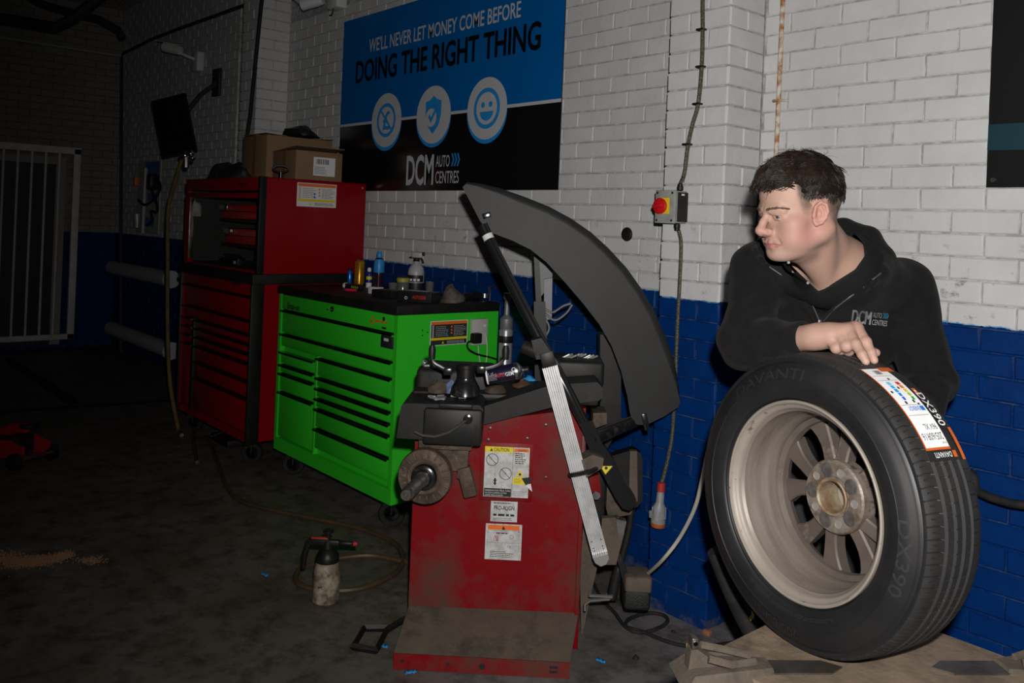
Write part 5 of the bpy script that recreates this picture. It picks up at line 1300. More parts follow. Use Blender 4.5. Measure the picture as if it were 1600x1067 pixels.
for k, (u, v) in enumerate(spots):
    q = on_tray(u, v, .936 if v > 610 else BL(675, 574, .34)[2] + .001)
    if v <= 610: q = B2W(np.array([BL(u, v, .36)[0], .40 + r_.uniform(-.06, .08), BL(675, 574, .34)[2] + .001]))
    if wproto is None:
        wproto = MB().rbox(-.014, .014, -.006, .006, 0, .007, .0015).build('wheel_weight', wmt); o = wproto
    else:
        o = wproto.copy(); col.objects.link(o)
    o.location = q; o.rotation_euler = (0, 0, r_.uniform(0, 3.1))
    tag(o, 'small zinc wheel weight scattered at the left end of the balancer tray', 'wheel weight', 'wheel weights at the left of the tray')
for k in range(9):
    l = np.array([BL(884 + k * 5.5, 566, .45)[0], .45 + r_.uniform(-.03, .05), BL(945, 566, .36)[2] + .001])
    o = wproto.copy(); col.objects.link(o); o.location = B2W(l); o.rotation_euler = (r_.uniform(-.2, .2), -.5, r_.uniform(.2, 1.6)); o.scale = (1.3, 1, 1)
    tag(o, 'pale wheel weight in the pile on the rear shelf behind the hood arm', 'wheel weight', 'wheel weights on the rear shelf')
# silver cylinder behind
q = onY(789, 560, 2.86)
cyo = thing('air_cylinder', 'upright silver cylinder standing behind the green cabinet corner', 'cylinder', (q[0], 2.86, 0))
MB().lathe([(.035, 0), (.035, 1.04), (.03, 1.05)], n=20).build('barrel', mat('cyl_silver', (.42, .43, .45), .35, .6), cyo)
MB().lathe([(.037, .98), (.038, .985), (.038, 1.01), (.037, 1.015)], n=20).build('band', BLACK, cyo)
MB().lathe([(.03, 1.05), (.033, 1.055), (.033, 1.10), (.02, 1.115), (.014, 1.12), (.013, 1.2), (.02, 1.2), (.02, 1.23), (0, 1.23)], n=16).build('neck', mat('cyl_grey', (.25, .25, .26), .45, .5), cyo)
# ------------------------------------------------------------------ tyre changer turntable
TC = np.array([-.834, 1.838, 0.0]); TH, TZ = .272, .662
tch = thing('tyre_changer', 'dusty tyre changer turntable with clamp jaws under the wheel', 'tyre changer', tuple(TC))
grime = mat('turntable_grime', (.205, .15, .105), .8, c2=(.11, .083, .06), vscale=11, vlo=.35, vhi=.68, dirt=(.045, .036, .03), dscale=6, dlo=.58, dhi=.72, bump=.5, bscale=60, rough2=.6)
jdust = mat('jaw_dust', (.095, .075, .056), .85, c2=(.06, .048, .036), vscale=16, bump=.7, bscale=80)
worn = mat('worn_steel', (.16, .15, .14), .42, .8, c2=(.09, .08, .07), vscale=16, dirt=(.22, .17, .12), dscale=8, dlo=.55, dhi=.7)
c_ = .03
MB().prism([(-TH + c_, -TH), (TH - c_, -TH), (TH, -TH + c_), (TH, TH - c_), (TH - c_, TH), (-TH + c_, TH), (-TH, TH - c_), (-TH, -TH + c_)], TZ - .022, TZ).build('turntable', grime, tch, smooth=0)
MB().lathe([(.10, .5), (.10, TZ - .06), (.16, TZ - .022)], n=32).build('spindle_column', worn, tch)
MB().rbox(-.22, .26, -.26, .24, 0, .5, .01).build('cabinet', mat('changer_red', (.28, .01, .012), .45), tch)
DV = Vector((.6, .8, 0)).normalized()
ang0 = atan2(DV.y, DV.x)
OUT = -Vector((.271, .351, 0)).length          # outer end of a jaw, measured from the centre along its line
def jaw(k):
    R = Matrix.Rotation(ang0 + k * pi / 2, 3, 'Z')
    def tr(mb):
        mb.v = [tuple(R @ Vector((p[0] + OUT, p[1], p[2])) + Vector((0, 0, TZ))) for p in mb.v]; return mb
    base = tr(MB().add([(-.012, -.062, -.022), (.10, -.062, -.022), (.19, -.03, -.004), (.19, .03, -.004), (.10, .062, -.022), (-.012, .062, -.022), (.014, -.046, .006), (.09, -.044, .014), (.185, -.022, .012), (.185, .022, .012), (.09, .044, .014), (.014, .046, .006)],
                       [(0, 1, 7, 6), (1, 2, 8, 7), (2, 3, 9, 8), (3, 4, 10, 9), (4, 5, 11, 10), (5, 0, 6, 11), (6, 7, 8, 9, 10, 11), (5, 4, 3, 2, 1, 0)])).build('jaw', jdust, tch, smooth=0)
    tr(MB().prism([(.12, -.028), (.31, -.026), (.345, 0), (.31, .026), (.12, .028)], 0, .004)).build('slide', worn, base, smooth=0)
    tr(MB().prism([(.008, .004), (.085, .012), (.05, .03), (.026, .046), (.012, .044)], -.015, .015, (0, 0, 0), (1, 0, 0), (0, 0, 1))).build('jaw_block', jdust, base, smooth=0)
    tr(MB().rbox(.014, .028, -.014, .014, .042, .068, .003)).build('jaw_tooth', worn, base)
    tr(MB().cyl((.021, -.016, .058), (.021, .016, .058), .005, n=8)).build('pin', CHROME, base)
    tr(MB().tube([(.045, -.03, .034), (.09, -.034, .024), (.15, -.012, .02)], .008, 6)).build('jaw_rib', jdust, base)
    tr(MB().tube([(.045, .03, .034), (.09, .034, .024), (.15, .012, .02)], .008, 6)).build('jaw_rib', jdust, base)
for k in range(4): jaw(k)
bp_ = [atD(u, v, 2.45) for u, v in ((1118, 860), (1140, 915), (1158, 955), (1180, 1000), (1190, 1040))]
MB().tube(cr(bp_), .026, 10).build('air_line', RUBBER, tch, world=True)
MB().tube([p_ + RT * .006 for p_ in cr(bp_)[17:19]], .0235, 10).build('yellow_tag', YEL, tch, world=True)

# ------------------------------------------------------------------ the wheel
WC = np.array([-1.0055, 1.7532, .9885]); WAZ, WEL = .2271, -.0239
wh_ = thing('car_tyre_and_rim', 'tyre on a dirty alloy rim standing upright on the turntable under the man\'s hand', 'wheel', tuple(WC), -WAZ)
wh_.rotation_euler = (WEL, 0, -WAZ)
tyre_m = mat('tyre_rubber', (.0095, .0094, .0105), .5, spec=.4, c2=(.0135, .013, .0135), vscale=9, dirt=(.02, .0185, .017), dscale=5, dlo=.58, dhi=.8)
tread_m = mat('tread_rubber', (.017, .0166, .017), .6, spec=.35, c2=(.023, .022, .0215), vscale=14, dirt=(.03, .027, .024), dscale=9, dlo=.56, dhi=.76)
RO = .3262
side = [(.2185, .010), (.222, .002), (.2255, -.0045), (.229, -.005), (.231, -.0075), (.236, -.0095), (.246, -.0135), (.256, -.0155), (.2645, -.0162), (.2655, -.0172), (.2675, -.0172), (.2685, -.0158), (.280, -.0135), (.290, -.0095), (.298, -.0045), (.3015, -.0030), (.303, -.0005), (.3075, .0028), (.312, .0022), (.3154, .003)]
MB().lathe(side, (0, 0, 0), (0, 1, 0), 160, caps=False).build('sidewall', tyre_m, wh_, smooth=30)
MB().lathe([(r, .169 - h) for r, h in side][::-1], (0, 0, 0), (0, 1, 0), 96, caps=False).build('sidewall', tyre_m, wh_, smooth=30)
# tread: circumferential grooves + sipes pressed into the ribs
hs_ = np.concatenate([np.array([.003, .006, .010, .014, .018, .022, .026, .030, .034, .038])])
G = [(.046, .009), (.073, .009), (.098, .009), (.125, .008)]
prof = []
h = .003
def crown(h): return RO - .62 * abs(h - .0845) ** 2.0 * 1.0 - (0.0 if abs(h - .0845) < .062 else 11.0 * (abs(h - .0845) - .062) ** 2 * 1.6)
marks = [.003, .007, .011, .016, .021, .026, .031, .036, .0405]
for c0, wd in G: marks += [c0 - wd / 2 - .0008, c0 - wd / 2 + .0015, c0 + wd / 2 - .0015, c0 + wd / 2 + .0008]
marks += [.058, .062, .084, .088, .110, .113, .133, .138, .143, .148, .153, .158, .162, .166]
marks = sorted(marks)
PER, DL = 2 * pi / 84, .0026 / RO                 # one lateral slit per period, slit width DL
angs = []
for q in range(84): angs += [(q * PER, 0), (q * PER + .25 * DL, 1), (q * PER + DL, 1), (q * PER + 1.25 * DL, 0), (q * PER + .45 * PER, 0), (q * PER + .45 * PER + .25 * DL, 2), (q * PER + .45 * PER + DL, 2), (q * PER + .45 * PER + 1.25 * DL, 0)]
NS = len(angs)
V = []; F_ = []
for a, cut in angs:
    for i, h in enumerate(marks):
        r = crown(h); s = abs(h - .0845)
        aa = a + 1.1 * (h - .02) ** 2 * 60 * .35 * (1 if h < .05 else 0)      # slits curve towards the shoulder
        for c0, wd in G:
            if abs(h - c0) <= wd / 2 - .0014: r -= .0065
        if cut == 1 and (.006 < h < .0385 or .131 < h < .163): r -= .0042
        if cut == 2 and (.052 < h < .066 or .078 < h < .093 or .104 < h < .118 or .012 < h < .03): r -= .0026
        V.append((r * sin(aa), h, r * cos(aa)))
k = len(marks)
for j in range(NS):
    for i in range(k - 1):
        j2 = (j + 1) % NS; F_.append((j * k + i, j * k + i + 1, j2 * k + i + 1, j2 * k + i))
MB().add(V, F_).build('tread', tread_m, wh_, smooth=28)
def side_pt(r, th, lift=0.0):
    hh = np.interp(r, [p[0] for p in side], [p[1] for p in side])
    return Vector((r * sin(th), hh - lift, r * cos(th)))
def sidewall_text(body, rr, th0, size, ws=1.0):
    t = MB(); text_on(t, body, 0, 0, 0, size, wscale=ws, fn=lambda x, y: side_pt(rr + y, th0 + x / rr, .0012), bold=.012)
    t.build('sidewall_lettering', mat('tyre_letters', (.0165, .0163, .0175), .6, spec=.35), wh_, 0)
sidewall_text('205/60R16', .272, radians(188), .02, 1.1)
sidewall_text('DAVANTI', .268, radians(-22), .024, 1.5)
sidewall_text('DX390', .268, radians(96), .024, 1.5)
t = MB()
for k in range(60):
    a = radians(150 + k * 1.0); 
    for dr in (0, .004): 
        if random.random() < .8: t.add([side_pt(.2395 + dr, a, .0008), side_pt(.2395 + dr, a + .011, .0008), side_pt(.242 + dr, a + .011, .0008), side_pt(.242 + dr, a, .0008)], [(0, 1, 2, 3)])
t.build('sidewall_small_print', MATS['tyre_letters'], wh_, 0)
# rim
rimm = mat('rim_alloy', (.27, .238, .205), .55, .2, c2=(.24, .205, .175), vscale=9, dirt=(.12, .09, .065), dscale=22, dlo=.6, dhi=.66, stretch=(1, 3, 1))
bar_m = mat('rim_barrel', (.215, .185, .16), .5, .25, c2=(.17, .14, .12), vscale=7, dirt=(.12, .095, .08), dscale=9, dlo=.5, dhi=.75, stretch=(.6, 6, .6))
spk = mat('spoke_brown', (.10, .08, .068), .6, .15, c2=(.075, .058, .05), vscale=12, dirt=(.17, .14, .11), dscale=12, dlo=.58, dhi=.7)
MB().lathe([(.2175, .016), (.2185, .006), (.2205, .001), (.2195, -.0035), (.2165, -.005), (.213, -.003), (.2115, .002), (.207, .006), (.2035, .008), (.201, .012), (.1995, .018)], (0, 0, 0), (0, 1, 0), 128, caps=False).build('rim_flange', rimm, wh_, smooth=35)
MB().lathe([(.1995, .018), (.1945, .024), (.1935, .040), (.1915, .046), (.189, .060), (.1885, .078), (.184, .088), (.182, .1), (.181, .118), (.186, .130), (.19, .15), (.2, .162)], (0, 0, 0), (0, 1, 0), 128, caps=False).build('rim_barrel', bar_m, wh_, smooth=35)
MB().lathe([(.182, .118), (.170, .126), (.167, .140), (.175, .158), (.2, .17), (.215, .168)], (0, 0, 0), (0, 1, 0), 96, caps=False).build('outer_ring', spk, wh_, smooth=35)
hy = .118
SA = [radians(246 + 72 * k) for k in range(5)]
for a in SA:
    for s in (-1, 1):
        mb = MB(); N = 7; V = []
        for i in range(N):
            t_ = i / (N - 1); r = .066 + (.176 - .066) * t_
            an = a + s * (.19 + .14 * t_ - .10 * t_ * (1 - t_))
            w2 = .0165 + .012 * (t_ - .45) ** 2 + (.012 * t_ ** 3)
            hh = hy + .004 + .014 * sin(t_ * pi * .5)
            c = Vector((r * cos(an), 0, r * sin(an))); d = Vector((-sin(an), 0, cos(an)))
            V += [c - d * w2 + Vector((0, hh + .004, 0)), c - d * (w2 - .004) + Vector((0, hh, 0)), c + d * (w2 - .004) + Vector((0, hh, 0)), c + d * w2 + Vector((0, hh + .004, 0)), c + d * (w2 * .8) + Vector((0, hh + .035, 0)), c - d * (w2 * .8) + Vector((0, hh + .035, 0))]
        mb.add(V, [(i * 6 + j, i * 6 + (j + 1) % 6, (i + 1) * 6 + (j + 1) % 6, (i + 1) * 6 + j) for i in range(N - 1) for j in range(6)] + [tuple(range(5, -1, -1)), tuple((N - 1) * 6 + j for j in range(6))])
        mb.build('spoke', spk, wh_, smooth=40)
hubm = mat('hub_face', (.27, .235, .205), .5, .45, c2=(.15, .10, .07), vscale=24, dirt=(.09, .06, .045), dscale=34, dlo=.55, dhi=.64, bump=.4, bscale=90)
hub = MB().lathe([(.083, .150), (.0825, .112), (.079, .1075), (.072, .107), (.047, .107), (.044, .1095), (.0405, .1095)], (0, 0, 0), (0, 1, 0), 64, caps=False).build('hub', hubm, wh_, smooth=35)
MB().lathe([(.0405, .1095), (.043, .103), (.0405, .1), (.036, .103), (.0345, .112), (.0345, .165)], (0, 0, 0), (0, 1, 0), 48, caps=False).build('centre_bore', mat('bore_rust', (.27, .22, .15), .55, .3, c2=(.16, .09, .045), vscale=30), hub, smooth=35)
MB().lathe([(.0, .166), (.036, .164)], (0, 0, 0), (0, 1, 0), 32, caps=False).build('centre_cap', mat('cap_grey', (.2, .19, .16), .5), hub)
for k in range(5):
    a = radians(90 - 17 + 72 * k); c = (.060 * cos(a), .1068, .060 * sin(a))
    MB().lathe([(.0095, 0), (.0098, -.0012), (.0085, -.0014), (.0075, .004), (0, .005)], c, (0, 1, 0), 20).build('bolt_hole', mat('bolt_grey', (.33, .31, .29), .5, .5), hub)
    a += radians(36); c = (.060 * cos(a), .1066, .060 * sin(a))
    MB().lathe([(.0175, .0), (.0165, -.0006), (.011, .0002), (0, .0004)], c, (0, 1, 0), 16).build('cast_pocket', mat('pocket_dark', (.07, .062, .058), .6, .4, c2=(.12, .11, .1), vscale=60), hub)
wgt = [Vector((.196 * sin(a), .03, .196 * cos(a))) for a in (radians(196), radians(198), radians(200))]
# paper tread label
def tp(th, h, lift=.0018):
    r = RO + lift - .35 * abs(h - .0845) ** 2; return Vector((r * sin(th), h, r * cos(th)))
T0, T1, H0, H1, HW = radians(19.5), radians(61), .040, .145, .113
def patch(name, m, th0, th1, h0, h1, lift, parent, fn=None):
    n = max(2, int((th1 - th0) / .03)); t = MB(); V = []
    for i in range(n + 1):
        th = th0 + (th1 - th0) * i / n
        for h in (h0, (h0 + h1) / 2, h1): V.append(tp(th, h, lift))
    return MB().add(V, [(i * 3 + j, i * 3 + j + 1, i * 3 + j + 4, i * 3 + j + 3) for i in range(n) for j in (0, 1)]).build(name, m, parent, smooth=40)
lbw = mat('tread_label_white', (.85, .855, .87), .5, c2=(.78, .785, .8), vscale=18, bump=.15, bscale=40)
lk_ = mat('tread_label_black', (.012, .012, .013), .4)
lor = mat('tread_label_orange', (.55, .1, .01), .45)
lab = patch('tread_label', lk_, T0 + .05, T1, H0, H1, .0018, wh_)
patch('label_white', lbw, T0, radians(56.6), H0 + .002, HW, .0026, lab)
patch('label_orange_edge', lor, T0, radians(57.2), H0 - .001, H0 + .0026, .003, lab)
patch('label_orange_edge', lor, radians(56.4), radians(57.3), H0, HW, .0032, lab)
patch('label_orange_corner', lor, T0 - .01, T0 + .04, HW - .022, H1 - .012, .0034, lab)
patch('label_orange_strip', lor, radians(49.5), T1 + .005, H1 - .008, H1 + .001, .0034, lab)
def ltxt(name, body, th, h, size, width, m, rot, bold=.0, lift=.0038):
    """rot 0: reads towards -h with tops towards +theta; rot 1: reads along +theta with tops towards +h"""
    t = MB()
    if rot == 0: fn = lambda x, y: tp(th + y / RO, h - x, lift)
    else: fn = lambda x, y: tp(th + x / RO, h + y, lift)
    text_on(t, body, 0, 0, 0, size, width=width, fn=fn, bold=bold); return t.build(name, m, lab, 0)
blk2 = mat('label_ink', (.02, .02, .02), .5)
ltxt('lettering', '205/60R16', radians(51.2), .077, .0150, .060, blk2, 0)
ltxt('lettering', '96V XL', radians(47.8), .086, .0125, .038, blk2, 0)
ltxt('lettering', 'DX 390', radians(54.6), .103, .004, .013, blk2, 0)
ltxt('lettering', 'DX390', radians(41.5), .1185, .0195, .082, PAPER, 1, .02)
ltxt('lettering', 'DAVANTI', radians(58.2), .083, .0105, .05, PAPER, 0, .02)
ltxt('lettering', 'ENERGY', radians(40.4), .076, .0105, .034, BLUP, 0, .01)
patch('flag', BLUP, radians(40.3), radians(42.3), .095, .107, .0036, lab)
patch('logo_drop', lor, radians(57.9), radians(60.2), .113, .124, .0036, lab); patch('logo_drop', lor, radians(32), radians(35.5), .118, .130, .0036, lab); patch('logo_core', PAPER, radians(33), radians(34), .121, .126, .004, lab)
for k, cc_ in enumerate(((.16, .5, .75), (.03, .4, .75), (.01, .3, .72), (.01, .22, .68), (.01, .12, .6))): patch('wet_grip_arrow', mat('lb%d' % k, cc_, .5), radians(28.3 + 1.9 * k), radians(29.9 + 1.9 * k), .062 + .001 * k, .074, .0034, lab)
for k, cc_ in enumerate(((.6, .02, .02), (.7, .2, .01), (.7, .5, .01), (.3, .5, .02), (.02, .3, .05))): patch('fuel_arrow', mat('lc%d' % k, cc_, .5), radians(28.3 + 1.9 * k), radians(29.9 + 1.9 * k), .090 + .001 * k, .102, .0034, lab)
for th, h, s in ((31, .083, .004), (33, .052, .004), (26, .083, .004), (38, .066, .005), (37.5, .092, .005), (39, .1, .003)): patch('class_mark', blk2, radians(th), radians(th + s * 260), h - .003, h + .003, .0034, lab)
r_ = random.Random(2)
t = MB(); h = .066
while h < .086:
    wd = r_.choice((.0007, .0011, .0016))
    t.add([tp(radians(21), h, .0036), tp(radians(23.6), h, .0036), tp(radians(23.6), h + wd, .0036), tp(radians(21), h + wd, .0036)], [(0, 1, 2, 3)]); h += wd + r_.choice((.0009, .0013))
t.build('barcode', blk2, lab, 0)
for th in (27.2, 39.6, 44, 24.5): patch('fold_line', mat('label_grey', (.3, .3, .31), .5), radians(th), radians(th + .25), .045, .105, .0034, lab)

# ------------------------------------------------------------------ floor things
def floor_cable(name, label, px, r, m, z=None, cat='cable', extra=None):
    pts = [onZ(u, v, r * .95) if not isinstance(u, tuple) else np.array(u) for u, v in px]
    o = thing(name, label, cat, tuple(pts[len(pts) // 2] * np.array([1, 1, 0])))
    MB().tube(cr(pts), r, 8).build('sheath', m, o, world=True); return o
fcab = floor_cable('floor_cable', 'black cable looping on the floor between balancer and pillar with yellow tag', ((918, 880), (925, 905), (940, 935), (960, 957), (977, 979), (1000, 988), (1027, 982), (1043, 971), (1036, 961), (1013, 958), (985, 966), (978, 978), (1005, 987), (1039, 1001), (1072, 1009), (1110, 1009), (1150, 1003)), .0075, RUBBER)
q = onZ(1079, 1009, .008); MB().tube([q + (-.012, -.012, 0), q + (.012, .012, 0)], .0088, 8).build('yellow_tag', YEL, fcab, world=True)
hosem = mat('hose_brown', (.075, .042, .018), .55, c2=(.045, .032, .02), vscale=8)
floor_cable('air_hose', 'brown air hose looping across the floor past the pump sprayer', ((322, 683), (332, 700), (343, 730), (355, 762), (378, 783), (410, 793), (450, 802), (500, 812), (560, 825), (605, 842), (626, 860), (628, 884), (605, 903), (560, 920), (505, 922), (470, 914), (462, 899), (480, 884), (530, 872), (580, 868), (625, 876), (650, 884)), .0125, hosem, cat='hose')
floor_cable('air_hose', 'dark air hose end hanging behind the left castor of the red cabinet', ((304, 662), (302, 680), (304, 700), (308, 722)), .012, hosem, cat='hose')
wc_ = [B2W(np.array([BL(1012, 903, .27)[0], .30, BL(1012, 903, .27)[2]]))] + [atD(u, v, d) for u, v, d in ((1035, 875, 3.05), (1062, 840, 2.95), (1085, 795, 2.8), (1097, 750, 2.65), (1104, 715, 2.5), (1112, 690, 2.42), (1130, 670, 2.38))]
o = thing('white_cable', 'white cable sagging from the balancer pendant towards the tyre changer', 'cable', tuple(wc_[3])); MB().tube(cr(wc_), .0065, 8).build('sheath', wl, o, world=True)
# pump sprayer
q = onZ(509, 939, 0)
ps = thing('pump_sprayer', 'dirty pale pump sprayer bottle with black trigger head on the floor', 'sprayer', tuple(q), .8)
MB().lathe([(.048, 0), (.054, .006), (.054, .12), (.05, .15), (.046, .165), (.046, .17)], n=28).build('flask', mat('sprayer_dirty', (.34, .29, .22), .6, c2=(.12, .085, .055), vscale=18, vlo=.38, vhi=.6, dirt=(.05, .035, .025), dscale=26, dlo=.56, dhi=.64), ps)
MB().lathe([(.047, .165), (.048, .168), (.046, .19), (.034, .21), (.022, .22), (.018, .25), (.0, .25)], n=24).build('collar', BLACK, ps)
hd = MB().rbox(-.085, .05, -.014, .014, .228, .255, .008).build('head', BLACK, ps)
MB().tube([(-.08, 0, .24), (-.095, 0, .19), (-.1, 0, .13)], [.013, .012, .010], 8).build('trigger_handle', BLACK, ps)
MB().rbox(-.07, .0, -.01, .01, .254, .262, .003).build('trigger_lever', mat('lever_red', (.3, .03, .015), .5), hd)
MB().lathe([(.01, 0), (.011, .004), (.01, .05), (.006, .055)], (.05, 0, .242), (1, 0, 0), 12).build('nozzle_tube', BLACK, hd)
MB().lathe([(.009, 0), (.01, .002), (.009, .016), (0, .018)], (.105, 0, .242), (1, 0, 0), 12).build('nozzle', mat('nozzle_red', (.35, .03, .03), .5), hd)
MB().lathe([(.009, .25), (.009, .278), (.022, .284), (.022, .291), (.018, .294), (0, .294)], n=18).build('pump_knob', BLACK, ps)
# scraps of blue nitrile
bs = mat('scrap_blue', (.02, .22, .5), .5)
for u, v, r, lab_ in ((598, 1011, .5, 'torn blue glove scrap beside the brake pedal'), (642, 1052, 1.2, 'blue scrap in front of the balancer lip'), (938, 1034, .3, 'long blue scrap on the floor right of the balancer'), (413, 899, .2, 'tiny blue scrap on the dark floor left of the sprayer'), (953, 931, .2, 'blue scrap beneath the balancer wire rest')):
    q = onZ(u, v, .001); m_b = MB(); n = 7
    rr = random.Random(u); V = [(q[0] + .03 * cos(r) * (i / n - .5) * 1.4 - sin(r) * s * .008, q[1] + .03 * sin(r) * (i / n - .5) * 1.4 + cos(r) * s * .008, .002 + .006 * abs(sin(i * 1.3)) + (0.004 if s > 0 else 0)) for i in range(n + 1) for s in (-1, 1)]
    m_b.add(V, [(i * 2, i * 2 + 2, i * 2 + 3, i * 2 + 1) for i in range(n)])
    o = m_b.build('blue_scrap', bs); md = o.modifiers.new('t', 'SOLIDIFY'); md.thickness = .0012
    tag(o, lab_, 'scrap', 'blue glove scraps on the floor')
for u, v, s, lab_ in ((1052, 988, .009, 'small black nut on the floor below the pillar'), (994, 1029, .012, 'dark lump of grit on the floor right of the balancer')):
    lump('floor_grit', lab_, 'grit', tuple(onZ(u, v, 0)), (s, s, s), RUBBER, int(u), 10, .3)
oc = MB().rbox(-2.015, -1.985, 2.835, 2.858, 0, .02, .003).build('brick_chip', mat('chip_orange', (.3, .12, .06), .8)); tag(oc, 'orange brick chip at the foot of the pillar corner', 'chip')
# spilled absorbent granules at far left
rs = random.Random(9); t = MB()
for k in range(2600):
    a = rs.random(); u = -20 + 130 * a + rs.gauss(0, 5); v = 868 + 12 * sin(a * 3) - 4 * a + rs.gauss(0, 7 * (1 - .6 * a))
    if rs.random() < .06: u = 140 + rs.gauss(0, 10); v = 876 + rs.gauss(0, 3)
    p = onZ(u, v, 0); s = rs.uniform(.0018, .004)
    t.add([(p[0] - s, p[1] - s, 0), (p[0] + s, p[1] - s * .5, 0), (p[0], p[1] + s, 0), (p[0], p[1], s * 1.6)], [(0, 1, 3), (1, 2, 3), (2, 0, 3)])
gr = t.build('absorbent_granules', mat('granules', (.30, .15, .075), .9), smooth=0); tag(gr, 'spill of orange-brown absorbent granules on the dark floor', 'granules', kind='stuff')
# red trolley jack at the left edge
q = onZ(24, 722, 0); jk = thing('trolley_jack', 'red trolley jack parked on the dark floor at the left edge', 'jack', tuple(q), .5)
jr = mat('jack_red', (.35, .01, .015), .4)
for s in (-1, 1): MB().prism([(-.32, .05), (.12, .05), (.17, .09), (.17, .13), (.05, .16), (-.32, .14)], s * .09 - .006, s * .09 + .006, (0, 0, 0), (1, 0, 0), (0, 0, 1)).build('side_plate', jr, jk, smooth=0)
MB().rbox(-.3, .06, -.08, .08, .06, .17, .01).build('power_unit', BLACK, jk)
MB().tube([(-.12, 0, .16), (.0, 0, .21), (.08, 0, .22)], [.04, .035, .03], 12).build('lift_arm', jr, jk)
MB().lathe([(.05, 0), (.055, .01), (.05, .02), (0, .02)], (.1, 0, .225), (0, 0, 1), 16).build('saddle', BLACK, jk)
MB().cyl((.14, -.14, .05), (.14, .14, .05), .018, n=10).build('axle', STEEL, jk)
for s in (-1, 1): MB().lathe([(0, -.02), (.048, -.02), (.05, -.01), (.05, .01), (.048, .02), (0, .02)], (.14, s * .13, .05), (0, 1, 0), 18).build('wheel', BLACK, jk)
for s in (-1, 1): MB().lathe([(0, -.015), (.038, -.015), (.04, .015), (0, .015)], (-.28, s * .10, .04), (0, 1, 0), 16).build('wheel', BLACK, jk)
MB().tube([(-.3, 0, .12), (-.6, 0, .5)], .014, 8).build('handle', STEEL, jk)
# grey tray under the red cabinet
q = onZ(358, 700, 0); tr_ = thing('drain_tray', 'dark drain tray with wire handle under the red cabinet', 'tray', tuple(q))
MB().rbox(-.28, .02, -.02, .2, 0, .05, .01).build('pan', BLACK, tr_)
MB().tube([onZ(330, 682, .06), onZ(345, 676, .09), onZ(363, 674, .09), onZ(365, 690, .05)], .006, 6).build('wire_handle', STEEL, tr_, world=True)
# dark channel strips in the floor at the far left
for k, (a, b) in enumerate((((-10, 645), (270, 626)), ((10, 560), (120, 632)))):
    p0, p1 = onZ(*a, .002), onZ(*b, .002); d = Vector(p1 - p0); c = (p0 + p1) / 2
    s = MB().obox(c, (d.length, .09, .006), d, (0, 0, 1)) if False else MB().obox(c, (d.length, .10, .006), d, Vector((0, 0, 1)).cross(d))
    struct(s.build('trim_%d' % (k + 2), RUBBER, smooth=0), 'dark channel strip set in the far floor')
# ------------------------------------------------------------------ the man: signed-distance sculpt turned into meshes
f32 = np.float32
def V3(*a): return np.array(a, f32)
def cap(P, a, b, ra, rb=None):
    rb = ra if rb is None else rb
    a = np.asarray(a, f32); b = np.asarray(b, f32); ba = b - a
    h = np.clip(((P - a) @ ba) / float(ba @ ba + 1e-12), 0, 1)
    return np.linalg.norm(P - a - h[:, None] * ba, axis=1) - (ra + (rb - ra) * h)
def ell(P, c, r, R=None):
    q = P - np.asarray(c, f32)
    if R is not None: q = q @ np.asarray(R, f32)          # columns of R = axes
    r = np.asarray(r, f32)
    k0 = np.linalg.norm(q / r, axis=1); k1 = np.linalg.norm(q / (r * r), axis=1) + 1e-9
    return k0 * (k0 - 1) / k1
def smin(a, b, k):
    h = np.maximum(k - np.abs(a - b), 0) / k
    return np.minimum(a, b) - h * h * k * .25
def smax(a, b, k): return -smin(-a, -b, k)
def chain(P, pts, rs, k=.004):
    d = None
    for i in range(len(pts) - 1):
        e = cap(P, pts[i], pts[i + 1], rs[i] if hasattr(rs, '__len__') else rs, rs[i + 1] if hasattr(rs, '__len__') else rs)
        d = e if d is None else smin(d, e, k)
    return d
def local(fn, c, rad):
    """evaluate fn only near c"""
    c = np.asarray(c, f32)
    def g(P):
        dd = np.linalg.norm(P - c, axis=1)
        out = (dd - rad + .05).astype(f32) if False else np.maximum(dd - rad, 0).astype(f32) + .08
        m = dd < rad
        if m.any(): out[m] = fn(P[m])
        return out
    return g
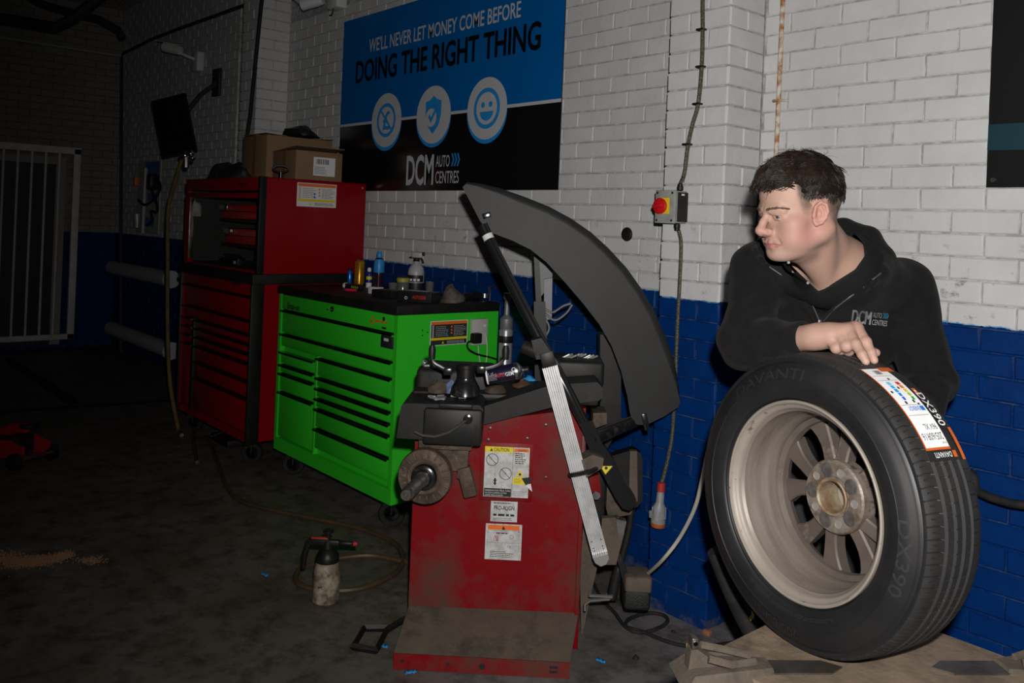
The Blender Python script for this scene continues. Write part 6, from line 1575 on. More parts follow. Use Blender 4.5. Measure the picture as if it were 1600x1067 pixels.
def net(sdf, lo, hi, st, bs=8):
    """sparse sampling + naive surface nets -> verts, quads"""
    lo = np.asarray(lo, float); n = [int(math.ceil((h - l) / st / bs)) * bs for l, h in zip(lo, hi)]
    nb = [q // bs for q in n]
    gi = np.stack(np.meshgrid(*[np.arange(q) for q in nb], indexing='ij'), -1).reshape(-1, 3)
    cen = (lo + (gi * bs + (bs - 1) / 2) * st).astype(f32)
    dc = sdf(cen)
    D = np.repeat(np.repeat(np.repeat(dc.reshape(nb), bs, 0), bs, 1), bs, 2).astype(f32)
    keep = gi[np.abs(dc) < bs * st * .95 + .012]
    off = np.stack(np.meshgrid(*[np.arange(bs)] * 3, indexing='ij'), -1).reshape(-1, 3)
    for s in range(0, len(keep), 400):
        b = keep[s:s + 400]
        idx = (b[:, None, :] * bs + off[None]).reshape(-1, 3)
        D[idx[:, 0], idx[:, 1], idx[:, 2]] = sdf((lo + idx * st).astype(f32))
    ins = D < 0
    c8 = [ins[dx:n[0] - 1 + dx, dy:n[1] - 1 + dy, dz:n[2] - 1 + dz] for dx in (0, 1) for dy in (0, 1) for dz in (0, 1)]
    an = c8[0].copy(); al = c8[0].copy()
    for q in c8[1:]: an |= q; al &= q
    act = np.argwhere(an & ~al)
    vid = -np.ones([q - 1 for q in n], np.int32); vid[act[:, 0], act[:, 1], act[:, 2]] = np.arange(len(act))
    acc = np.zeros((len(act), 3)); cnt = np.zeros(len(act))
    cor = [(0, 0, 0), (1, 0, 0), (0, 1, 0), (1, 1, 0), (0, 0, 1), (1, 0, 1), (0, 1, 1), (1, 1, 1)]
    for i, j in ((0, 1), (2, 3), (4, 5), (6, 7), (0, 2), (1, 3), (4, 6), (5, 7), (0, 4), (1, 5), (2, 6), (3, 7)):
        a, b = np.array(cor[i]), np.array(cor[j]); A = act + a; B = act + b
        da = D[A[:, 0], A[:, 1], A[:, 2]]; db = D[B[:, 0], B[:, 1], B[:, 2]]
        m = (da < 0) != (db < 0)
        t = da[m] / (da[m] - db[m])
        acc[m] += A[m] + t[:, None] * (b - a); cnt[m] += 1
    V = lo + acc / cnt[:, None] * st
    Q = []
    for ax in range(3):
        s0 = [slice(None)] * 3; s1 = [slice(None)] * 3; s0[ax] = slice(0, n[ax] - 1); s1[ax] = slice(1, n[ax])
        ch = np.argwhere(ins[tuple(s0)] != ins[tuple(s1)])
        o1, o2 = [(1, 2), (2, 0), (0, 1)][ax]
        ch = ch[(ch[:, o1] > 0) & (ch[:, o2] > 0) & (ch[:, o1] < n[o1] - 1) & (ch[:, o2] < n[o2] - 1)]
        if not len(ch): continue
        def vv(d1, d2):
            e = ch.copy(); e[:, o1] -= d1; e[:, o2] -= d2; return vid[e[:, 0], e[:, 1], e[:, 2]]
        q = np.stack([vv(1, 1), vv(0, 1), vv(0, 0), vv(1, 0)], 1)
        fl = ~ins[ch[:, 0], ch[:, 1], ch[:, 2]]
        q[fl] = q[fl][:, ::-1]; Q.append(q)
    Q = np.concatenate(Q); Q = Q[(Q >= 0).all(1)]
    return V, Q
def net_obj(name, sdf, lo, hi, st, m, parent=None, colfn=None, smooth_it=1, largest=False):
    V, Q = net(sdf, lo, hi, st)
    if largest:                                             # keep only the biggest connected piece
        lab = np.arange(len(V))
        while True:
            mn = lab[Q].min(1); nl = lab.copy()
            for j in range(4): np.minimum.at(nl, Q[:, j], mn)
            nl = nl[nl]
            if (nl == lab).all(): break
            lab = nl
        big = np.bincount(lab).argmax(); keep = lab == big
        Q = Q[keep[Q[:, 0]]]; idx = np.cumsum(keep) - 1; V = V[keep]; Q = idx[Q]
    if parent is not None:
        inv = np.array(wm(parent).inverted()); Vl = V @ inv[:3, :3].T + inv[:3, 3]
    else: Vl = V
    me = bpy.data.meshes.new(name); me.from_pydata(Vl.tolist(), [], Q.tolist())
    me.polygons.foreach_set('use_smooth', [True] * len(me.polygons)); me.materials.append(m)
    if colfn is not None:
        at = me.color_attributes.new('Col', 'FLOAT_COLOR', 'POINT')
        c = np.concatenate([colfn(V), np.ones((len(V), 1))], 1).astype(f32); at.data.foreach_set('color', c.ravel())
    o = bpy.data.objects.new(name, me); col.objects.link(o)
    if parent is not None: o.parent = parent
    if smooth_it:
        md = o.modifiers.new('relax', 'SMOOTH'); md.factor = .5; md.iterations = smooth_it
    return o
def march(sdf, u, v, d0=1.6, d1=3.0):
    r = ray(u, v); d = d0
    for _ in range(140):
        e = float(sdf((CAM + r * d).astype(f32)[None])[0])
        if e < .0008: break
        d += max(e * .6, .0006)
        if d > d1: break
    return d
def march_many(sdf, uv, d0=1.7):
    uv = np.asarray(uv, float); R = FW + RT * ((uv[:, :1] - 800) / FPX) + DN * ((uv[:, 1:] - V0) / FPX); d = np.full(len(uv), d0)
    for _ in range(90): d = d + np.clip(sdf((CAM + R * d[:, None]).astype(f32)) * .7, -.01, .2)
    return CAM + R * d[:, None]

person = thing('person', 'man in black fleece leaning on the tyre and looking to the left', 'person', (-1.32, 2.42, 0))
# --- landmarks
Hc = atD(1250, 325, 2.08)
hy_, hp_t, hr_t = radians(74), radians(-3), radians(2)
Fh = -RT * sin(hy_) - FW * cos(hy_); Uh = -DN.copy()
Fh = Fh * cos(hp_t) + Uh * sin(hp_t); Fh /= np.linalg.norm(Fh)
Uh = Uh - Fh * (Uh @ Fh); Uh /= np.linalg.norm(Uh); Lh = np.cross(Uh, Fh)
Rh = np.stack([Lh, Fh, Uh], 1).astype(f32)              # columns: head x (his left), y forward, z up
def H2W(x, y, z): return Hc + Lh * x + Fh * y + Uh * z
neckB = atD(1316, 423, 2.21); shR = atD(1188, 420, 2.33); shL = atD(1410, 452, 2.33)
elR = atD(1164, 536, 2.19); wrR = atD(1268, 527, 2.005)
elL = atD(1452, 598, 2.24); wrL = atD(1418, 690, 2.08)
chestC = atD(1298, 505, 2.38); bellyC = atD(1300, 605, 2.52); pelC = atD(1302, 690, 2.62)
BR = np.stack([RT, -DN, -FW], 1)                         # view-aligned axes: right, up, towards camera
def head_sdf(Pw):
    P = (Pw - Hc.astype(f32)) @ Rh
    S = P.copy(); S[:, 0] = np.abs(S[:, 0])              # symmetric half
    d = ell(S, (0, -.010, .035), (.077, .098, .090))
    d = smin(d, ell(S, (0, .040, .034), (.060, .052, .060)), .03)
    d = smin(d, ell(S, (0, .026, -.045), (.062, .058, .072)), .035)
    d = smin(d, cap(S, (.006, .0925, -.001), (.036, .080, .004), .0105, .0105), .010)   # brow ridge
    d = smin(d, ell(S, (.047, .050, -.036), (.024, .026, .020)), .02)                    # cheek bone
    d = smin(d, ell(S, (.038, .047, -.070), (.031, .031, .031)), .025)                   # cheek
    d = smin(d, cap(S, (.057, -.008, -.062), (.018, .058, -.104), .022, .018), .025)     # jaw
    d = smin(d, ell(S, (0, .071, -.105), (.024, .0195, .0185)), .016)                    # chin
    d = smin(d, ell(S, (0, .025, -.100), (.042, .048, .018)), .02)
    d = smin(d, ell(S, (0, .068, -.074), (.032, .022, .024)), .016)                      # muzzle
    # eye sockets and nasion
    d = smax(d, -ell(S, (.032, .106, -.0165), (.0215, .029, .0125)), .010)
    d = smax(d, -ell(S, (0, .1085, -.013), (.016, .010, .010)), .010)
    # nose
    d = smin(d, chain(S, [(0, .0905, -.010), (0, .1025, -.029), (0, .1110, -.046)], [.0078, .0088, .0102], .004), .009)
    d = smin(d, ell(S, (0, .1115, -.0495), (.0120, .0112, .0102)), .007)
    d = smin(d, ell(S, (.0130, .0985, -.0530), (.0088, .0130, .0090)), .007)
    d = smin(d, ell(S, (0, .095, -.058), (.010, .018, .006)), .008)
    d = smax(d, -ell(S, (.0075, .1035, -.0635), (.0042, .0075, .005)), .003)
    # lids
    d = smin(d, chain(S, [(.0170, .0830, -.0165), (.0245, .0872, -.0115), (.0345, .0858, -.0105), (.0435, .0785, -.0135), (.0490, .0720, -.0175)], [.0024, .0030, .0034, .0032, .0026], .003), .005)
    d = smin(d, chain(S, [(.0175, .0825, -.0180), (.0265, .0850, -.0222), (.0360, .0832, -.0225), (.0445, .0765, -.0195)], [.0022, .0026, .0028, .0026], .003), .006)
    d = smin(d, cap(S, (.020, .0905, -.0035), (.046, .0765, -.0035), .0075, .0075), .008)       # fold under the brow
    # lips
    d = smin(d, chain(S, [(0, .0905, -.0790), (.008, .0902, -.0780), (.018, .0820, -.0815), (.0265, .0720, -.0848)], [.0050, .0053, .0042, .003], .004), .004)
    d = smin(d, chain(S, [(0, .0880, -.0905), (.009, .0866, -.0905), (.018, .0790, -.0885), (.026, .0715, -.0855)], [.0062, .0060, .0046, .003], .004), .004)
    d = smax(d, -chain(S, [(0, .0985, -.0843), (.010, .0965, -.0838), (.020, .0865, -.0852), (.029, .0765, -.0868)], [.0028, .0026, .0024, .0018], .003), .0025)
    d = smax(d, -ell(S, (0, .1005, -.0985), (.022, .0105, .006)), .010)
    # cheek fold
    d = smax(d, -chain(S, [(.0205, .1015, -.053), (.0275, .0925, -.066), (.033, .0825, -.080)], [.0030, .0042, .003], .003), .008)
    # ear
    eo = np.array([.0785, .004, -.014], f32)
    q = (S - eo) * 1.10; ca, sa = cos(.22), sin(.22)
    E = np.stack([q[:, 0] * ca + q[:, 1] * sa, -q[:, 0] * sa + q[:, 1] * ca, q[:, 2]], 1)   # swing the ear outwards
    t_ = .18; E = np.stack([E[:, 0], E[:, 1] * cos(t_) + E[:, 2] * sin(t_), -E[:, 1] * sin(t_) + E[:, 2] * cos(t_)], 1)
    e = ell(E, (0, 0, 0), (.007, .018, .029))
    rim = chain(E, [(.005, .014, -.004), (.006, .013, .016), (.007, .002, .029), (.008, -.013, .024), (.009, -.0185, .008), (.007, -.0165, -.010), (.005, -.008, -.023), (.003, .004, -.029), (.002, .011, -.022)], [.003, .0035, .0042, .0045, .0045, .004, .0045, .0055, .004], .003)
    e = smax(e, -ell(E, (.008, .002, -.002), (.007, .0095, .014)), .004)
    e = smax(e, -chain(E, [(.008, .008, .018), (.009, -.004, .021), (.010, -.011, .010)], .0028, .003), .003)
    e = smin(e, rim, .004)
    e = smin(e, chain(E, [(.005, -.002, .014), (.006, -.0085, .004), (.005, -.007, -.010)], .0032, .003), .004)
    e = smin(e, ell(E, (.004, .0135, -.008), (.004, .005, .007)), .004)
    return smin(d, e / 1.10, .006)
head_l = local(head_sdf, Hc, .20)
def skull_neck(P):
    d = cap(P, H2W(0, -.034, -.05), neckB + FW * .015, .053, .066)
    d = smin(d, cap(P, H2W(.058, -.03, -.05), atD(1290, 445, 2.155), .018, .013), .03)      # neck muscle
    d = smin(d, cap(P, H2W(0, .005, -.105), atD(1292, 440, 2.17), .026, .022), .035)           # throat
    d = smin(d, cap(P, neckB, shR, .06, .055), .06)
    d = smin(d, cap(P, neckB, shL, .06, .055), .06)
    d = smin(d, cap(P, atD(1290, 450, 2.20), shL + FW * -.03, .018, .02), .04)               # collar bones
    d = smin(d, cap(P, atD(1278, 450, 2.20), shR + FW * -.03, .018, .02), .04)
    d = smin(d, ell(P, chestC, (.165, .17, .115), BR), .07)
    d = smin(d, ell(P, bellyC, (.15, .17, .11), BR), .07)
    d = smin(d, ell(P, pelC, (.15, .11, .11), BR), .06)
    d = smin(d, cap(P, shR, elR, .048, .04), .03); d = smin(d, cap(P, elR, wrR, .042, .0265), .02)
    d = smin(d, cap(P, shL, elL, .05, .042), .03); d = smin(d, cap(P, elL, wrL, .042, .028), .02)
    return d
def skull_neck_core(P):
    d = cap(P, H2W(0, -.03, -.05), neckB + FW * .015, .058, .066)
    d = smin(d, cap(P, H2W(0, .03, -.11), atD(1290, 440, 2.195), .022, .02), .04)
    d = smin(d, cap(P, neckB, shR, .06, .055), .06)
    d = smin(d, cap(P, neckB, shL, .06, .055), .06)
    d = smin(d, cap(P, atD(1290, 450, 2.20), shL + FW * -.03, .018, .02), .04)
    d = smin(d, cap(P, atD(1278, 450, 2.20), shR + FW * -.03, .018, .02), .04)
    return smin(d, ell(P, chestC, (.165, .17, .115), BR), .07)
# right hand: joints from the photo, resting on the tread
def hp(u, v, d): return atD(u, v, d)
K = [hp(1338, 513, 1.965), hp(1325, 517, 1.955), hp(1311, 522, 1.958), hp(1296, 527, 1.970)]    # knuckles index..little
FI = [[K[0], hp(1353, 534, 1.925), hp(1361, 551, 1.910), hp(1366, 563, 1.902)],
      [K[1], hp(1337, 538, 1.915), hp(1347, 554, 1.893), hp(1353, 565, 1.884)],
      [K[2], hp(1322, 541, 1.928), hp(1326, 548, 1.944), hp(1318, 545, 1.962)],
      [K[3], hp(1306, 544, 1.945), hp(1309, 549, 1.958), hp(1303, 546, 1.975)]]
FR = [[.0148, .0116, .0104, .0088], [.0148, .0118, .0104, .0088], [.0145, .0126, .0112, .0092], [.0132, .0116, .0104, .0088]]
thumb = [hp(1288, 522, 2.02), hp(1318, 531, 2.03), hp(1348, 544, 1.995), hp(1369, 551, 1.955)]
def hand_sdf(P):
    w0 = wrR; d = cap(P, elR * .35 + wrR * .65, wrR, .031, .0262)
    d = smin(d, cap(P, wrR, wrR * .55 + K[1] * .45, .0255, .0235), .02)
    for i in range(4):
        d = smin(d, cap(P, wrR * .72 + K[i] * .28 + (0, 0, .0), K[i], .021, FR[i][0] * 1.04), .018)
    d = smin(d, cap(P, K[0] + FW * .012, K[3] + FW * .012, .012, .011), .012)
    d = smin(d, ell(P, (wrR + K[2]) / 2 + FW * .012 + DN * .004, (.036, .020, .022), BR), .015)
    for i in range(4):
        f = chain(P, FI[i], FR[i], .003)
        for j in (1, 2): f = smin(f, ell(P, FI[i][j] - FW * .0015, (FR[i][j] * 1.05,) * 3), .004)
        d = smin(d, f, .0065 if i < 2 else .005)
    d = smin(d, chain(P, thumb, [.017, .0135, .0115, .0095], .004), .008)
    for i in range(2):                                    # nails
        a = FI[i][3]; n_ = -FW * .75 - DN * .5; n_ /= np.linalg.norm(n_)
        t_ = FI[i][3] - FI[i][2]; t_ /= np.linalg.norm(t_); s_ = np.cross(t_, n_); s_ /= np.linalg.norm(s_); n2 = np.cross(s_, t_)
        d = smin(d, ell(P, a + n2 * .0058 - t_ * .001, (.0054, .0075, .0024), np.stack([s_, t_, n2], 1)), .0012)
    return d
hand_l = local(hand_sdf, hp(1320, 532, 1.96), .16)
def lhand_sdf(P):
    d = cap(P, wrL, atD(1402, 730, 2.00), .03, .026)
    for i in range(4): d = smin(d, chain(P, [atD(1410 - i * 9, 735, 1.985), atD(1412 - i * 10, 770, 1.965), atD(1408 - i * 10, 795, 1.945)], [.012, .0095, .008], .003), .006)
    d = smin(d, chain(P, [atD(1420, 715, 2.02), atD(1430, 735, 1.97), atD(1432, 752, 1.94)], [.015, .012, .009], .003), .008)
    return d
lhand_l = local(lhand_sdf, atD(1410, 745, 2.0), .15)
def skin_sdf(P):
    d = skull_neck(P)
    d = smin(d, head_l(P), .026)
    d = smin(d, hand_l(P), .006)
    return smin(d, lhand_l(P), .006)
def gauss(x, s): return np.exp(-(x / s) ** 2)
def skin_col(V):
    P = (V - Hc) @ np.stack([Lh, Fh, Uh], 1); X = np.abs(P[:, 0]); y = P[:, 1]; z = P[:, 2]
    base = np.array([.345, .215, .168]); c = np.tile(base, (len(V), 1))
    def mixc(w, t):
        nonlocal c
        w = np.clip(w, 0, 1)[:, None]; c = c * (1 - w) + np.array(t) * w
    hd = (np.linalg.norm(V - Hc, axis=1) < .19)
    n1 = np.sin(V[:, 0] * 160 + 3 * np.sin(V[:, 2] * 90)) * np.sin(V[:, 2] * 140 + 2 * np.sin(V[:, 1] * 110)) * .5 + .5
    mixc(hd * .75 * gauss(np.sqrt((y - .035) ** 2 + (z + .055) ** 2 + (X - .058) ** 2), .042), (.34, .15, .135))
    mixc(hd * .55 * gauss(np.sqrt((y - .108) ** 2 + (z + .048) ** 2), .02), (.35, .16, .135))
    mixc(hd * .5 * (X > .073) * gauss(np.sqrt((y - .0) ** 2 + (z + .012) ** 2), .04), (.38, .155, .125))
    lips = hd * (y > .066) * np.clip(1 - np.abs(z + .0842) / .0125, 0, 1) * np.clip((.03 - X) / .006, 0, 1)
    mixc(lips * 1.3, (.27, .11, .1))
    jaw = hd * np.clip((-.07 - z) / .03, 0, 1) * np.clip((y + .04) / .04, 0, 1)
    mixc(jaw * .28 * (.6 + .4 * n1), (.27, .19, .165))
    # clipped hair at sides and back (fade)
    hl = np.interp(y, [-.12, -.06, -.025, .03, .040, .052, .06], [-.06, -.045, -.02, -.02, -.012, .01, .03])
    fade = hd * np.clip((z - hl) / .042, 0, 1) ** .6 * np.clip((np.interp(z, [-.02, .03], [.042, .056]) - y) / .008, 0, 1) * (X > .03)
    ear = (np.abs(y - .0) < .024) & (np.abs(z + .014) < .034) & (X > .0725)
    fade = np.where(ear, 0, fade)
    mixc(fade * (.75 + .25 * n1), (.06, .042, .032))
    nk = (z < -.1) * ~hd
    hn = np.linalg.norm(V - hp(1320, 530, 1.96), axis=1) < .12
    mixc(hn * .45 * n1, (.34, .20, .165))
    for kk in K: mixc(hn * .5 * gauss(np.linalg.norm(V - kk, axis=1), .014), (.40, .19, .15))
    for i in range(2): mixc(hn * .6 * gauss(np.linalg.norm(V - FI[i][1], axis=1), .009), (.33, .17, .13))
    for i in range(2): mixc(hn * .8 * gauss(np.linalg.norm(V - FI[i][3] + FW * .006, axis=1), .007), (.46, .29, .25))
    return c
skin_m = mat('skin', (.34, .2, .16), .58, spec=.28, sss=.08)
nt = skin_m.node_tree
an_ = nt.nodes.new('ShaderNodeVertexColor'); an_.layer_name = 'Col'
nt.links.new(an_.outputs[0], nt.nodes['Principled BSDF'].inputs['Base Color'])
nz = nt.nodes.new('ShaderNodeTexNoise'); nz.inputs['Scale'].default_value = 420; bp = nt.nodes.new('ShaderNodeBump'); bp.inputs['Strength'].default_value = .12; bp.inputs['Distance'].default_value = .001
nt.links.new(nz.outputs[0], bp.inputs['Height']); nt.links.new(bp.outputs[0], nt.nodes['Principled BSDF'].inputs['Normal'])
allp = np.array([Hc, neckB, shR, shL, elR, wrR, elL, wrL, pelC])
lo, hi = allp.min(0) - .17, allp.max(0) + .17
lo[2] = pelC[2] - .14; hi[2] = Hc[2] + .15
SK = .0026
body = net_obj('body', skin_sdf, lo, hi, SK, skin_m, person, skin_col, 1)

# eyes
for s in (1, -1):
    c = H2W(s * .0315, .0758, -.0165)
    eye = MB().ball(c, .0118, 20, 14).build('eye', mat('eye_white', (.26, .24, .23), .3), body, world=True)
    g = Vector(Fh * .93 + Lh * .34 * (1 if s > 0 else .2) - Uh * .1).normalized()
    MB().lathe([(.0058, .0104), (.0052, .0112), (.003, .0119), (0, .012)], c, g, 18).build('iris', mat('iris_grey', (.07, .09, .09), .2), eye, world=True)
    MB().lathe([(.0024, .0121), (0, .0123)], c, g, 12).build('pupil', INK, eye, world=True)

# --- fleece
def wob(P, f, ph):
    return np.sin(P[:, 0] * f + ph + 2.0 * np.sin(P[:, 2] * f * .45 + ph)) * np.sin(P[:, 2] * f * 1.15 + 1.7 * np.sin(P[:, 1] * f * .6 + ph * 2))
def jacket_core(P, o=0.0):
    d = cap(P, neckB + DN * .035, shR, .066, .070)
    d = smin(d, cap(P, neckB + DN * .02 + RT * .02, shL, .076, .074), .06)
    d = smin(d, ell(P, chestC, (.188, .19, .140), BR), .08)
    d = smin(d, ell(P, bellyC, (.185, .19, .14), BR), .08)
    d = smin(d, ell(P, pelC, (.18, .11, .135), BR), .06)
    a = cap(P, shR, elR, .072, .064)
    a = smin(a, cap(P, elR, elR * .04 + wrR * .96, .062, .039), .02)
    d = smin(d, a, .03)
    b = cap(P, shL, elL, .077, .066)
    b = smin(b, cap(P, elL, wrL, .064, .043), .02)
    d = smin(d, b, .03)
    return d - o
def arm_folds(P, a, b, n, amp, ph):
    a = np.asarray(a, f32); b = np.asarray(b, f32); ba = b - a; L = np.linalg.norm(ba); t = ((P - a) @ ba) / L
    w = np.clip(1 - np.maximum(cap(P, a, b, .05), 0) / .06, 0, 1)
    side = (P - a) @ np.array(-DN, f32)
    return w * amp * np.sin(t / L * n * 2 * pi + ph + side * 22 + 1.5 * np.sin(side * 40 + ph))
def folds(P):
    f = .0028 * wob(P, 21, .4) + .0018 * wob(P, 43, 1.9)
    f += arm_folds(P, shR, elR, 1.7, .0035, .5) + arm_folds(P, elR, wrR, 2.1, .0026, 1.2)
    f += arm_folds(P, shL, elL, 2.0, .004, .2) + arm_folds(P, elL, wrL, 3.0, .0045, 2.0)
    # gathers bunching at the elbow crease and between arm and chest
    return f
def poly_mask(P, pts):
    """signed distance (px, negative inside) to a convex-ish polygon in the photo plane, as a cutter running along the view"""
    q = P - CAM.astype(f32); dd = q @ FW.astype(f32)
    u = 800 + FPX * (q @ RT.astype(f32)) / dd; v = V0 + FPX * (q @ DN.astype(f32)) / dd
    best = np.full(len(P), 1e9, f32); inside = np.zeros(len(P), bool)
    n = len(pts)
    for i in range(n):
        a, b = np.array(pts[i], float), np.array(pts[(i + 1) % n], float); e = b - a
        wu, wv = u - a[0], v - a[1]; h = np.clip((wu * e[0] + wv * e[1]) / (e @ e), 0, 1)
        best = np.minimum(best, np.hypot(wu - h * e[0], wv - h * e[1]))
        cond = ((a[1] > v) != (b[1] > v)) & (u < (b[0] - a[0]) * (v - a[1]) / (b[1] - a[1] + 1e-9) + a[0]); inside ^= cond
    return np.where(inside, -best, best) * (2.2 / FPX), dd
JV = [(1170, 330), (1186, 395), (1204, 414), (1238, 438), (1266, 466), (1282, 499), (1302, 478), (1342, 448), (1372, 424), (1366, 400), (1342, 376), (1310, 352), (1290, 320)]
PV = [(1200, 330), (1222, 400), (1250, 428), (1279, 455), (1304, 441), (1336, 421), (1351, 400), (1349, 380), (1322, 352), (1300, 330)]
colR = [atD(1196, 402, 2.22), atD(1192, 393, 2.26), atD(1205, 382, 2.33), atD(1262, 362, 2.39), atD(1318, 360, 2.365), atD(1356, 374, 2.30), atD(1378, 400, 2.24), atD(1380, 424, 2.19)]
_jc = lambda P: jacket_core(P) - folds(P)
lapR = march_many(_jc, [(p[0] + 5, p[1] + 2) for p in (JV[8], ((JV[8][0] + JV[7][0]) / 2, (JV[8][1] + JV[7][1]) / 2), JV[7], JV[6], JV[5])])
lapL = march_many(_jc, [(p[0] - 4, p[1] + 3) for p in (JV[2], JV[3], JV[4], JV[5])])
colR = colR[:-2] + [atD(1378, 402, 2.24), lapR[0] + FW * .012]
def jacket_sdf(P):
    d = _jc(P)
    d = smin(d, chain(P, list(lapR), [.014, .012, .010, .008, .006], .008), .012)
    d = smin(d, chain(P, list(lapL), [.012, .011, .009, .006], .008), .012)
    m, dd = poly_mask(P, JV)
    cut = smax(m, (dd - 2.30).astype(f32), .01)
    # stand-up collar around the neck, open in front
    cl = chain(P, colR, [.016, .018, .024, .030, .033, .034, .030, .018], .01)
    d = smin(d, cl, .03)
    nk = cap(P, neckB - FW * .03, H2W(0, -.02, -.10), .070, .074)
    d = smax(d, -smin(nk, cut, .012), .010)
    # cuff end
    e = wrR - elR; e = (e / np.linalg.norm(e)).astype(f32)
    nearR = np.linalg.norm(P - wrR.astype(f32), axis=1) < .16
    pl_ = (P - (wrR - e * .018).astype(f32)) @ (e * .86 + (RT * .35 - DN * -.25).astype(f32) * .3).astype(f32)
    hollow = cap(P, wrR - e * .06, wrR + e * .05, .033)
    d = np.where(nearR, smax(smax(d, pl_, .004), -hollow, .004), d)
    return d
fleece = mat('fleece_black', (.0072, .0068, .0072), .95, spec=.1, c2=(.009, .0086, .0088), vscale=40, bump=.4, bscale=260)
fleece.node_tree.nodes['Principled BSDF'].inputs['Sheen Weight'].default_value = .03
fleece.node_tree.nodes['Principled BSDF'].inputs['Sheen Roughness'].default_value = .5
jlo, jhi = allp.min(0) - .2, allp.max(0) + .2
jlo[2] = pelC[2] - .13; jhi[2] = Hc[2] + .0
jkt = net_obj('fleece_jacket', jacket_sdf, jlo, jhi, .005, fleece, person, None, 1)
# polo shirt underneath
def polo_sdf(P):
    d = skull_neck_core(P) - .014
    d = smin(d, chain(P, [atD(1236, 410, 2.155), atD(1256, 432, 2.17), atD(1278, 458, 2.19)], [.012, .015, .010], .01), .02)
    d = smin(d, chain(P, [atD(1280, 458, 2.19), atD(1308, 444, 2.185), atD(1340, 426, 2.19), atD(1356, 404, 2.215), atD(1352, 380, 2.265), atD(1325, 366, 2.325)], [.010, .013, .014, .013, .013, .013], .01), .02)
    m, dd = poly_mask(P, PV)
    d = smax(d, -smax(m, (dd - 2.38).astype(f32), .008), .006)
    return d
pc = atD(1295, 440, 2.25)
polo = net_obj('polo_shirt', polo_sdf, pc - (.22, .22, .17), pc + (.22, .22, .15), .004, mat('polo_black', (.007, .007, .0075), .85, spec=.2), person, None, 1, True)
for u, v in ((1232, 410), (1262, 442)):
    q = march(polo_sdf, u, v, 1.9); c = CAM + ray(u, v) * (q - .001)
    MB().lathe([(.0034, 0), (.0037, .0012), (.003, .002), (0, .002)], c, -FW, 14).build('button', mat('button_pale', (.2, .2, .19), .4), polo, world=True)
# zip: teeth along both edges, puller at the bottom
zm = mat('zip_metal', (.16, .16, .16), .4, .7)
for pts in (JV[2:6], [JV[8], JV[7], JV[6], JV[5]]):
    pp = cr([np.array([p[0], p[1], 0]) for p in pts], 10)
    off_u = 3 if pts[0][0] > 1300 else -2
    W_ = march_many(jacket_sdf, [(p[0] + off_u, p[1] + 3) for p in pp])
    MB().tube([w - FW * .001 for w in W_], .0022, 6).build('zip_edge', mat('zip_tape', (.02, .02, .02), .5), jkt, world=True)
    t = MB()
    for i in range(len(W_) - 1):
        for k in range(2):
            c = W_[i] * (1 - k / 2) + W_[i + 1] * k / 2 - FW * .003; t.obox(c, (.0016, .003, .0016), RT, -DN)
    zz = t.build('zip_teeth', zm, jkt, smooth=0, world=True); zz['kind'] = 'stuff'
q = march(jacket_sdf, 1281, 505, 1.9); c = CAM + ray(1281, 505) * (q - .004)
MB().obox(c, (.008, .018, .004), RT, -DN, .001).build('zip_puller', zm, jkt, world=True)
MB().obox(c + DN * .016, (.006, .012, .003), RT, -DN, .001).build('zip_tab', zm, jkt, world=True)
# embroidered logo on the chest, laid on the cloth
def chest_logo():
    def fnmap(x, y):                                       # x, y in 0..1 of the logo box
        return (1329 + x * 56 + y * 3, 504 + x * 6 - y * 21)
    def put(mb): 
        uv = [(p[0], p[1]) for p in mb.v]; W_ = march_many(jacket_sdf, [fnmap(*q) for q in uv]); mb.v = [tuple(w - FW * .003) for w in W_]; return mb
    a = MB(); text_on(a, 'DCM', 0, 0, 0, .98, width=.52, fn=lambda x, y: (x + .27, y, 0), bold=.0); b2 = MB()
    for dx in (-.012, .012): b2.add([(p[0] + dx, p[1], 0) for p in a.v], a.f)
    b2.add(a.v, a.f)
    put(b2); 
    n3 = len(a.v)
    b2.v = [tuple(np.array(p) - FW * (.0003 * (i // n3))) for i, p in enumerate(b2.v)]
    b2.build('logo_lettering', mat('thread_white', (.28, .28, .29), .7), jkt, 0, True)
    a = MB(); text_on(a, 'AUTO', 0, 0, 0, .38, width=.25, fn=lambda x, y: (x + .70, y + .56, 0), bold=0); text_on(a, 'CENTRES', 0, 0, 0, .40, width=.42, fn=lambda x, y: (x + .785, y + .02, 0), bold=0)
    put(a).build('logo_lettering', MATS['thread_white'], jkt, 0, True)
    a = MB()
    for i in range(3):
        x = .85 + i * .05; a.add([(p, q, 0) for p, q in ((x, .98), (x + .025, .98), (x + .055, .77), (x + .025, .56), (x, .56), (x + .03, .77))][::-1], [(0, 1, 2, 3, 4, 5)])
    put(a).build('logo_chevrons', mat('thread_blue', (.02, .16, .3), .7), jkt, 0, True)
chest_logo()

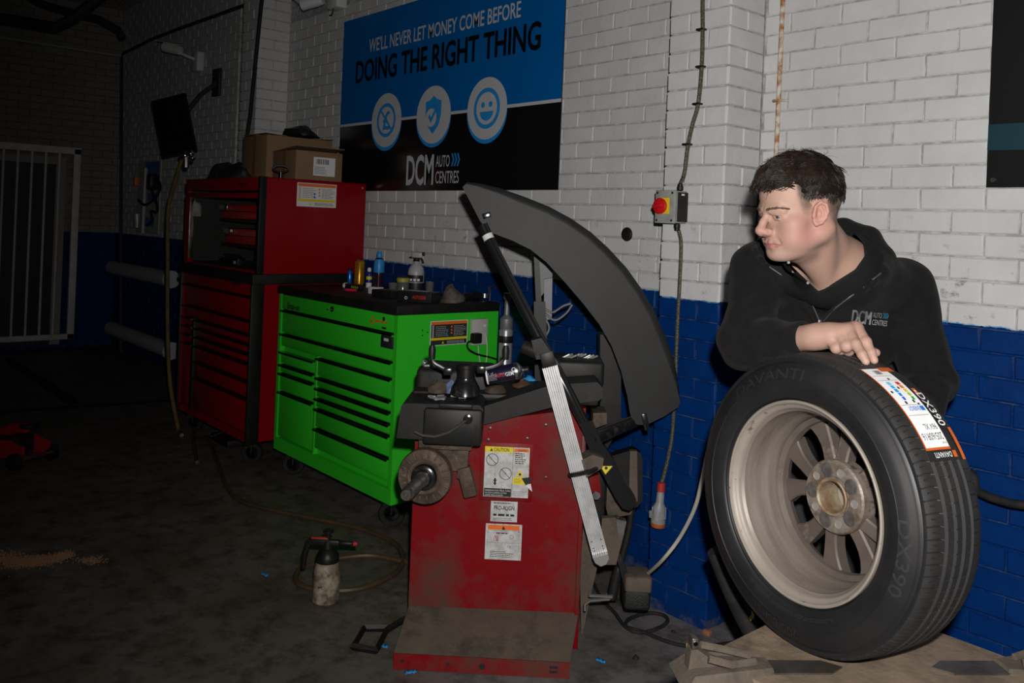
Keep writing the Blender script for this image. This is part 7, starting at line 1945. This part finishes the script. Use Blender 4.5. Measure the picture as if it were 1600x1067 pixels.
# --- trousers and boots (behind the wheel)
hipR, hipL = pelC - RT * .085 + DN * .03, pelC + RT * .085 + DN * .03
kneeR, kneeL = np.array([hipR[0] + .02, hipR[1] - .05, .50]), np.array([hipL[0] + .02, hipL[1] - .02, .50])
ankR, ankL = np.array([hipR[0] - .01, hipR[1] + .03, .10]), np.array([hipL[0] - .01, hipL[1] + .05, .10])
def trous(P):
    d = ell(P, pelC, (.172, .12, .13), BR)
    for h_, k_, a_ in ((hipR, kneeR, ankR), (hipL, kneeL, ankL)):
        d = smin(d, cap(P, h_, k_, .092, .07), .04); d = smin(d, cap(P, k_, a_, .07, .058), .02)
    return d - .004 * wob(P, 24, .8)
tl, th_ = np.minimum(hipR, hipL) - .22, np.maximum(hipR, hipL) + .22; tl[2] = .04
net_obj('work_trousers', trous, tl, (th_[0], th_[1], pelC[2] + .16), .011, mat('trousers_black', (.01, .01, .011), .85), person, None, 1)
fd = np.array([-FW[0] * .8 + .1, -FW[1], 0]); fd /= np.linalg.norm(fd)
for a_ in (ankR, ankL):
    def boot(P, a_=a_):
        a0 = np.array([a_[0], a_[1], .045]); d = smin(cap(P, a0 - fd * .05, a0 + fd * .14, .043, .038), cap(P, a0, a_, .045, .055), .03)
        return smax(d, (.002 - P[:, 2]).astype(f32), .004)
    net_obj('boot', boot, np.array([a_[0], a_[1], .05]) - (.25, .25, .06), np.array([a_[0], a_[1], .05]) + (.25, .25, .12), .008, RUBBER, person, None, 1)

# --- hair: tufted strands over a close cap
hair_m = mat('hair_brown', (.012, .0075, .0055), .45, spec=.35, c2=(.024, .0145, .0095), vscale=60)
hair_cm = mat('hair_under', (.008, .0055, .0045), .9, spec=.1)
sc_c, sc_r = np.array([0, -.010, .035]), np.array([.0775, .0985, .0905])
def hair_cap(Pw):
    P = (Pw - Hc.astype(f32)) @ Rh; S = P.copy(); S[:, 0] = np.abs(S[:, 0])
    d = ell(S, sc_c + (0, 0, .004), sc_r + (.004, .004, .008)) - .003 * wob(P, 120, .3)
    y = P[:, 1]; hl = np.interp(y, [-.13, -.06, 0, .04, .062, .085], [.012, .018, .026, .030, .048, .062])
    return smax(d, (hl - P[:, 2]).astype(f32), .012)
hair = net_obj('hair', hair_cap, Hc - .15, Hc + .17, .004, hair_cm, body, None, 0)
rh = random.Random(4); strands = MB()
def strand(root, nrm, flow, L, curl, lift0, lift1, r0=.0011, n=6, ph=0.0):
    p = np.array(root); pts = [p.copy()]; st_ = L / n
    for i in range(n):
        t = (i + .5) / n
        q = (p - sc_c) / sc_r; nn = q / sc_r; nn /= np.linalg.norm(nn)
        fl = flow - nn * (flow @ nn); fl /= np.linalg.norm(fl) + 1e-9
        sd_ = np.cross(nn, fl)
        dr_ = fl + nn * (lift0 + (lift1 - lift0) * t) + sd_ * curl * sin(ph + t * 5.5)
        p = p + dr_ / np.linalg.norm(dr_) * st_
        q = (p - sc_c) / sc_r; e = np.linalg.norm(q)
        if e < 1.03: p = sc_c + (p - sc_c) / e * 1.03
        pts.append(p.copy())
    W_ = [H2W(*q) for q in pts]
    strands.tube(W_, [r0 * (1 - .8 * (i / n) ** 1.5) for i in range(n + 1)], 3, caps=False)
ncl = 760
for c in range(ncl):
    for _ in range(50):
        th = rh.uniform(0, 2 * pi); z = rh.uniform(-.1, 1)
        nn = np.array([cos(th) * sqrt(max(0, 1 - z * z)), sin(th) * sqrt(max(0, 1 - z * z)), z]); root = sc_c + nn * sc_r
        hl = np.interp(root[1], [-.13, -.06, 0, .04, .062, .085], [.014, .020, .030, .034, .052, .064])
        if root[2] > hl: break
    else: continue
    top = np.clip((root[2] - .06) / .05, 0, 1); front = np.clip((root[1] + .02) / .09, 0, 1)
    x = root[0]
    flow = np.array([.25 * np.sign(x) * (1 - .5 * front) + rh.gauss(0, .28), .95 * top + .35 * front - .25 * (1 - top) * (root[1] < -.02), -.9 * (1 - top) - .15]) + np.array([rh.gauss(0, .2) for _ in range(3)])
    if root[1] < -.06: flow = np.array([.3 * np.sign(x) + rh.gauss(0, .3), -.15 + rh.gauss(0, .2), -.8])
    L = .022 + .022 * top + .034 * top * front + rh.uniform(-.004, .010)
    if root[1] > .045 and root[2] > .05: flow = np.array([rh.gauss(0, .25) + .2 * np.sign(x), 1.0, .15]); L = rh.uniform(.050, .075)
    cl = rh.uniform(-1.3, 1.3); l0 = rh.uniform(.45, .9) * (.45 + .55 * top); l1 = rh.uniform(-.5, .15)
    if root[1] > .045 and root[2] > .05: l0 = rh.uniform(.7, 1.2); l1 = rh.uniform(-.3, .1)
    if top < .2: L *= .7
    ph = rh.uniform(0, 6)
    for k in range(10):
        jr = root + np.array([rh.gauss(0, .0038) for _ in range(3)]); q = (jr - sc_c) / sc_r; jr = sc_c + (jr - sc_c) / np.linalg.norm(q)
        strand(jr, None, flow + np.array([rh.gauss(0, .07) for _ in range(3)]), L * rh.uniform(.85, 1.1), cl * .8, l0, l1, rh.uniform(.0009, .0015), 6, ph)
for k in range(26):                                           # stray hairs standing off the crown
    th = rh.uniform(0, 2 * pi); root = sc_c + np.array([.35 * cos(th), .55 * sin(th), .92]) * sc_r
    strand(root, None, np.array([rh.gauss(0, .8), rh.gauss(0, .9), .2]), rh.uniform(.035, .055), rh.uniform(-1, 1), 1.2, .1, .0006, 6, rh.uniform(0, 6))
so = strands.build('hair_strands', hair_m, hair, smooth=180, world=True); so['kind'] = 'stuff'
brow = MB()
uvb = []
for k in range(190):
    t = rh.random(); uvb.append((1196 + 36 * t, 328.5 - 3.4 * sin(t * 2.3) + rh.gauss(0, 1.1) * (1 - .5 * t), t))
Wb = march_many(skin_sdf, [q[:2] for q in uvb], 1.85)
for w0, q in zip(Wb, uvb):
    t = q[2]
    loc = np.array([(w0 - Hc) @ Lh, (w0 - Hc) @ Fh, (w0 - Hc) @ Uh])
    for s_ in (1, -1):
        p = loc * np.array([s_, 1, 1]); dr_ = np.array([s_ * .8, -.30, .38 - .6 * t]); L = rh.uniform(.006, .010)
        a = H2W(*p); b = H2W(*(p + dr_ * L)) - FW * (.0012 if s_ > 0 else 0) + Fh * .001
        brow.tube([a, (a + b) / 2 - FW * .0008 + Fh * .0006, b], [.0004, .00035, .00015], 3, caps=False)
bo = brow.build('eyebrows', mat('brow_brown', (.085, .052, .038), .7), body, smooth=180, world=True); bo['kind'] = 'stuff'
